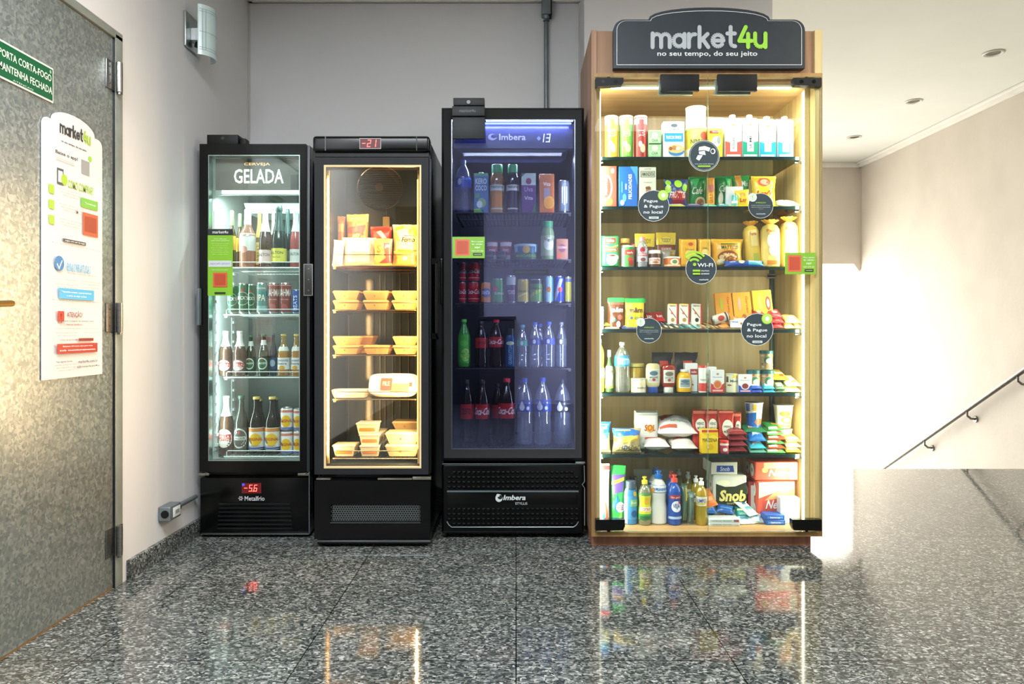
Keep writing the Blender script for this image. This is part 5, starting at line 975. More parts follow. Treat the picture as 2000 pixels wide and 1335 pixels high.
up(bag, 'cookie_pouch', 'pouch', 'brown pouch with yellow top, right of its twin', 1282, 1322, 453, 'C', '#74482c', [('r', -.5, .66, .5, 1.0, '#dcbf36'), ('c', 0, .78, .3, .1, '#e9dc6a'), ('t', 'TODDY', 0, .78, .12, .5, '#7a5a1c'), ('r', -.35, .48, .4, .6, '#a8402c'), ('t', 'COOKIES', 0, .54, .06, .5, WHT)], d=.04, D=F0+.075, stand=True, seed=12)
up(tin, 'spread_jar', 'jar', 'chocolate spread jar with white lid', 1266, 1290, 489, 'C', '#4a2a1c', [('r', -.4, .18, .4, .55, '#e8dcd0'), ('t', 'nutella', 0, .44, .14, .5, '#b8322c'), ('c', .0, .28, .18, .07, '#a8703c')], lid='#e9ece6', lidh=.2)
up(bag, 'foil_pack', 'pack', 'small silver foil pack behind the round orange tin', 1291, 1322, 487, 'C', '#8a8472', [('r', .05, .3, .45, .9, '#7a6420'), ('r', -.4, .2, 0, .5, '#c4c4b8')], d=.025, D=F0+.035, seed=13)
up(tin, 'round_tin', 'tin', 'low round tin with orange band and silver rim', 1295, 1329, 502, 'C', '#c46a2e', [('c', .05, .5, .17, .3, '#dfe4cc'), ('c', .05, .5, .10, .18, '#7a8a4a'), ('r', -.4, .1, .42, .25, '#e0cfa0')], lid='#dfe3e0', lidh=.15)
up(tin, 'round_tin', 'tin', 'low round red orange tin left of the wireless sticker', 1331, 1351, 504, 'C', '#b84a2c', [('r', -.4, .3, .4, .5, '#e0a070')], lid='#dfe3e0', lidh=.15, D=F0+.02)
up(bag, 'brown_sugar_pack', 'pack', 'golden yellow pack left of the door meeting line, third shelf', 1328, 1363, 465, 'C', '#e0a82e', [('c', .1, .8, .14, .06, '#c8503a'), ('c', .08, .45, .3, .2, '#e8c466'), ('t', 'Uniao', .05, .62, .08, .5, '#8a5a1c')], d=.05, seed=14, brick=True, D=F0+.02)
up(bag, 'brown_sugar_pack', 'pack', 'golden yellow pack just right of the door meeting line', 1365, 1390, 465, 'C', '#e2ae36', [('c', .0, .45, .3, .2, '#ecd27a'), ('t', 'Uniao', .0, .66, .08, .5, '#8a5a1c')], d=.05, seed=15, brick=True, D=F0+.02)
up(bag, 'bun_bag', 'bread bag', 'puffy orange yellow bag of hot dog buns', 1391, 1457, 465, 'C', '#e2ac34', [('c', -.02, .38, .34, .20, '#8a4a26'), ('c', -.02, .36, .30, .14, '#dfc088'), ('c', .05, .30, .22, .08, '#a85c2e'), ('t', 'MATTIZZI', .03, .70, .13, .56, '#3a3a1c', 0, .1), ('r', -.25, .80, .3, .83, '#3a5a26'), ('t', 'hot dog', .03, .60, .05, .4, '#b8402c'), ('c', -.25, .2, .12, .1, '#f0e2b4')], d=.07, D=F0+.028, seed=16)
lay('biscuit_roll', 'biscuit roll', 'long blue and aqua biscuit roll lying before the bun bag', 1415, 1497, .028, .032, 'C', '#2a4f9e', [('r', .1, .1, .5, .9, '#3fa8c4'), ('c', -.08, .5, .08, .3, '#e8d8a8'), ('t', 'passatempo', .28, .5, .4, .3, WHT), ('t', 'leite', -.32, .5, .3, .14, '#c8d8f0')], seed=17, D=F0-.012, rx=-40)
lw = [('c', -.0, .56, .30, .17, '#f4ecd0'), ('t', 'Pao', -.12, .76, .06, .4, '#c0602c'), ('t', 'TRADICIONAL', .0, .68, .025, .5, '#a8502c'), ('r', -.3, .06, .34, .14, '#d8762c'), ('c', .05, .35, .25, .12, '#f2e8c8')]
up(loaf, 'bread_loaf', 'bread', 'yellow sliced bread bag leaning at the left of the loaves', 1462, 1492, 431, 'C', '#e2bf52', [('r', -.2, .45, .25, .8, '#ecd68c'), ('t', 'Forma', 0, .72, .08, .4, '#b8502c'), ('r', -.1, .1, .2, .3, '#a8b04a')], d=.07, D=F0+.035, neck='#c98f34', seed=1, group='loaves of sliced bread', ry=-5)
up(loaf, 'bread_loaf', 'bread', 'pale yellow sliced bread bag, middle of the front loaves', 1491, 1528, 427, 'C', '#ecd070', lw, d=.08, D=F0+.005, neck='#dfa83e', seed=2, group='loaves of sliced bread')
up(loaf, 'bread_loaf', 'bread', 'pale yellow sliced bread bag at the right, partly behind the green code tag', 1529, 1564, 421, 'C', '#ecd278', lw, d=.08, D=F0+.03, neck='#e0aa3c', seed=3, group='loaves of sliced bread')
up(loaf, 'bread_loaf', 'bread', 'bread bag with orange gathered top standing behind the others', 1456, 1486, 430, 'C', '#d9ad48', [], d=.07, D=F0+.16, neck='#d3923a', seed=4, group='loaves of sliced bread')
up(loaf, 'bread_loaf', 'bread', 'bread bag showing its orange top between the two front loaves', 1516, 1546, 425, 'C', '#dcb352', [], d=.07, D=F0+.17, neck='#dc9c3c', seed=5, group='loaves of sliced bread')
# ---- fourth shelf
bz = (Z(598, F0)-SZ['D'])/4
for k in range(4):
    up(box, 'small_blue_box', 'box', 'small white and blue sweet box, %s from the shelf in its stack' % ('lowest', 'second', 'third', 'topmost')[k], 1161, 1179, 0, 'D', '#e4e8f0', [('r', -.5, .5, .5, 1, '#2a4a9a' if k == 3 else '#6f8fc4'), ('t', 'BIS', 0, .7, .3, .5, '#dfe6f4')], d=.06, dz=k*bz) if 0 else prod('small_blue_box', box((1179-1161)/FOC*F0, bz-.0008, .06, '#e4e8f0', [('r', -.5, .5, .5, 1, '#2a4a9a' if k == 3 else '#6f8fc4'), ('t', 'BIS', 0, .25, .3, .6, '#31508f')]), 'small white and blue sweet box, %s from the shelf in its stack' % ('lowest', 'second', 'third', 'topmost')[k], 'box', 'stack of small blue and white boxes', (X(1170, F0), F0+.03, SZ['D']+k*bz))
up(bag, 'sweet_pouch', 'pouch', 'brown stand-up pouch of chocolate sweets with green top', 1187, 1222, 581, 'D', '#5a3420', [('r', -.5, .86, .5, 1, '#2f9e4a'), ('r', -.4, .78, .45, .85, '#7a4a30'), ('t', 'm&m', .05, .62, .16, .7, '#d8cfc4', 0, 0, .03), ('c', .2, .38, .14, .08, '#b8504a'), ('c', -.15, .30, .12, .06, '#3f7a6a'), ('c', .1, .16, .12, .1, '#d8d0c8')], d=.04, D=F0+.03, stand=True, seed=21)
up(bag, 'sweet_pouch', 'pouch', 'yellow stand-up pouch of chocolate sweets with green top', 1222, 1260, 582, 'D', '#e4c430', [('r', -.5, .86, .5, 1, '#2fa44e'), ('t', 'm&m', .05, .62, .17, .7, '#5a4632', 0, 0, .03), ('c', -.1, .38, .12, .05, '#e0a82c'), ('c', .08, .36, .12, .05, '#8a9a3c'), ('c', -.22, .37, .08, .04, '#3a6a9a'), ('c', .32, .34, .1, .06, '#8a5a34')], d=.04, D=F0+.015, stand=True, seed=22)
up(bag, 'sweet_pouch', 'pouch', 'dark pouch with green top hiding behind the yellow pouch', 1228, 1263, 583, 'D', '#4a3426', [('r', -.5, .86, .5, 1, '#288a40')], d=.03, D=F0+.08, stand=True, seed=23)
lay('flat_snack', 'snack pack', 'cream flat snack pack below the brown pouch', 1181, 1211, .012, .1, 'D', '#e2d6b0', [], seed=1, rx=-84); lay('flat_snack', 'snack pack', 'mustard flat snack pack resting on the cream one', 1180, 1194, .012, .08, 'D', '#b0983a', [], seed=2, dz=.014, rx=-80, D=F0+.01)
lay('flat_snack', 'snack pack', 'dark blue flat snack pack below the yellow pouch', 1215, 1248, .013, .1, 'D', '#2a4a8a', [('r', -.4, .3, .0, .7, '#c8ccd4')], seed=3, rx=-82, D=F0-.006)
for k, (a, b, z, lb) in enumerate(((1262, 1281, .034, 'upper left red wafer bar beside the yellow pouch'), (1281, 1302, .036, 'upper right red wafer bar left of the slim biscuit boxes'), (1263, 1283, .016, 'lower left red wafer bar behind the notice sticker'), (1284, 1303, .016, 'lower right red wafer bar with white lettering'))):
    lay('wafer_bar', 'bar', lb, a, b, .016, .09, 'D', '#b02824', [('t', 'kat', 0, .4, .3, .6, '#e8dcd8'), ('r', -.4, .75, .4, .85, '#c8483c')], D=F0+.04, dz=z, seed=30+k, rx=-62, group='red wafer bars')
for k, (a, b) in enumerate(((1304, 1324), (1326, 1347), (1350, 1371))):
    up(box, 'slim_biscuit_box', 'biscuit box', 'slim white biscuit box with red edge, %s of the three leaning' % ('left', 'middle', 'right')[k], a, b, 594, SZ['D']+.018, '#e6e0d0', [('r', .36, 0, .5, 1, '#b83a2c'), ('p', [(-.4, .75), (.3, .3), (.3, .36), (-.4, .81)], '#5a4438'), ('t', 'negresco', -.05, .88, .06, .6, '#3a3430'), ('c', (-.02, .0, .02)[k], .22, .18, .10, '#2a2624' if k == 2 else '#a8884a'), ('c', -.1, .55, .12, .06, '#c86a4a'), ('r', -.5, .93, .36, 1, '#e8c86a' if k < 2 else '#d8d4c8')], d=.02, D=F0+.045, rx=-9, ry=3)
cols = ['#c8862c', '#2a3444', '#39463f', '#33505a', '#55605a', '#5a6a64', '#b8d0c8', '#c8d8cc']
for k in range(8):
    x = 1289+k*10.6; lay('chocolate_bar', 'bar', '%s chocolate bar fanned on the fourth shelf before the slim boxes' % ('amber', 'navy', 'dark green', 'deep teal', 'grey', 'grey green', 'pale aqua tipped', 'white and aqua tipped')[k], x, x+9.3, .0095, .12, 'D', cols[k], [('r', -.4, .05, .4, .2, '#2aa0a0' if k > 3 else '#d8c8a0'), ('t', 'talento', 0, .5, .5, .4, '#cfd4cc', 90)], D=F0-.002+.0004*k, dz=.004*(k % 2), rx=-70, rz=24, seed=40+k, group='fanned chocolate bars')
for k in range(6):
    x = 1371+k*8; lay('cereal_bar', 'bar', '%s cereal bar fanned right of the door meeting line' % ('red brown', 'tan', 'dark brown', 'golden brown', 'cocoa brown', 'orange brown')[k], x, x+6.8, .009, .11, 'D', ('#9a3a2a', '#b08a5a', '#4a3426', '#a8803c', '#5f4530', '#b8742c')[k], [('r', -.4, .1, .4, .3, '#d8c8a8')], D=F0, dz=.003*(k % 2), rx=-72, rz=30, seed=50+k, group='fanned cereal bars')
prod('biscuit_roll', can(.042, .075, '#d8cfc0', [('c', 0, .5, .2, .2, '#b84a3a'), ('r', -.4, .8, .4, .9, '#4a4038')], '#3a4038'), 'short round biscuit roll lying beside the yellow boxes', 'biscuit roll', None, (X(1392, F0+.02), F0+.03, SZ['D']+.020), 0, 72)
for k, (a, b, yt, y0) in enumerate(((1401, 1435, 572, '#d8962c'), (1436, 1472, 571, '#e0a234'), (1475, 1514, 567, '#e8be34'))):
    it = [('t', 'Baton' if k == 2 else 'Garoto', .28 if k < 2 else -.18, .62, .5, .14, '#b8442c' if k < 2 else '#d8a828', -90), ('c', -.15, .65, .08, .2, '#a8b83a' if k == 0 else '#e0a89a' if k == 1 else '#ecd060'), ('c', .05 if k < 2 else .28, .22 if k < 2 else .62, .24 if k == 0 else .14, .12 if k < 2 else .2, '#5a4230' if k == 0 else '#a8602c' if k == 1 else '#9a3a30')]
    if k == 2: it += [('c', .28, .62, .07, .12, '#e4c4a8')]
    up(box, 'chocolate_box', 'chocolate box', ('amber yellow chocolate box with a dark sweet pictured, left of three leaning', 'amber yellow chocolate box in the middle of the leaning three', 'bright yellow box with a red oval, right of the leaning three')[k], a, b, yt, SZ['D']+.012, y0, it, d=.024, D=F0+.05, rx=-10, ry=-3)
lay('white_snack_pack', 'snack pack', 'white and yellow snack pack before the amber boxes', 1434, 1462, .02, .06, 'D', '#ece8d4', [('r', -.3, .3, .3, .6, '#e0a040')], D=F0+.03, dz=.03, seed=60, rx=-50)
lay('white_snack_pack', 'snack pack', 'white and blue snack pack left of the round green badge', 1428, 1452, .018, .06, 'D', '#e4ecf0', [('t', 'kinder', 0, .5, .25, .6, '#2a6ab0')], D=F0+.005, dz=.008, seed=61, rx=-55)
lay('orange_snack_pack', 'snack pack', 'orange snack pack low before the first amber box', 1408, 1430, .02, .07, 'D', '#d88a3c', [('r', -.3, .3, .3, .6, '#eccaa0')], D=F0+.012, dz=.006, seed=62, rx=-60, rz=20)
for k, (a, b, dz, lb) in enumerate(((1474, 1500, .052, 'red pack leaning before the bright yellow box'), (1504, 1532, .052, 'top red sweet pack of the pile of three'), (1506, 1535, .028, 'middle red sweet pack of the pile of three'), (1508, 1534, .004, 'bottom red sweet pack of the pile of three'))):
    lay('red_sweet_pack', 'sweet pack', lb, a, b, .024, .08, 'D', ('#a8382e', '#b8323c', '#c22c30', '#b42a2e')[k], [('c', 0, .4, .22, .16, '#e0b8a0'), ('r', -.4, .7, .4, .8, '#d86a5c')], D=F0+(.012, .008, .002, 0)[k], dz=dz, seed=63+k, rx=-64, group='red sweet packs')
for k, (a, b, dz, lb) in enumerate(((1537, 1575, .026, 'pale yellow snack bag on top at the right end of fourth shelf'), (1535, 1556, .002, 'lower left pale yellow snack bag at the right end of fourth shelf'), (1556, 1576, .002, 'lower right pale yellow snack bag at the right end of fourth shelf'))):
    lay('yellow_snack_bag', 'snack bag', lb, a, b, .026, .10, 'D', '#e4cf7a', [('c', 0, .4, .22, .12, '#efe4b8'), ('r', -.4, .75, .4, .85, '#d8a848')], D=F0, dz=dz, seed=70+k, rx=-70)
# ---- fifth shelf
OIL = thin('#efe08a', 1.5, 'oil_in_plastic', .30, '#e4d25a')
up(bottle, 'oil_bottle', 'bottle', 'tall clear bottle of pale yellow oil at the left end', 1161, 1181, 662, 'E', 'oil', OIL, '#dfe0c8', [(.28, .46, '#dcd8a0')], [('c', 0, .37, .25, .06, '#b8b04a')], liquid=('#ded06a', .8))
up(bottle, 'olive_oil_bottle', 'bottle', 'green olive oil bottle with white cap', 1182, 1198, 683, 'E', 'wine', '#3a5a2e', None, [(.10, .62, '#b9c8a0')], [('c', 0, .36, .25, .12, '#eef0e4'), ('t', 'OLIVA', 0, .5, .05, .5, '#3a5a2e'), ('r', -.5, .1, .5, .16, '#a8c83c')], top=('#e8ebe0', .84))
up(bottle, 'water_bottle', 'bottle', 'large clear water bottle with sky blue label, fifth shelf', 1199, 1231, 668, 'E', 'big', thin('#eef2ea', 3, 'water_plastic', .12, '#dfe8e0'), '#e9efee', [(.52, .74, '#2f9ad0')], [('c', .05, .62, .3, .07, '#7fcdea'), ('t', 'Crystal', .0, .66, .05, .5, WHT)])
up(tin, 'sweetcorn_jar', 'jar', 'glass jar of yellow preserve behind the white tin', 1229, 1258, 709, 'E', thin('#f4efd8', 2, 'jar_glass'), [('r', -.4, .3, .3, .42, '#c8a83a')], lid='#d8c870', lidh=.12, fill='#d8b83c', D=F0+.075)
up(tin, 'white_tin', 'tin', 'off-white tin in front of the yellow jar', 1232, 1262, 738, 'E', '#dfdcc4', [('r', -.4, .2, -.1, .8, '#c8cdbf'), ('r', 0, .55, .4, .7, '#e8dc9a'), ('t', 'milho', .1, .35, .15, .4, '#6a6a44')], lid='#c4c8b4', lidh=.08)
up(tin, 'white_tin', 'tin', 'pale tin with blue mark behind the jar of yellow preserve', 1232, 1258, 712, 'E', '#c9cdb8', [('r', -.4, .3, 0, .6, '#6a8ab0')], lid='#b8bca8', lidh=.08, D=F0+.17)
for x0, x1, yt, b, cp, tg, ct, lb in ((1261, 1290, 709, '#d9cf9a', '#1d4a9e', '#4a6a78', 'MAIONESE', 'cream mayonnaise squeeze bottle standing on a blue cap'), (1291, 1320, 711, '#8a2a18', '#d9dcd2', '#6a6450', 'KETCHUP', 'dark red ketchup squeeze bottle standing on a white cap')):
    up(bottle, 'squeeze_bottle', 'bottle', lb, x0, x1, yt, 'E', 'squeeze', b, cp, [(.32, .80, b)], [('r', -.26, .34, .26, .80, '#e4e4d4'), ('r', -.22, .37, .22, .77, '#b8c0b4'), ('c', 0, .66, .18, .08, tg), ('t', ct, 0, .52, .05, .36, '#33403a'), ('c', 0, .44, .07, .05, '#a83a2a')], flat_=.62)
up(bottle, 'mustard_bottle', 'bottle', 'bright yellow mustard jar bottle with white cap', 1321, 1351, 716, 'E', 'mustard', '#d8a81c', '#dfe2d6', [(.2, .5, '#d8a81c')], [('r', -.26, .18, .26, .56, '#e6e6dc'), ('r', -.22, .21, .22, .53, '#8aa0a0'), ('c', 0, .44, .18, .06, '#4a6a78'), ('t', 'MOSTARDA', 0, .34, .05, .36, '#33403a')], flat_=.8)
for k, (a, b) in enumerate(((1274, 1317), (1318, 1366))):
    up(bag, 'black_pouch', 'pouch', 'glossy black pouch with red patch at the back, %s of the door line' % ('farther left', 'nearer left')[k], a, b, 688, 'E', '#1c1e1e', [('r', -.15, .62, .25, .78, '#b83a2c'), ('t', 'SNACK', 0, .4, .1, .5, '#7a7a76')], d=.045, D=F0+.12, stand=True, seed=80+k)
up(box, 'white_red_pack', 'pack', 'white carton with a red name panel behind the mustard', 1338, 1363, 709, 'E', '#dfe3de', [('r', -.1, .60, .5, .80, '#9a3a34'), ('t', 'molho', .2, .70, .08, .4, WHT), ('c', .1, .25, .06, .03, '#4a6a40')], d=.04, D=F0+.045)
up(tin, 'coconut_milk_bottle', 'bottle', 'small white and red bottle beside the door meeting line', 1364, 1380, 713, 'E', '#dfe6da', [('r', -.4, .05, .4, .35, '#c83a34'), ('t', 'leite', 0, .48, .08, .5, '#8a9a86')], lid='#c8463e', lidh=.09)
for x0, x1, yt, c, em, lb, D in ((1388, 1415, 722, '#c43a36', '#c8703a', 'small white and red sauce carton right of the door line', F0), (1442, 1469, 731, '#1f4fae', '#8a3a34', 'small white and blue cream carton with a strawberry picture', F0), (1376, 1400, 716, '#c85a4a', '#d8a08a', 'white and red carton half hidden by the sauce carton', F0+.06)):
    up(box, 'small_carton', 'carton', lb, x0, x1, yt, 'E', '#e6e9e6', [('p', [(-.5, 0), (-.5, .42), (-.2, .30), (.2, .30), (.5, .42), (.5, 0)], c), ('c', 0, .36, .32, .20, '#d9a88a' if c != '#1f4fae' else '#dfe4ea'), ('c', 0, .36, .24, .15, em), ('t', 'Piracanjuba', 0, .68, .05, .7, '#3a7a9a'), ('c', 0, .82, .1, .05, '#b89a6a'), ('r', -.38, .05, .38, .13, '#e0b0a8')], d=.035, D=D)
up(tin, 'condensed_milk_tin', 'tin', 'cream tin with dark lettering between the two small cartons', 1417, 1440, 729, 'E', '#dcdcb8', [('r', .0, .78, .4, .98, '#d8bc3c'), ('t', 'Moca', .1, .62, .14, .5, '#2f5a6a'), ('r', -.4, .55, -.25, .85, '#5a4a44'), ('c', -.2, .4, .12, .04, '#a84a40')], lid='#c4c9b4', lidh=.06)
jz = Z(722, F0+.02)-SZ['E']
for a, b, yt, dz, lb in ((1459, 1484, 722, 0, 'nut jar with dark teal lid, left of the bottom pair'), (1486, 1511, 722, 0, 'nut jar with dark teal lid, right of the bottom pair'), (1484, 1509, 684, jz+.001, 'nut jar with dark teal lid stacked on top')):
    up(tin, 'nut_jar', 'jar', lb, a, b, yt, 'E', '#b09a6e', [('c', 0, .5, .22, .2, '#3f7a60'), ('c', .05, .45, .17, .14, '#d8dcc0'), ('r', -.42, .70, -.2, .76, '#d8cfa8'), ('c', -.3, .3, .06, .05, '#8a5a3c'), ('c', .33, .25, .05, .05, '#c86a4a'), ('c', -.25, .15, .06, .05, '#e0cfa0'), ('c', .28, .72, .06, .05, '#8a6a44'), ('c', .1, .14, .06, .05, '#d9c8a0'), ('c', -.1, .82-.04, .05, .04, '#9a5c48')], lid='#1f5f62', lidh=.17, lidw=1.06, D=F0+.02, dz=dz, group='nut jars with teal lids')
for k, (a, b, c, c2, dz, lb) in enumerate(((1466, 1491, '#2a56b8', '#c8d0e4', .016, 'upper royal blue sachet before the nut jars'), (1466, 1492, '#2450b0', '#8a4a6a', 0, 'lower royal blue sachet before the nut jars'), (1493, 1516, '#2fa4b8', '#e8e4dc', .016, 'upper aqua sachet before the nut jars'), (1492, 1517, '#2f9ab4', '#bfe0e4', 0, 'lower aqua sachet before the nut jars'), (1517, 1537, '#4a6a4e', '#a8b89a', .014, 'upper dark green sachet beside the aqua ones'), (1516, 1538, '#3f5f46', '#a8b89a', 0, 'lower dark green sachet beside the aqua ones'))):
    lay('sachet', 'sachet', lb, a, b, .016, .07, 'E', c, [('r', -.35, .2, .35, .6, c2)], D=F0-.008, dz=dz, seed=90+k, rx=-66, group='sachets before the nut jars')
for k, (a, b, c, dz, lb) in enumerate(((1514, 1545, '#b8a82c', .052, 'yellow green bag with red mark lying on top, fifth shelf right'), (1538, 1576, '#dfe0a8', .026, 'pale bag in the middle layer at the right end of fifth shelf'), (1536, 1576, '#d8dc8a', .0, 'yellow green bag lowest at the right end of fifth shelf'))):
    lay('noodle_pack', 'pack', lb, a, b, .026, .14, 'E', c, [('r', -.3, .3, .35, .45, '#e8e8d0'), ('c', .1, .2, .15, .06, '#c8503a' if k == 0 else '#9aa83c')], D=F0+(.03, .0, -.008)[k], dz=dz, seed=96+k, rx=-74)
# ---- sixth shelf
up(bag, 'grain_bag', 'grain bag', 'blue topped bag of white grain at the left end of sixth shelf', 1162, 1195, 825, 'F', '#e2deaa', [('r', -.5, .66, .5, 1, '#1f64a8'), ('p', [(-.5, .62), (.5, .70), (.5, .5), (-.5, .45)], '#3f9ac8'), ('t', 'Comil', -.05, .84, .12, .6, WHT), ('c', -.2, .3, .25, .06, '#3a6aa8')], d=.07, seed=101, D=F0+.01, kind='f')
up(bag, 'grain_bag', 'grain bag', 'plump bag of popcorn grain with blue and yellow print', 1197, 1256, 838, 'F', '#b8aa7c', [('p', [(-.5, .66), (-.5, 1), (.1, 1), (.45, .9), (.45, .75), (0, .68)], '#2a6ab8'), ('p', [(-.5, .42), (.5, .52), (.5, .74), (-.1, .72), (-.5, .62)], '#d8c04a'), ('c', -.1, .24, .12, .1, '#3a6aa8')]+[('c', -.42+.084*i, .08+.075*j+.02*(i % 2), .026, .03, ('#e0d8b0', '#8f7f55', '#cfc08a')[(i+j) % 3]) for i in range(11) for j in range(4)], d=.085, seed=102)
up(bag, 'flour_pack', 'flour pack', 'upright white paper flour pack with a sun coloured name', 1240, 1288, 803, 'F', '#e2e2da', [('c', .12, .56, .17, .10, '#e0a83a'), ('t', 'SOL', .12, .58, .16, .46, '#b8502c', 0, .1, .02), ('r', -.1, .16, .42, .34, '#c0645a'), ('r', -.42, .4, -.3, .56, '#d8a89a'), ('r', -.1, .04, .42, .12, '#c85a50'), ('r', -.45, .9, .45, .93, '#b8c0b8')], d=.07, seed=103, D=F0+.09, kind='m', brick=True)
lay('sugar_bag', 'sugar bag', 'big white sugar bag with orange red stripes lying on two smaller ones', 1288, 1369, .088, .19, 'F', '#ece9e2', [('p', [(-.5, .6), (.3, .9), (.3, .7), (-.5, .35)], '#d4553c'), ('t', 'REFINADO', .1, .3, .08, .5, '#8a9a86'), ('r', -.45, .1, .0, .18, '#d86a50')], D=F0+.02, dz=.052, rx=-76, seed=104)
lay('sugar_bag', 'sugar bag', 'white sugar bag at the bottom left beneath the striped one', 1259, 1313, .055, .085, 'F', '#e4e4dc', [('r', -.4, .5, .4, .6, '#d88a70')], D=F0, rx=-82, seed=105)
lay('sugar_bag', 'sugar bag', 'white sugar bag at the bottom right beneath the striped one', 1314, 1367, .05, .15, 'F', '#e8e6de', [('p', [(-.5, .5), (.5, .75), (.5, .6), (-.5, .4)], '#d05a44')], D=F0, rx=-82, seed=106)
for k, (a, b, yt, D, lb) in enumerate(((1353, 1382, 800, F0+.08, 'red sauce sachet pouch left of the door line, sixth shelf'), (1380, 1404, 800, F0+.075, 'red sauce sachet pouch right behind the starch box'), (1404, 1436, 801, F0+.07, 'red pouch with white panel right of the starch box'), (1434, 1450, 806, F0+.09, 'dark red pouch half hidden before the noodle cup'))):
    up(bag, 'sauce_pouch', 'pouch', lb, a, b, yt, SZ['F']+.05 if k == 2 else 'F', '#a82c22', [('c', .05, .62 if k != 2 else .4, .36, .16 if k != 2 else .28, '#dfe0cc'), ('t', 'HEINZ', .05, .66 if k != 2 else .45, .07, .5, '#3a3a2c'), ('t', 'MOLHO', .05, .55 if k != 2 else .28, .07, .5, '#3f4a3a'), ('r', -.45, .9, .45, .97, '#d8826a')], d=.035, D=D, stand=True, seed=110+k)
up(box, 'starch_box', 'box', 'yellow corn starch box crossed by the door meeting line', 1370, 1403, 838, 'F', '#e0bc14', [('r', -.5, .88, .5, .97, '#c8402c'), ('p', [(-.5, .62), (-.5, .86), (-.1, .70), (.2, .78), (.5, .68), (.5, .6)], '#ecd03a'), ('t', 'MAIZENA', .0, .56, .15, .9, '#3a3420', 0, 0, 0), ('c', 0, .28, .22, .12, '#cfa60e')], d=.045, D=F0-.006)
up(tin, 'red_tin', 'tin', 'small tin with scarlet lid right of the starch box', 1405, 1423, 859, 'F', '#a83a44', [('r', -.4, .62, .4, .78, '#e4d4d0'), ('c', 0, .3, .16, .14, '#e8d8d4'), ('r', -.5, 0, .5, .12, '#7a2a3a')], lid='#d8392e', lidh=.22, D=F0-.004)
lay('red_packet', 'packet', 'crumpled red packet resting behind the scarlet lidded tin', 1404, 1428, .035, .1, 'F', '#b83a36', [('r', -.4, .2, .3, .4, '#e09a90')], D=F0+.05, dz=.05, rx=-70, seed=115)
for k in range(4):
    lay('jerky_packet', 'packet', 'maroon packet, %s of the stack of four' % ('lowest', 'second lowest', 'second highest', 'topmost')[k], 1425, 1463, .025, .12, 'F', ('#7a2830', '#83303a', '#7e2c30', '#8f3634')[k], [('r', -.4, .12, .4, .25, '#b05a5c'), ('c', .1, .5, .2, .1, '#a04a48')], D=F0-.002, dz=.0255*k, rx=-84, seed=120+k, group='stack of maroon packets')
cz0 = Z(836, F0+.1)
for a, b, yt, base, c, it, lb in ((1455, 1489, 836, SZ['F'], '#d8dcd0', [('r', -.4, .3, .4, .7, '#8fa8c4')], 'pale noodle cup under the blue one, half hidden'), (1455, 1490, 784, None, '#e6e4dc', [('p', [(-.5, .0), (-.5, .55), (.0, .62), (.0, .35), (.5, .2), (.5, 0)], '#1f5fa8'), ('r', -.45, .65, -.25, .95, '#2a62ae'), ('c', .14, .25, .2, .13, '#b86a44'), ('r', -.12, .68, .0, .92, '#e0c03c'), ('t', 'CUP', .22, .8, .1, .3, '#3a4a6a')], 'blue and white noodle cup standing on another'), (1512, 1547, 836, SZ['F'], '#e2d8bc', [('r', -.4, .3, .4, .7, '#d9a86a')], 'cream noodle cup under the orange printed one'), (1511, 1549, 789, None, '#ece4cc', [('c', -.05, .62, .2, .12, '#e08a3c'), ('c', .05, .35, .25, .16, '#d8a04a'), ('c', .05, .35, .15, .1, '#efd9a0'), ('r', -.45, .05, .45, .15, '#e0b060')], 'cream noodle cup with orange print at the upper right')):
    up(cup, 'noodle_cup', 'cup', lb, a, b, yt, base if base else cz0+.001, c, it, D=F0+.08, group='instant noodle cups')
for k, (a, b, c, c2, dz, D, lb) in enumerate(((1466, 1500, '#1f6ab0', '#7fbce0', .05, F0+.01, 'blue packet with a white flash on the instant soups'), (1467, 1499, '#3fa4b8', '#dfeef0', .018, F0, 'teal and white packet beneath the blue one'), (1466, 1500, '#5a9a86', '#e0e8dc', 0, F0-.004, 'green white packet lowest left of the soup pile'), (1455, 1500, '#2f7a50', '#c8563c', .085, F0+.05, 'green and red packet across the top of the soup pile'))):
    lay('soup_packet', 'packet', lb, a, b, .03 if k == 0 else .018, .11, 'F', c, [('p', [(-.3, .2), (.3, .5), (.35, .7), (-.2, .5)], c2), ('t', 'Knorr', 0, .35, .16, .5, WHT)], D=D, dz=dz, rx=-64 if k == 0 else -76, seed=130+k)
for k in range(6):
    lay('noodle_packet', 'packet', '%s striped green and red noodle packet from the shelf up, right pile' % ('lowest', 'second', 'third', 'fourth', 'fifth', 'topmost')[k], 1500+(k % 2)*2, 1537-(k % 3), .017, .12, 'F', ('#4f9a52', '#b84a34', '#3f8a48', '#a8462e', '#58a458', '#3a9448')[k], [('r', -.45, .06, .1, .22, '#e0dcc0'), ('r', -.1, .4, .45, .55, '#d0a03c'), ('c', .2, .15, .12, .06, '#cf5a3c')], D=F0-.006+.012*k, dz=.0185*k, rx=-78, seed=140+k, group='pile of noodle packets')
for k in range(3):
    lay('pasta_packet', 'packet', 'pale yellow packet, %s of the right end pile on sixth shelf' % ('bottom', 'middle', 'top')[k], 1538, 1576, .022, .12, 'F', ('#d8b432', '#e8dca0', '#e2c860')[k], [('r', -.4, .1, .4, .3, '#f0e4a8')], D=F0-.004+.006*k, dz=.0225*k, rx=-80, seed=150+k, group='pile of yellow packets')
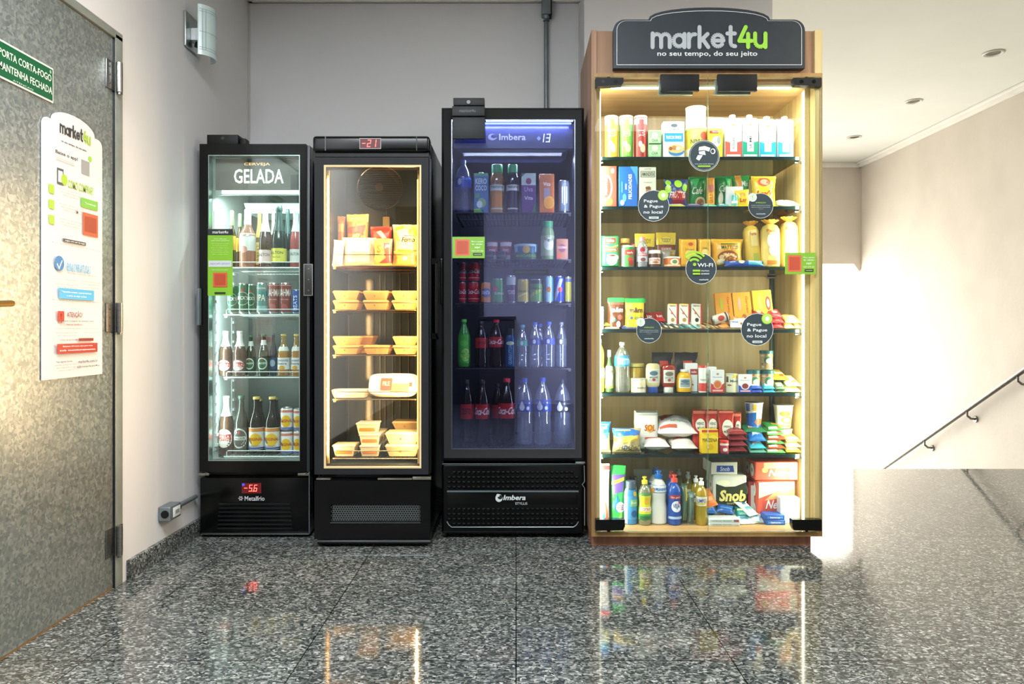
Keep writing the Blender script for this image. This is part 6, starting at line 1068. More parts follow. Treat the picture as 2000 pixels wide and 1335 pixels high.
# ---- cabinet floor
G0 = F0-.03
up(bag, 'detergent_pouch', 'pouch', 'tall white red and blue detergent pouch at the bottom left', 1162, 1192, 907, 'G', '#e4e2e4', [('r', -.5, .90, .5, .97, '#c83a3c'), ('p', [(-.5, .5), (-.1, .62), (-.1, .56), (-.5, .36)], '#2a84b8'), ('t', 'Mi', -.28, .5, .12, .36, '#2a5a9a', 20), ('p', [(.0, .0), (.2, .0), (.12, .35), (-.02, .4)], '#2f78b0'), ('p', [(.22, .0), (.45, .0), (.3, .3), (.15, .45)], '#d05038'), ('r', -.5, .84, .5, .88, '#5a8ab4')], d=.05, D=G0+.02, stand=True, seed=160)
up(bag, 'detergent_pouch', 'pouch', 'tall green and violet detergent pouch', 1193, 1224, 910, 'G', '#2f9448', [('p', [(-.4, .84), (.45, .84), (.3, .55), (-.4, .5)], '#5a4a8e'), ('p', [(-.45, .72), (.4, .80), (.4, .74), (-.45, .66)], '#d8b43a'), ('p', [(-.45, .3), (-.05, .5), (.1, .3), (-.1, .2)], '#2a6aa8'), ('c', .12, .28, .30, .09, '#e2e4e0'), ('t', 'ARIEL', .12, .28, .09, .46, '#c03a48', 0, .2), ('p', [(-.1, .0), (.2, .0), (.25, .2), (.1, .2)], '#7ad04a')], d=.05, D=G0+.045, stand=True, seed=161)
up(bottle, 'blue_cleaner_bottle', 'bottle', 'light blue softener bottle with dark grey cap', 1219, 1245, 938, 'G', 'juice', '#3f86bc', '#4a5a6c', [(.12, .66, '#4a94c8')], [('r', -.48, .02, -.2, .98, '#cfe4f4'), ('r', -.05, .42, .4, .58, '#7fb88a'), ('t', 'Downy', .15, .5, .07, .3, WHT), ('r', .1, .66, .3, .76, '#c8b43c'), ('c', .15, .25, .16, .08, '#2a5a9a')], flat_=.7, D=G0+.012)
up(bottle, 'black_cap_bottle', 'bottle', 'dark bottle with black cap behind the light blue bottle', 1226, 1246, 930, 'G', 'juice', '#28302c', '#1f2422', [(.3, .6, '#3a4a40')], D=G0+.12)
CL = thin('#dfe8cc', 3, 'tinted_plastic', .35, '#a8b08a')
up(bottle, 'spray_cleaner_bottle', 'bottle', 'clear green cleaner bottle with yellow flip cap', 1246, 1272, 930, 'G', 'deterg', CL, '#e0cc30', [(.12, .66, '#3f9a48')], [('r', -.35, .24, .35, .62, '#c8d43a'), ('c', .1, .5, .18, .08, '#e0b02c'), ('r', -.3, .30, .4, .38, '#e4d8cc'), ('t', 'CITRO', .05, .34, .05, .4, '#b8402c'), ('r', -.3, .12, .4, .2, '#2a6a38')], D=G0+.005)
up(bottle, 'bleach_bottle', 'bottle', 'white bleach bottle with blue cap, front of the pair', 1269, 1303, 918, 'G', 'deterg', '#dfe2d8', '#1f6ab8', [(.60, .74, '#1f6a9a')], [('r', -.42, .2, -.3, .72, '#e8d8a0'), ('t', 'Qboa', .05, .67, .07, .5, '#9ab4e0'), ('c', -.3, .64, .1, .04, '#d88a3c')], D=G0+.02)
up(bottle, 'bleach_bottle', 'bottle', 'white bleach bottle with blue cap, half hidden behind', 1265, 1295, 911, 'G', 'deterg', '#d8e0dc', '#2a62b0', [(.60, .74, '#2a6a9a')], D=G0+.15)
up(bottle, 'multi_cleaner_bottle', 'bottle', 'royal blue cleaner bottle with red cap, front', 1303, 1331, 926, 'G', 'deterg', '#1c4c9e', '#d84a40', [(.12, .62, '#1c4c9e')], [('c', 0, .56, .34, .05, '#b0323c'), ('t', 'Uso geral', .0, .56, .05, .45, '#e8dcdc'), ('c', .04, .38, .24, .11, '#dfe6f0'), ('t', 'VEJA', .04, .38, .11, .34, '#1c3a7a', 0, 0, .02), ('c', .2, .46, .06, .03, '#c8303c'), ('r', -.35, .13, .35, .18, '#a8c4e4')], D=G0+.006)
up(bottle, 'multi_cleaner_bottle', 'bottle', 'royal blue cleaner bottle with red cap, just behind', 1300, 1322, 919, 'G', 'deterg', '#1c4c9e', '#c8383c', [], D=G0+.13)
DTC = thin('#ecd83c', 2, 'detergent_plastic', .35, '#d8c81c')
for a, b, yt, D, lb in ((1358, 1381, 933, G0+.004, 'clear yellow dish soap bottle at the front by the door line'), (1349, 1369, 928, G0+.10, 'yellow dish soap bottle, second from the front'), (1334, 1354, 921, G0+.18, 'yellow dish soap bottle, third from the front'), (1316, 1336, 915, G0+.26, 'yellow dish soap bottle at the very back')):
    up(bottle, 'dish_soap_bottle', 'bottle', lb, a, b, yt, 'G', 'deterg', DTC, '#e4e8e0', [(.42, .62, '#d8dccc')], [('t', 'LIMPOL', 0, .53, .08, .6, '#2a3f9a'), ('r', -.4, .45, .4, .48, '#c8b82c')], D=D, group='dish soap bottles')
up(bag, 'scouring_sponge_pack', 'sponge pack', 'dark green scourer in clear wrap left of the dish soap', 1332, 1345, 946, 'G', '#4a5f4a', [('r', -.3, .1, .3, .8, '#55705a'), ('r', .1, .6, .4, .9, '#c8b43a')], d=.05, D=G0+.02, seed=170)
up(bag, 'scouring_sponge_pack', 'sponge pack', 'green black scourer in clear wrap touching the dish soap', 1346, 1358, 962, 'G', '#6a8474', [('r', -.2, .1, .3, .85, '#3f5a52')], d=.05, D=G0+.006, seed=171)
lay('bin_liner_pack', 'plastic bag', 'crumpled clear plastic pack lying behind the bottles', 1236, 1325, .05, .1, 'G', thin('#dfe8e0', 4, 'clear_film', .35, '#c4d0c4'), [], D=G0+.22, dz=Z(922, G0+.25)-SZ['G']-.06, rx=-86, seed=172) if 0 else up(bag, 'bin_liner_pack', 'plastic bag', 'crumpled pale plastic pack standing behind the bottles', 1237, 1322, 917, 'G', '#aebcae', [('r', -.4, .5, .4, .6, '#c4cfc4')], d=.03, D=G0+.32, seed=172)
def rolls_pack(w, h, d, col, items=(), cols=3, rows=1, film='#d8dcd4', end=True):
    """wrapped pack of paper rolls: printed film over bulging rolls, roll ends showing at the side"""
    m = MB(); m.box(-w/2, w/2, -d/2, d/2, 0, h, MC(col), bev=min(w, h, d)*.10, seg=4); art(m, items, w, h, flat(-d/2), .0006, curved=False); q = MB()
    for j in range(rows):
        for i in range(2):
            r = min(d/4, h/rows/2)*.9; cy = -d/4+i*d/2; cz = (j+.5)*h/rows
            V = [(-w/2-.003, cy+rr*math.cos(2*PI*k/18), cz+rr*math.sin(2*PI*k/18)) for rr in (r, r*.35) for k in range(18)]; q.add(V, [(k, (k+1) % 18, (k+1) % 18+18, k+18) for k in range(18)], C('#dfe2dc', 'm')); q.add(V[18:], [tuple(range(18))], C('#9a8c7a', 'm'))
    return {'wrapper': m, 'roll_ends': q}
up(rolls_pack, 'kitchen_towel_pack', 'paper towel pack', 'white paper towel pack with a dark oval and gold lettering', 1392, 1460, 927, 'G', '#d4d8c8', [('p', [(-.42, .26), (-.42, .80), (-.15, .73), (.15, .74), (.48, .84), (.48, .42), (.3, .26), (.05, .20)], '#26301c'), ('c', -.2, .82, .2, .06, '#e4e6c4'), ('t', 'Snob', .08, .53, .26, .78, '#d8d07a', 0, .15, .04), ('t', 'toalhas', .08, .36, .05, .36, '#c8c47a'), ('t', 'folhas', .0, .10, .08, .3, '#3a4030'), ('r', .25, .04, .46, .22, '#b89a7a')], d=.13, D=G0+.12, rows=2)
up(box, 'napkin_pack', 'napkin pack', 'white napkin pack with a blue name strip on the towel pack', 1388, 1441, 902, SZ['G']+(Z(927, G0+.12)-SZ['G'])+.0008, '#d9dfd4', [('p', [(-.3, .2), (.38, .2), (.34, .72), (-.28, .72)], '#1f4aa0'), ('t', 'Snob', .03, .46, .34, .36, '#c8d8ec', 0, .1)], d=.15, D=G0+.125)
up(rolls_pack, 'toilet_roll_pack', 'toilet roll pack', 'red and white toilet roll pack standing at the right', 1477, 1556, 938, 'G', '#d05a44', [('p', [(-.45, .55), (-.45, .95), (.46, .97), (.46, .62), (0, .72)], '#e6d0b4'), ('p', [(-.3, .5), (.46, .6), (.46, .8), (0, .75)], '#dfa06a'), ('t', 'Neve', .0, .40, .22, .5, '#ece4dc', 0, .3, .02), ('r', .0, .04, .2, .24, '#c8a498'), ('c', -.34, .88, .1, .08, '#c4dcd4'), ('c', -.38, .08, .1, .06, '#a8b48a')], d=.14, D=G0+.10, rows=2)
up(rolls_pack, 'toilet_roll_pack', 'toilet roll pack', 'red and white toilet roll pack lying on the standing one', 1473, 1561, 901, SZ['G']+(Z(938, G0+.10)-SZ['G'])+.0008, '#d8644c', [('r', .30, .05, .47, .95, '#e2dcc0'), ('p', [(-.3, .6), (.3, .7), (.3, .95), (-.3, .95)], '#e6a884'), ('t', 'Neve', .08, .40, .36, .5, '#f0ebe4', 0, .3, .02), ('c', -.27, .55, .07, .14, '#d8c86a')], d=.13, D=G0+.10, rows=1)
up(rolls_pack, 'toilet_roll_pack', 'toilet roll pack', 'dark red roll pack in the shade left of the others', 1462, 1476, 940, 'G', '#8a2a2a', [('r', -.2, .1, .3, .9, '#c8c0b4')], d=.10, D=G0+.13, rows=2)
up(box, 'coffee_filter_pack', 'white pack', 'white stacked pack with three grey marks before the rolls', 1524, 1563, 972, 'G', '#e9ece8', [('t', 'lua', -.1, .80, .06, .24, '#8a9494'), ('t', 'lua', -.1, .5, .06, .24, '#8a9494'), ('t', 'lua', -.1, .2, .06, .24, '#8a9494'), ('r', -.45, .64, .45, .66, '#d0d6d2'), ('r', -.45, .34, .45, .36, '#d0d6d2')], d=.05, D=G0+.045)
lay('orange_sachet', 'sachet', 'orange sachet leaning against the towel pack', 1379, 1406, .018, .09, 'G', '#e07a34', [('r', -.3, .3, .3, .5, '#f0a86a')], D=G0+.075, dz=.058, rx=-40, ry=-18, seed=180)
lay('blue_sponge_pack', 'pack', 'bright blue pack under the orange sachet', 1379, 1402, .03, .08, 'G', '#1f68b4', [('t', 'azul', 0, .4, .3, .6, '#9ac8ec')], D=G0+.06, dz=.035, rx=-55, seed=181)
lay('blue_sponge_pack', 'pack', 'deep blue pack slanting below the towel pack', 1400, 1435, .025, .055, 'G', '#2458a0', [('r', -.3, .3, .4, .5, '#4a86c4')], D=G0+.06, dz=.034, rx=-60, ry=14, seed=182)
bh = (Z(1013, G0)-SZ['G'])/2
for k in range(2): prod('flat_white_box', box((1446-1385)/FOC*G0, bh-.0006, .07, '#d9e0de', [('r', -.45, .2, .3, .8, '#b4ccc8'), ('r', .3, .15, .46, .85, '#8a5a68' if k else '#b8c4c4'), ('t', 'creme dental', -.08, .5, .3, .6, '#5a7a84')]), '%s long flat white box lying at the front, bottom right' % ('lower', 'upper')[k], 'box', 'flat white boxes lying at the front', (X(1415, G0), G0+.035, SZ['G']+k*bh))
prod('teal_box', box(.058, .032, .07, '#1f9a8e', [('r', -.4, .1, .4, .6, '#5cc0b4'), ('r', -.5, .75, .5, 1, '#d8e8b0'), ('t', 'sabonete', 0, .35, .3, .6, '#dff0e8')]), 'teal soap box with lime edge behind the flat white boxes', 'box', None, (X(1452, G0+.08), G0+.115, SZ['G']+.026))
prod('soap_box', box(.062, .026, .08, '#1a8a88', [('r', -.4, .2, .4, .7, '#7accc0')]), 'dark teal soap box lying under the lime edged one', 'box', None, (X(1452, G0+.08), G0+.12, SZ['G']))
for k, (x, y, c, rz, ry, lb) in enumerate(((1474, .055, '#dfe4e4', 35, 0, 'white toothpaste tube slanting before the roll packs'), (1470, .045, '#cfe4e8', -28, 0, 'pale aqua card pack slanting at the front'), (1487, .035, '#d8dfc8', 12, 0, 'cream card pack lying beside the blue boxes'), (1462, .015, '#e2ecec', 8, 0, 'white card pack nearest the front glass'))):
    lay('toiletry_pack', 'toiletry pack', lb, x-15, x+15, .017, .10, 'G', c, [('r', -.3, .3, .3, .5, '#5aa4b4'), ('c', 0, .7, .2, .06, '#2a7ab0')], D=G0+y, dz=(.03, .006, 0, 0)[k], rx=-78 if k != 0 else -60, rz=rz, seed=185+k)
for k in range(2): prod('tissue_box', box(.086, .022, .07, '#1f58b0', [('r', -.4, .3, .4, .7, '#4f8ad4'), ('t', 'lenco', 0, .5, .4, .5, '#dfe8f4')]), '%s blue box before the toilet roll packs' % ('lower', 'upper')[k], 'box', 'blue boxes before the roll packs', (X(1515, G0+.02)-.003*k, G0+.053, SZ['G']+.0226*k))

# ================================================================ bottles and cans of the beer fridge
D1 = 3.452
Z1 = [Z(py, Y1+.09)+.0008 for py in (521, 613, 735, 889)]
AMB = '#3a2410'; DG_ = '#0f2a18'
def b1(name, label, x0, x1, yt, sh, *a, D=D1, cat='bottle', fn=bottle, **k): return up(fn, name, cat, label, x0, x1, yt, Z1[sh], *a, D=D, **k)
b1('ale_bottle', 'brown ale bottle with gold green neck foil behind the green tag, left', 445, 461, 411, 0, 'wine', AMB, None, [(.3, .55, '#c8953a')], top=('#7a9a5a', .74))
b1('ale_bottle', 'brown ale bottle with gold green neck foil, second from left', 461, 476, 417, 0, 'wine', AMB, None, [(.3, .55, '#d8a83a')], top=('#6f9a5c', .76), D=D1+.07)
b1('rose_wine_bottle', 'clear rose wine bottle with white cap and white label', 468, 500, 409, 0, 'wine', thin('#f6dfd2', 2.5, 'rose_wine_glass', .25, '#d9a890'), None, [(.28, .58, '#e2e6e2')], [('t', 'ESPECIAL', 0, .53, .03, .5, '#5a6a72'), ('c', -.05, .30, .14, .06, '#c88a80')], top=('#dfe6e4', .74), liquid=('#b8745a', .5), D=D1-.004)
b1('sparkling_wine_bottle', 'sparkling bottle with gold foil neck and gold strip label', 499, 515, 406, 0, 'champ', '#6a5a2e', None, [(.05, .42, '#d8c078')], [('t', 'BRUT', 0, .24, .3, .24, '#8a6a2c', 90)], top=('#cdb86a', .50), D=D1+.03)
b1('sparkling_wine_bottle', 'sparkling bottle with white foil neck and pale pink label', 506, 531, 403, 0, 'champ', '#2e2428', None, [(.06, .28, '#d9c4c4')], [('t', 'SALTON', 0, .2, .05, .6, '#5a4a54')], top=('#dfe3e2', .58), D=D1-.006)
b1('sparkling_wine_bottle', 'dark green sparkling bottle with yellow label', 530, 560, 401, 0, 'champ', '#132a26', None, [(.08, .30, '#d9d858')], [('t', 'SALTON', -.04, .23, .045, .6, '#4a5a3a'), ('t', 'brut', 0, .16, .02, .3, '#6a6a3a')], top=('#27403e', .58), D=D1-.006)
b1('sparkling_wine_bottle', 'dark green sparkling bottle partly hidden by the yellow labelled one', 553, 571, 408, 0, 'champ', '#152c2c', None, [(.1, .3, '#5a6a68')], top=('#3a5654', .58), D=D1+.085)
b1('sparkling_wine_bottle', 'small foiled bottle peeping between the two front sparkling bottles', 527, 541, 414, 0, 'champ', '#3a3030', None, [], top=('#c9c4b8', .60), D=D1+.10)
b1('sparkling_wine_bottle', 'pink sparkling bottle at the right end of the top row', 566, 590, 407, 0, 'champ', '#a0504e', None, [(.08, .30, '#d4dcd8')], [('t', 'SALTON', 0, .22, .05, .5, '#5a5a5a')], top=('#cfdedc', .60), D=D1-.002)
for a, b, yt, D, lb in ((465, 489, 553, D1, 'dark green beer can with a round emblem, front of the left pair'), (445, 466, 557, D1+.01, 'dark green beer can half behind the green tag'), (484, 500, 555, D1+.07, 'dark green beer can showing behind the emblem can')):
    b1('beer_can', lb, a, b, yt, 1, '#14543a', [('c', 0, .5, .36, .22, '#9ab8a8'), ('c', 0, .5, .33, .20, '#14543a'), ('t', "BECK'S", 0, .52, .11, .6, '#cfd9d0'), ('c', 0, .76, .08, .05, '#9a3a34')], fn=can, cat='can', group='dark green beer cans')
b1('beer_can', 'teal beer can beside the red brown pair', 501, 523, 552, 1, '#1f7a74', [('t', 'PATAGONIA', 0, .82, .06, .6, '#cfe0da'), ('t', 'IPA', .05, .52, .2, .44, '#e0e6d8'), ('r', -.5, .06, .5, .26, '#8fb0a8')], fn=can, cat='can')
for k, (a, b) in enumerate(((524, 546), (547, 569))):
    b1('beer_can', 'red brown beer can with white block lettering, %s of two' % ('left', 'right')[k], a, b, 552, 1, '#7c3a34', [('t', 'BRAHMA', .0, .68, .22, .9, '#d8cfca', 0, 0, .02), ('t', 'duplo malte', 0, .46, .06, .5, '#caa89e'), ('c', 0, .22, .2, .1, '#9a5048'), ('r', -.5, .9, .5, .93, '#b88a80')], fn=can, cat='can', D=D1+.0005)
b1('mixed_drink_can', 'blue slim can with vertical white letters at the right end', 570, 588, 565, 1, '#1c4a9a', [('t', 'BEATS', .0, .45, .6, .26, '#d8e2ee', 90)], fn=can, cat='can', D=D1+.0005)
STL = [('c', 0, .24, .32, .115, '#e0dcd2'), ('p', [(-.3, .20), (.3, .20), (.3, .29), (.1, .31), (-.1, .31), (-.3, .29)], '#b03028'), ('t', 'STELLA', 0, .255, .04, .5, '#e8dcd0'), ('t', 'ARTOIS', 0, .215, .03, .4, '#e8dcd0')]
for a, b, yt, D, lb in ((428, 454, 646, D1, 'brown lager bottle with white neck label, left end of third row'), (456, 481, 646, D1, 'brown lager bottle with white neck label, second in third row')):
    b1('lager_bottle', lb, a, b, yt, 2, 'beer', '#3d2c20', '#d8dcd8', [(.12, .36, '#3d2c20'), (.66, .95, '#dfe4e0')], STL, D=D)
HNK = [('c', 0, .30, .30, .14, '#cfd8d0'), ('c', 0, .30, .25, .115, '#1c5a34'), ('t', 'LAGER', 0, .31, .045, .5, '#e0e6e0'), ('c', 0, .40, .05, .02, '#c03a30')]
for a, b, yt, D, lb in ((480, 500, 655, D1+.03, 'small green lager bottle with round label, left one of the third row'), (504, 526, 652, D1, 'small green lager bottle with round label, right one of the third row')):
    b1('green_lager_bottle', lb, a, b, yt, 2, 'beer', DG_, '#1f5a38', [(.14, .44, '#16402a'), (.74, .86, '#cfdcd4')], HNK, D=D)
b1('stout_bottle', 'small dark blue green bottle beside the pale beers', 527, 541, 650, 2, 'beer', '#14283a', '#2a4a5a', [(.15, .42, '#1f3a5a')], [('c', 0, .3, .25, .08, '#8aa0b4')], D=D1+.02)
for a, b, lb in ((542, 566, 'clear golden beer bottle with white and blue label, left'), (568, 589, 'clear golden beer bottle with white and blue label, right end')):
    b1('pale_beer_bottle', lb, a, b, 652, 2, 'beer', thin('#f2dfa8', 2.5, 'clear_beer_glass', .3, '#c8a04a'), '#c8b060', [(.16, .44, '#d8dcd8'), (.60, .70, '#cfd4cc')], [('t', 'Coronita', 0, .38, .06, .7, '#2a3f6a', 0, .2), ('t', 'Extra', 0, .30, .05, .5, '#2a3f6a'), ('c', 0, .2, .16, .05, '#c8983a')], liquid=('#b98424', .62))
b1('lager_bottle', 'large brown lager bottle with tilted white neck foil, bottom row left', 428, 457, 773, 3, 'beer', '#3d2c20', '#d8dcd8', [(.12, .44, '#3d2c20'), (.66, .95, '#dfe4e0')], [('c', 0, .28, .36, .16, '#e0dcd2'), ('r', -.34, .24, .3, .35, '#b03028'), ('t', 'STELLA', -.02, .31, .04, .5, '#e8dcd0'), ('t', 'ARTOIS', -.02, .26, .04, .5, '#e8dcd0')])
b1('green_lager_bottle', 'large green lager bottle with a round label, bottom row', 458, 485, 772, 3, 'beer', '#21302a', '#2a5a40', [(.1, .46, '#2a342e')], [('c', 0, .28, .38, .17, '#c0c8c0'), ('c', 0, .28, .33, .145, '#3a443c'), ('r', -.36, .25, .36, .31, '#c0c8c0'), ('t', 'LAGER', 0, .28, .035, .55, '#2a4a36'), ('c', 0, .38, .05, .02, '#b83a30')])
for k, (a, b) in enumerate(((486, 516), (517, 547))):
    b1('original_beer_bottle', 'dark beer bottle with white, yellow and blue label, %s of the pair' % ('left', 'right')[k], a, b, 774, 3, 'beer', '#15100c', '#c8b05a', [(.09, .47, '#d8dcd4')], [('r', -.5, .40, .5, .46, '#c8843c'), ('c', .05, .26, .26, .11, '#e0b41c'), ('p', [(-.5, .40), (-.1, .22), (-.1, .18), (-.5, .34)], '#3a6a78'), ('t', 'ORIGINAL', .02, .27, .05, .7, '#a8382c', 0, 0, .02), ('t', 'pilsen', 0, .15, .03, .5, '#4a5a9a'), ('r', -.5, .10, .5, .13, '#3a4a8a')])
for k, (a, b, y, dz, lb) in enumerate(((548, 572, 840, 0, 'white beer can with red band, lower front'), (548, 572, 795, 1, 'white beer can with red band, upper front'), (573, 590, 840, 0, 'white beer can at the right end, lower'), (573, 590, 797, 1, 'white beer can at the right end, upper'))):
    zz = (Z(840, D1+.03)-Z1[3]+.001) if dz else 0
    b1('original_beer_can', lb, a, b, y, 3, '#dcdcd8', [('r', -.5, .80, .5, .90, '#c87a6a'), ('c', .05, .42, .26, .26, '#e0b41c'), ('p', [(-.5, .75), (-.1, .42), (-.1, .34), (-.5, .62)], '#4a6a58'), ('t', 'ORIGINAL', .02, .44, .13, .75, '#a8382c', 0, 0, .02), ('r', -.5, .06, .5, .16, '#6a74b0')], fn=can, cat='can', dz=zz, group='white beer cans in two layers')
for k, (a, b, yt, lb) in enumerate(((492, 512, 778, 'dark bottle neck showing behind the left yellow labelled bottle'), (524, 543, 776, 'dark bottle neck showing behind the right yellow labelled bottle'))):
    b1('dark_beer_bottle', lb, a+6, b+6, yt, 3, 'beer', '#15100c', '#8a7a4a', [], D=D1+.12)

# ================================================================ frozen food
D2 = 3.302
Z2 = [Z(py, Y2+.09)+.0008 for py in (518, 604, 692, 778, 893)]
def fz(name, cat, label, x0, x1, yt, sh, col, items=(), D=D2, d=.03, fn=bag, dz=0, **k): return up(fn, name, cat, label, x0, x1, yt, Z2[sh]+dz, col, items, D=D, d=d, **k)
fz('frozen_snack_bag', 'frozen food bag', 'orange and yellow frozen snack bag standing behind, left of centre', 674, 719, 417, 0, '#dc8a3a', [('r', -.5, .86, .5, 1, '#e8b45a'), ('p', [(-.5, .75), (.4, .8), (.4, .6), (-.1, .62), (-.5, .66)], '#c8502c'), ('c', .05, .52, .3, .12, '#e0b468'), ('t', 'NUGGETS', .0, .92, .06, .6, '#fff0c8'), ('t', 'sadia', .1, .55, .14, .5, '#6a2a1c', 0, .2), ('p', [(-.5, .4), (.2, .3), (.45, .2), (-.3, .28)], '#b8442c'), ('c', .25, .35, .2, .1, '#d8a050')], D=D2+.16, d=.05, seed=201)
fz('frozen_snack_bag', 'frozen food bag', 'scarlet frozen snack bag in the middle of the top shelf', 721, 765, 441, 0, '#c23a20', [('p', [(-.2, .86), (.0, .9), (.3, .72), (.1, .70)], '#f0e0c0'), ('p', [(-.5, .6), (.5, .7), (.5, .55), (-.5, .45)], '#d8622c')], D=D2+.15, d=.045, seed=202)
fz('frozen_fries_bag', 'frozen food bag', 'pale yellow frozen potato bag standing at the right', 764, 820, 437, 0, '#e6cf86', [('p', [(-.4, .92), (-.1, .98), (-.1, .9), (-.4, .84)], '#e0902c'), ('c', .3, .82, .2, .1, '#e8c23c'), ('t', 'Forno', .12, .63, .12, .5, '#3a2a1c', 0, .2, .03), ('r', -.05, .72, .3, .735, '#4a3a2c'), ('p', [(-.35, .1), (.35, .1), (.42, .38), (-.3, .40)], '#e08a34'), ('t', 'BATATA', .05, .3, .1, .55, '#f8e8b0'), ('p', [(-.48, .8), (-.35, .8), (-.2, .6), (-.3, .6)], '#d8a83c')], D=D2+.045, d=.05, seed=203)
fz('frozen_dough_bag', 'frozen food bag', 'long cream frozen dough bag lying at the front left', 664, 733, 462, 0, '#efe2b8', [('r', -.4, .3, .4, .5, '#e2cf94'), ('r', -.4, .62, .3, .68, '#f6efd8')], D=D2+.03, d=.07, seed=204)
fz('frozen_dough_bag', 'frozen food bag', 'bright white wrapped bag at the far left of the freezer shelf', 645, 667, 468, 0, '#f0eee6', [('r', -.4, .2, .4, .4, '#e0dccc')], D=D2+.01, d=.05, seed=205, ry=5)
fz('frozen_cheese_bag', 'frozen food bag', 'yellow bag with a red corner between dough and potato bags', 728, 766, 465, 0, '#e8c95c', [('t', 'S', -.2, .62, .3, .28, '#c8842c', 0, 0, .03), ('p', [(.05, .85), (.5, .85), (.5, .1), (-.2, .1), (.2, .3)], '#c8443c'), ('t', 'pao', .3, .7, .14, .26, '#f4dcc8')], D=D2+.02, d=.035, seed=206)
fz('frozen_fries_bag', 'frozen food bag', 'orange bag lying low before the potato bag', 767, 815, 490, 0, '#e08a3a', [('c', 0, .5, .1, .14, '#f4dcb0')], D=D2+.006, d=.03, seed=207)
fz('frozen_snack_bag', 'frozen food bag', 'orange bag at the back left corner of the freezer', 657, 673, 421, 0, '#c87a34', [('r', -.4, .7, .4, .85, '#e0a04a')], D=D2+.18, d=.04, seed=208)
lay('frozen_snack_bag', 'frozen food bag', 'striped orange bag drooping over the cream dough bag', 676, 712, .02, .09, Z2[0], '#e0983c', [('r', -.3, .2, .3, .4, '#f0d8a0')], D=D2+.085, dz=.10, rx=-70, seed=209)
def two(sh, row, yt, y2, D=D2+.006):
    for k, (a, b, lvl, dd, lb) in enumerate(row):
        zz = Z2[sh]; hh = (Z(yt, D)-zz)/2; w_ = (b-a)/FOC*D*.97
        prod('meal_box', clam(w_, hh-.0008, .13, '#c8924e'), lb, 'meal box', 'kraft meal boxes in the freezer', (X((a+b)/2, D+dd), D+dd+.065, zz+lvl*hh))
two(1, [(a, b, l, 0, 'kraft meal box, %s layer, %s of the three piles on the second freezer shelf' % (('lower', 'upper')[l], n)) for l in (0, 1) for a, b, n in ((649, 701, 'left'), (708, 759, 'middle'), (764, 818, 'right'))], 567, 0)
two(2, [(649, 700, 0, 0, 'kraft meal box, lower left on the third freezer shelf'), (649, 700, 1, 0, 'kraft meal box, upper left on the third freezer shelf'), (709, 761, 0, 0, 'kraft meal box alone in the middle of the third freezer shelf'), (766, 817, 0, 0, 'kraft meal box, lower right on the third freezer shelf'), (766, 817, 1, 0, 'kraft meal box, upper right on the third freezer shelf'), (683, 730, 1, .135, 'kraft meal box set back behind the upper left one'), (683, 730, 0, .135, 'kraft meal box set back behind the lower left one')], 656, 0)
def foam(w, h, d, col, items=()):
    m = MB(); s = lambda k, z, b=1: [(x*k, y*k*b, z) for x, y in [(w*(.5-.09*(1-abs(math.cos(a))**.5))*math.copysign(abs(math.cos(a))**.35, math.cos(a)), d*.5*math.copysign(abs(math.sin(a))**.35, math.sin(a))) for a in [2*PI*i/28 for i in range(28)]]]
    R_ = s(.86, 0)+s(.96, h*.5)+s(1, h*.85)+s(.99, h)+s(.93, h)+s(.88, h*.75); F = [tuple(range(27, -1, -1))]
    for q in range(5): F += [(q*28+k, q*28+(k+1) % 28, q*28+28+(k+1) % 28, q*28+28+k) for k in range(28)]
    F.append(tuple(range(140, 168))); m.add(R_, F, MC(col)); S = lambda u, v, e: (u, v-d/2, h*.80+e); art(m, items, w, d, S, .003, curved=False); return {'tray': m}
prod('foam_tray', foam(.165, .035, .10, '#e8dcc0', []), 'cream foam food tray lying flat on the fourth freezer shelf', 'tray', None, (X(684, D2+.05), D2+.06, Z2[3]), 0, 0)
prod('foam_tray', foam(.225, .045, .12, '#efe2c0', [('r', -.26, .25, -.04, .8, '#b84a2c'), ('t', 'FILE', -.15, .55, .2, .14, '#f0c8a8'), ('r', -.03, .18, .32, .8, '#e8c04a'), ('r', -.02, .55, .32, .78, '#f0e0b0'), ('r', .32, .4, .38, .6, '#4a3a2c')]), 'large wrapped foam meat tray tilted up with red and yellow labels', 'tray', None, (X(771, D2+.05), D2+.055, Z2[3]+.006), -140+90+-12, 0, 0) if 0 else None
ft = foam(.222, .045, .105, '#efe2c0', [('r', -.26, .25, -.04, .8, '#b84a2c'), ('t', 'FILE', -.15, .55, .2, .14, '#f0c8a8'), ('r', -.03, .18, .32, .8, '#e8c04a'), ('r', -.02, .55, .32, .78, '#f0e0b0'), ('r', .32, .4, .38, .6, '#4a3a2c')])
prod('foam_tray', ft, 'large wrapped foam meat tray tilted up with red and yellow labels', 'tray', None, (X(771, D2+.05), D2+.05, Z2[3]+.002), 62, 0, 0)
def alu(x0, x1, y0, y1, D, lb, base, fn=tray, col='#cfc3a0', **k):
    w_ = (x1-x0)/FOC*D*.97; h_ = (y1-y0)/FOC*D; return prod('dessert_tub' if fn is tray else 'salad_box', fn(w_, h_-.0006, .10, col, **k), lb, 'food tub', None, (X((x0+x1)/2, D), D+.05, base))
zt_ = Z2[4]; CK = '#c0762e'
alu(648, 694, 869, 892, D2+.004, 'clear topped tub of baked pudding standing alone at the left', zt_, fill=CK, lid='#e6d8b4')
h1 = 21/FOC*D2
for k in range(3): alu((701, 700, 694)[k], (742, 742, 738)[k], 871, 893, D2+.004, 'tub of baked pudding, %s of the stack of three' % ('bottom', 'middle', 'top')[k], zt_+k*22/FOC*D2, fill=CK, lid='#e8dcbc')
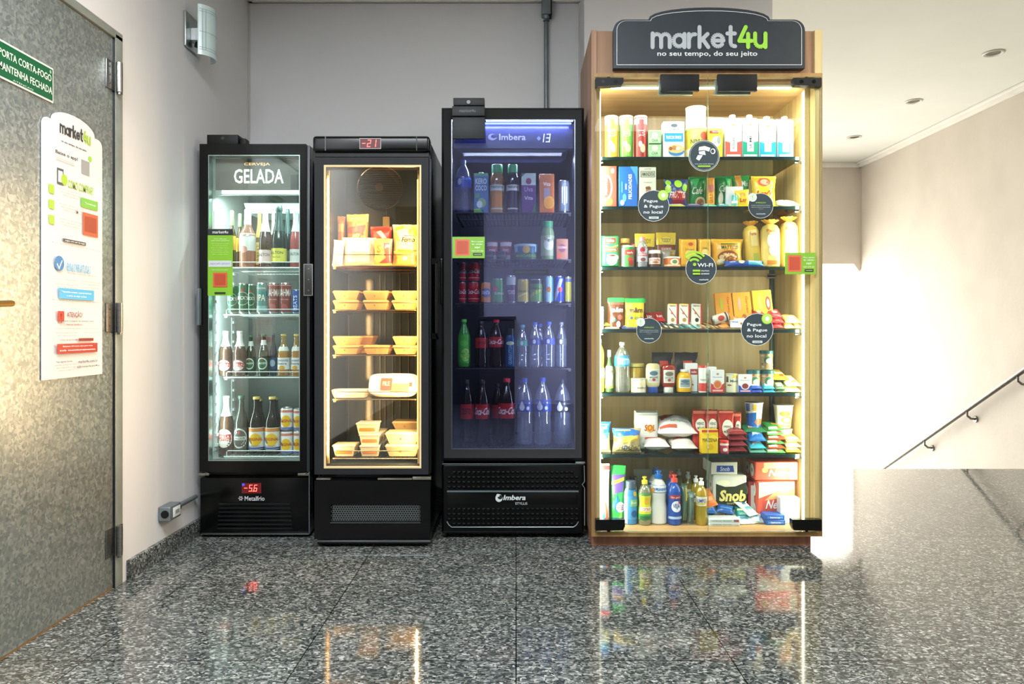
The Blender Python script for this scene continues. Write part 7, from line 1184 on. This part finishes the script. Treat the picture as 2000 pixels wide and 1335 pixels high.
for k in range(2): alu(722, 752, 871, 892, D2+.125, 'tub set back behind the stack of three, %s one' % ('lower', 'upper')[k], zt_+k*22/FOC*D2, fill='#b8702e', lid='#d8c89c')
for k in range(2): alu(751, 820, 868, 892, D2+.004, 'wide kraft salad box, %s of the right pile' % ('lower', 'upper')[k], zt_+k*24/FOC*D2, fn=clam_ if 0 else (lambda w, h, d, col: clam(w, h, d, col)), col='#cbb07c')
alu(765, 820, 868, 886, D2+.125, 'wide kraft salad box set back on the right pile', zt_+2*22/FOC*D2, fn=(lambda w, h, d, col: clam(w, h, d, col)), col='#c0a06a')

# ================================================================ soft drinks
D3 = 3.452
Z3 = [Z(py, Y3+.11)+.0008 for py in (415, 506, 592, 718, 871)]
def s3(fn, name, cat, label, x0, x1, yt, sh, *a, D=D3, **k): return up(fn, name, cat, label, x0, x1, yt, Z3[sh], *a, D=D, **k)
WP = thin('#d8e4f4', 5, 'water_plastic', .16, '#b8c8e0'); WPB = thin('#c8d4ea', 4, 'water_plastic_small', .14, '#a8b8d8')
s3(bottle, 'water_bottle', 'bottle', 'blue capped water bottle at the left end of the top row', 888, 921, 313, 0, 'big', WPB, '#3f7ae0', [(.48, .66, '#2f5ac0')], [('c', -.12, .58, .07, .06, '#dfe8f8')], liquid=('#5a6a9a', .1))
s3(carton, 'coconut_water_carton', 'carton', 'blue and green coconut water carton with white letters', 925, 954, 338, 0, '#2f6fa0', [('r', -.5, .93, .5, 1, '#5cae6a'), ('t', 'KERO', 0, .80, .14, .78, '#eef4f0', 0, 0, .02), ('t', 'COCO', 0, .63, .13, .78, '#eef4f0', 0, 0, .02), ('c', .05, .26, .3, .12, '#8fbf6a'), ('c', -.1, .22, .2, .09, '#e4ece4'), ('r', -.4, .38, -.1, .5, '#4a9e5a'), ('p', [(-.5, 0), (.2, 0), (-.1, .12), (-.5, .1)], '#7fc04a')], d=.05, cap='#e0e8ec')
for a, b, jc, pic, lb in ((957, 985, '#b98a3c', '#d88a1c', 'orange juice bottle with green cap'), (989, 1014, '#1c1428', '#2a2030', 'dark grape juice bottle with green cap')):
    s3(bottle, 'juice_bottle', 'bottle', lb, a, b, 322, 0, 'juice', thin('#efe8e0', 2, 'juice_glass', .4, jc), '#3fa05a', [(.02, .46, jc if jc != '#1c1428' else '#20182c'), (.46, .58, '#e0e0d8')], [('t', 'Natural', 0, .54, .06, .62, '#2f6a38', 0, .1), ('c', 0, .26, .24, .14, pic), ('r', -.3, .08, .3, .11, '#e0d8b8')], liquid=(jc, .75))
s3(carton, 'juice_carton', 'carton', 'purple juice carton with white top', 1018, 1047, 338, 0, '#5a2a6a', [('r', -.5, .70, .5, 1, '#c8d4c8'), ('c', .0, .80, .2, .08, '#8a3a5a'), ('p', [(-.5, .9), (-.2, 1), (-.5, 1)], '#3f7a4a'), ('t', 'Uva', 0, .60, .12, .6, '#c8a8d8'), ('t', 'Vita', 0, .38, .09, .6, '#e8e4ec'), ('p', [(.2, .0), (.5, 0), (.5, .3)], '#3f6a3a')], d=.05)
s3(carton, 'juice_carton', 'carton', 'orange juice carton with a pictured orange slice', 1053, 1083, 337, 0, '#c8722c', [('r', -.35, .30, .35, .92, '#b86a38'), ('t', 'Vita', 0, .72, .09, .5, '#e8e0d8'), ('r', -.2, .35, .2, .62, '#9a8a94'), ('c', .15, .26, .36, .16, '#e8b04a'), ('c', .15, .26, .30, .13, '#e0962c'), ('c', .2, .06, .2, .06, '#c85a28')], d=.05)
s3(can, 'energy_drink_can', 'can', 'pale silver energy drink can at the right of the top row', 1090, 1113, 353, 0, '#6a7480', [('r', -.14, .3, -.08, .8, '#e4e8ec'), ('r', -.02, .25, .04, .8, '#e4e8ec'), ('r', .1, .3, .16, .8, '#e4e8ec')])
for k, (a, b) in enumerate(((950, 973), (976, 1000))):
    s3(cup, 'yogurt_cup', 'cup', '%s small white cup with red lid on the second row' % ('left', 'right')[k], a, b, 472, SH2 if 0 else 1, '#d8d4d4', [('r', -.5, .3, .5, .75, '#b05a5c'), ('t', 'grego', 0, .5, .2, .4, '#f0e4e4')], lid='#b84a50', D=D3+.06)
for k, (a, b) in enumerate(((944, 966), (968, 991))):
    s3(cup, 'dark_dessert_cup', 'cup', '%s low dark dessert cup before the red lidded cups' % ('left', 'right')[k], a, b, 491, 1, '#3a3f44', [('t', 'chandelle', 0, .5, .3, .7, '#8a8f94')], lid='#5a5f66')
s3(tin, 'margarine_tub', 'tub', 'wide blue and green margarine tub', 1004, 1051, 478, 1, '#2a6a8a', [('r', -.5, .0, .5, .45, '#1f5a3a'), ('c', 0, .65, .1, .25, '#d8a83a'), ('r', -.4, .5, -.25, .9, '#8ac0d8'), ('r', .25, .5, .4, .9, '#8ac0d8'), ('t', 'MARGARINA', 0, .25, .18, .6, '#8fc86a')], lid='#a8c4cc', lidh=.16)
s3(bottle, 'green_juice_bottle', 'bottle', 'squat green yogurt bottle with bulbous cap on the second row', 1056, 1083, 432, 1, 'juice', '#7f9a6a', '#4aa06a', [(.1, .62, '#a8b48a')], [('c', .05, .4, .25, .16, '#dfe4cc'), ('t', 'Vigor', .05, .5, .1, .4, '#3a4a3a')])
s3(box, 'small_juice_box', 'box', 'small orange brown drink box at the right of the second row', 1086, 1110, 466, 1, '#a0684a', [('c', 0, .55, .3, .2, '#7a3a4a'), ('t', 'TODDYNHO', 0, .58, .12, .8, '#e8c8a8'), ('r', -.4, .1, -.1, .25, '#d8553c')], d=.04)
cc = Z(551, D3+.03)-Z3[2]+.0006
for a, b, lb in ((896, 911, 'slim red cola can at the left end'), (914, 937, 'red cola can with white script')):
    for l in (0, 1):
        s3(can, 'cola_can', 'can', lb+(', lower of two', ', stacked upper')[l], a, b, (551, 513)[l], 2, '#b01e24', [('t', 'Coca-Cola', 0, .55, .22, .8, '#ecdcdc', 0, .25), ('r', -.5, .2, .5, .23, '#d8a0a0')], dz=cc*l, group='stacked cola cans')
for a, b, yt, c, it, lb in ((939, 960, 551, '#d07a24', [('c', 0, .5, .3, .22, '#2a4f9a'), ('t', 'FANTA', 0, .5, .18, .5, '#f0ece0')], 'short orange soda can'),
    (961, 985, 544, '#1c8a38', [('c', -.18, .58, .16, .14, '#b8303a'), ('t', 'GUARANA', .1, .4, .1, .6, '#e0ece0')], 'green soda can with a red emblem'),
    (989, 1008, 538, '#3a1a3c', [('r', -.5, .66, .5, .95, '#b8c0bc'), ('t', 'roxo', 0, .4, .16, .5, '#c8b0c8')], 'slim dark purple and white can'),
    (1010, 1034, 545, '#c8b43a', [('t', 'tonica', 0, .5, .12, .7, '#5a5a2a', 0, .3), ('p', [(-.3, .3), (.3, .5), (.3, .44), (-.3, .24)], '#e8dc8a')], 'yellow tonic can'),
    (1035, 1060, 545, '#6aa04a', [('p', [(-.5, .3), (.5, .75), (.5, .6), (-.5, .15)], '#c8c84a'), ('t', 'citrus', 0, .62, .1, .6, '#2a3a2a', 0, .3), ('r', -.5, .8, .5, .95, '#3a4a4a')], 'green and yellow striped can'),
    (1062, 1081, 539, '#3a8aa8', [('r', -.2, .05, .2, .95, '#a8d0d8'), ('c', 0, .5, .14, .1, '#d8802c')], 'slim aqua energy drink can'),
    (1083, 1102, 539, '#1f3a9a', [('p', [(-.5, .1), (.0, .9), (.25, .9), (-.25, .1)], '#a8b0bc'), ('c', .05, .5, .16, .09, '#c83a2c')], 'slim blue and silver energy drink can'),
    (1103, 1117, 540, '#a8a02a', [('r', -.5, .8, .5, .92, '#4a5a8a')], 'slim yellow can at the right end')):
    s3(can, 'drink_can', 'can', lb+' in the middle row', a, b, yt, 2, c, it)
CLA = '#140a08'
s3(bottle, 'lime_soda_bottle', 'bottle', 'bright green lime soda bottle with a pictured lime slice', 894, 919, 623, 3, 'pet', '#3f9a3a', '#5ad04a', [(.1, .68, '#4ab83c')], [('c', .1, .26, .26, .13, '#b8e06a'), ('c', .1, .26, .21, .105, '#7fd04a'), ('c', .0, .5, .2, .06, '#6ad04a'), ('p', [(.1, .26), (.28, .33), (.28, .31)], '#d8f09a'), ('p', [(.1, .26), (.0, .35), (.02, .36)], '#d8f09a')])
for a, b, yt, cp, lb in ((928, 953, 627, '#1a1412', 'dark cola bottle with black cap and red label'), (955, 984, 624, '#c8283a', 'dark cola bottle with red cap and white script')):
    s3(bottle, 'cola_bottle', 'bottle', lb, a, b, yt, 3, 'coke', CLA, cp, [(.42, .64, '#b01c22')], [('t', 'Coca-Cola', 0, .54, .1, .9, '#f0e6e6', 0, .3)] if yt == 624 else [('t', 'zero', 0, .53, .06, .4, '#2a0a0a')])
s3(bottle, 'energy_bottle', 'bottle', 'deep blue drink bottle with vertical letters', 986, 1007, 641, 3, 'juice', '#1a4a78', '#1c2228', [(.04, .62, '#16446e')], [('t', 'GUARAVITON', 0, .33, .5, .2, '#9ac0dc', 90), ('c', 0, .62, .25, .05, '#c8cfae')])
for a, b, yt, cp, lc, lb in ((1009, 1032, 634, '#2f9aa8', '#3aa08a', 'clear water bottle with teal cap and teal label'), (1033, 1057, 629, '#3a5ac8', '#2a3f8a', 'clear water bottle with a white drop on dark blue label'), (1060, 1084, 628, '#3a6ae0', '#4a5ac0', 'clear water bottle with blue cap next to the last'), (1086, 1107, 629, '#8a8f94', '#5a5f58', 'clear water bottle with grey label at the right end')):
    s3(bottle, 'water_bottle', 'bottle', lb+' of the fourth row' if 'last' not in lb else 'clear water bottle with blue cap, second from right in fourth row', a, b, yt, 3, 'pet', WP, cp, [(.50, .64, lc)], [('c', -.05, .57, .08, .05, '#e0e8f4')])
s3(bottle, 'water_bottle', 'bottle', 'blue capped water bottle standing behind the white drop one', 1044, 1066, 632, 3, 'pet', WPB, '#3a6ad8', [], D=D3+.10)
for a, b, yt, cp, z_, lb, D in ((898, 926, 741, '#1a1412', 1, 'large cola bottle with dark cap and plain red label at the left', D3), (928, 957, 741, '#1a1412', 0, 'large cola bottle with dark cap and white script label', D3), (973, 1007, 738, '#d0303a', 0, 'large cola bottle with red cap and wide script label', D3-.004), (960, 984, 748, '#1a1412', 2, 'large cola bottle set back between the script labelled ones', D3+.12)):
    s3(bottle, 'cola_bottle', 'bottle', lb, a, b, yt, 4, 'coke', CLA, cp, [(.40, .63, '#b01c22')], [('t', 'Coca-Cola', 0, .52, .11, .86, '#f0e6e6', 0, .3, .015)] if z_ == 0 else [('t', 'zero', 0, .52, .1, .4, '#3a0c0c')] if z_ == 1 else [], D=D)
for a, b, yt, cp, lc, lb, D in ((1009, 1041, 738, '#2f62c8', '#1c3a8a', 'large water bottle with a white drop on blue label, left one', D3), (1043, 1077, 737, '#2f5ac0', '#1f4096', 'large water bottle with a white drop on blue label, middle one', D3), (1081, 1116, 740, '#1c2430', '#15181e', 'large water bottle with black label at the right end', D3), (1004, 1026, 742, '#2450b0', '#1c3a8a', 'large water bottle half hidden behind the red capped cola', D3+.12)):
    s3(bottle, 'large_water_bottle', 'bottle', lb, a, b, yt, 4, 'big', WP, cp, [(.50, .68, lc)], [('c', -.12, .57, .11, .05, '#e4eaf2'), ('p', [(-.2, .60), (-.12, .67), (-.04, .60)], '#e4eaf2'), ('c', .12, .555, .06, .028, '#dfe6f0')], D=D, liquid=('#1c3a4c', .34) if 0 else None)
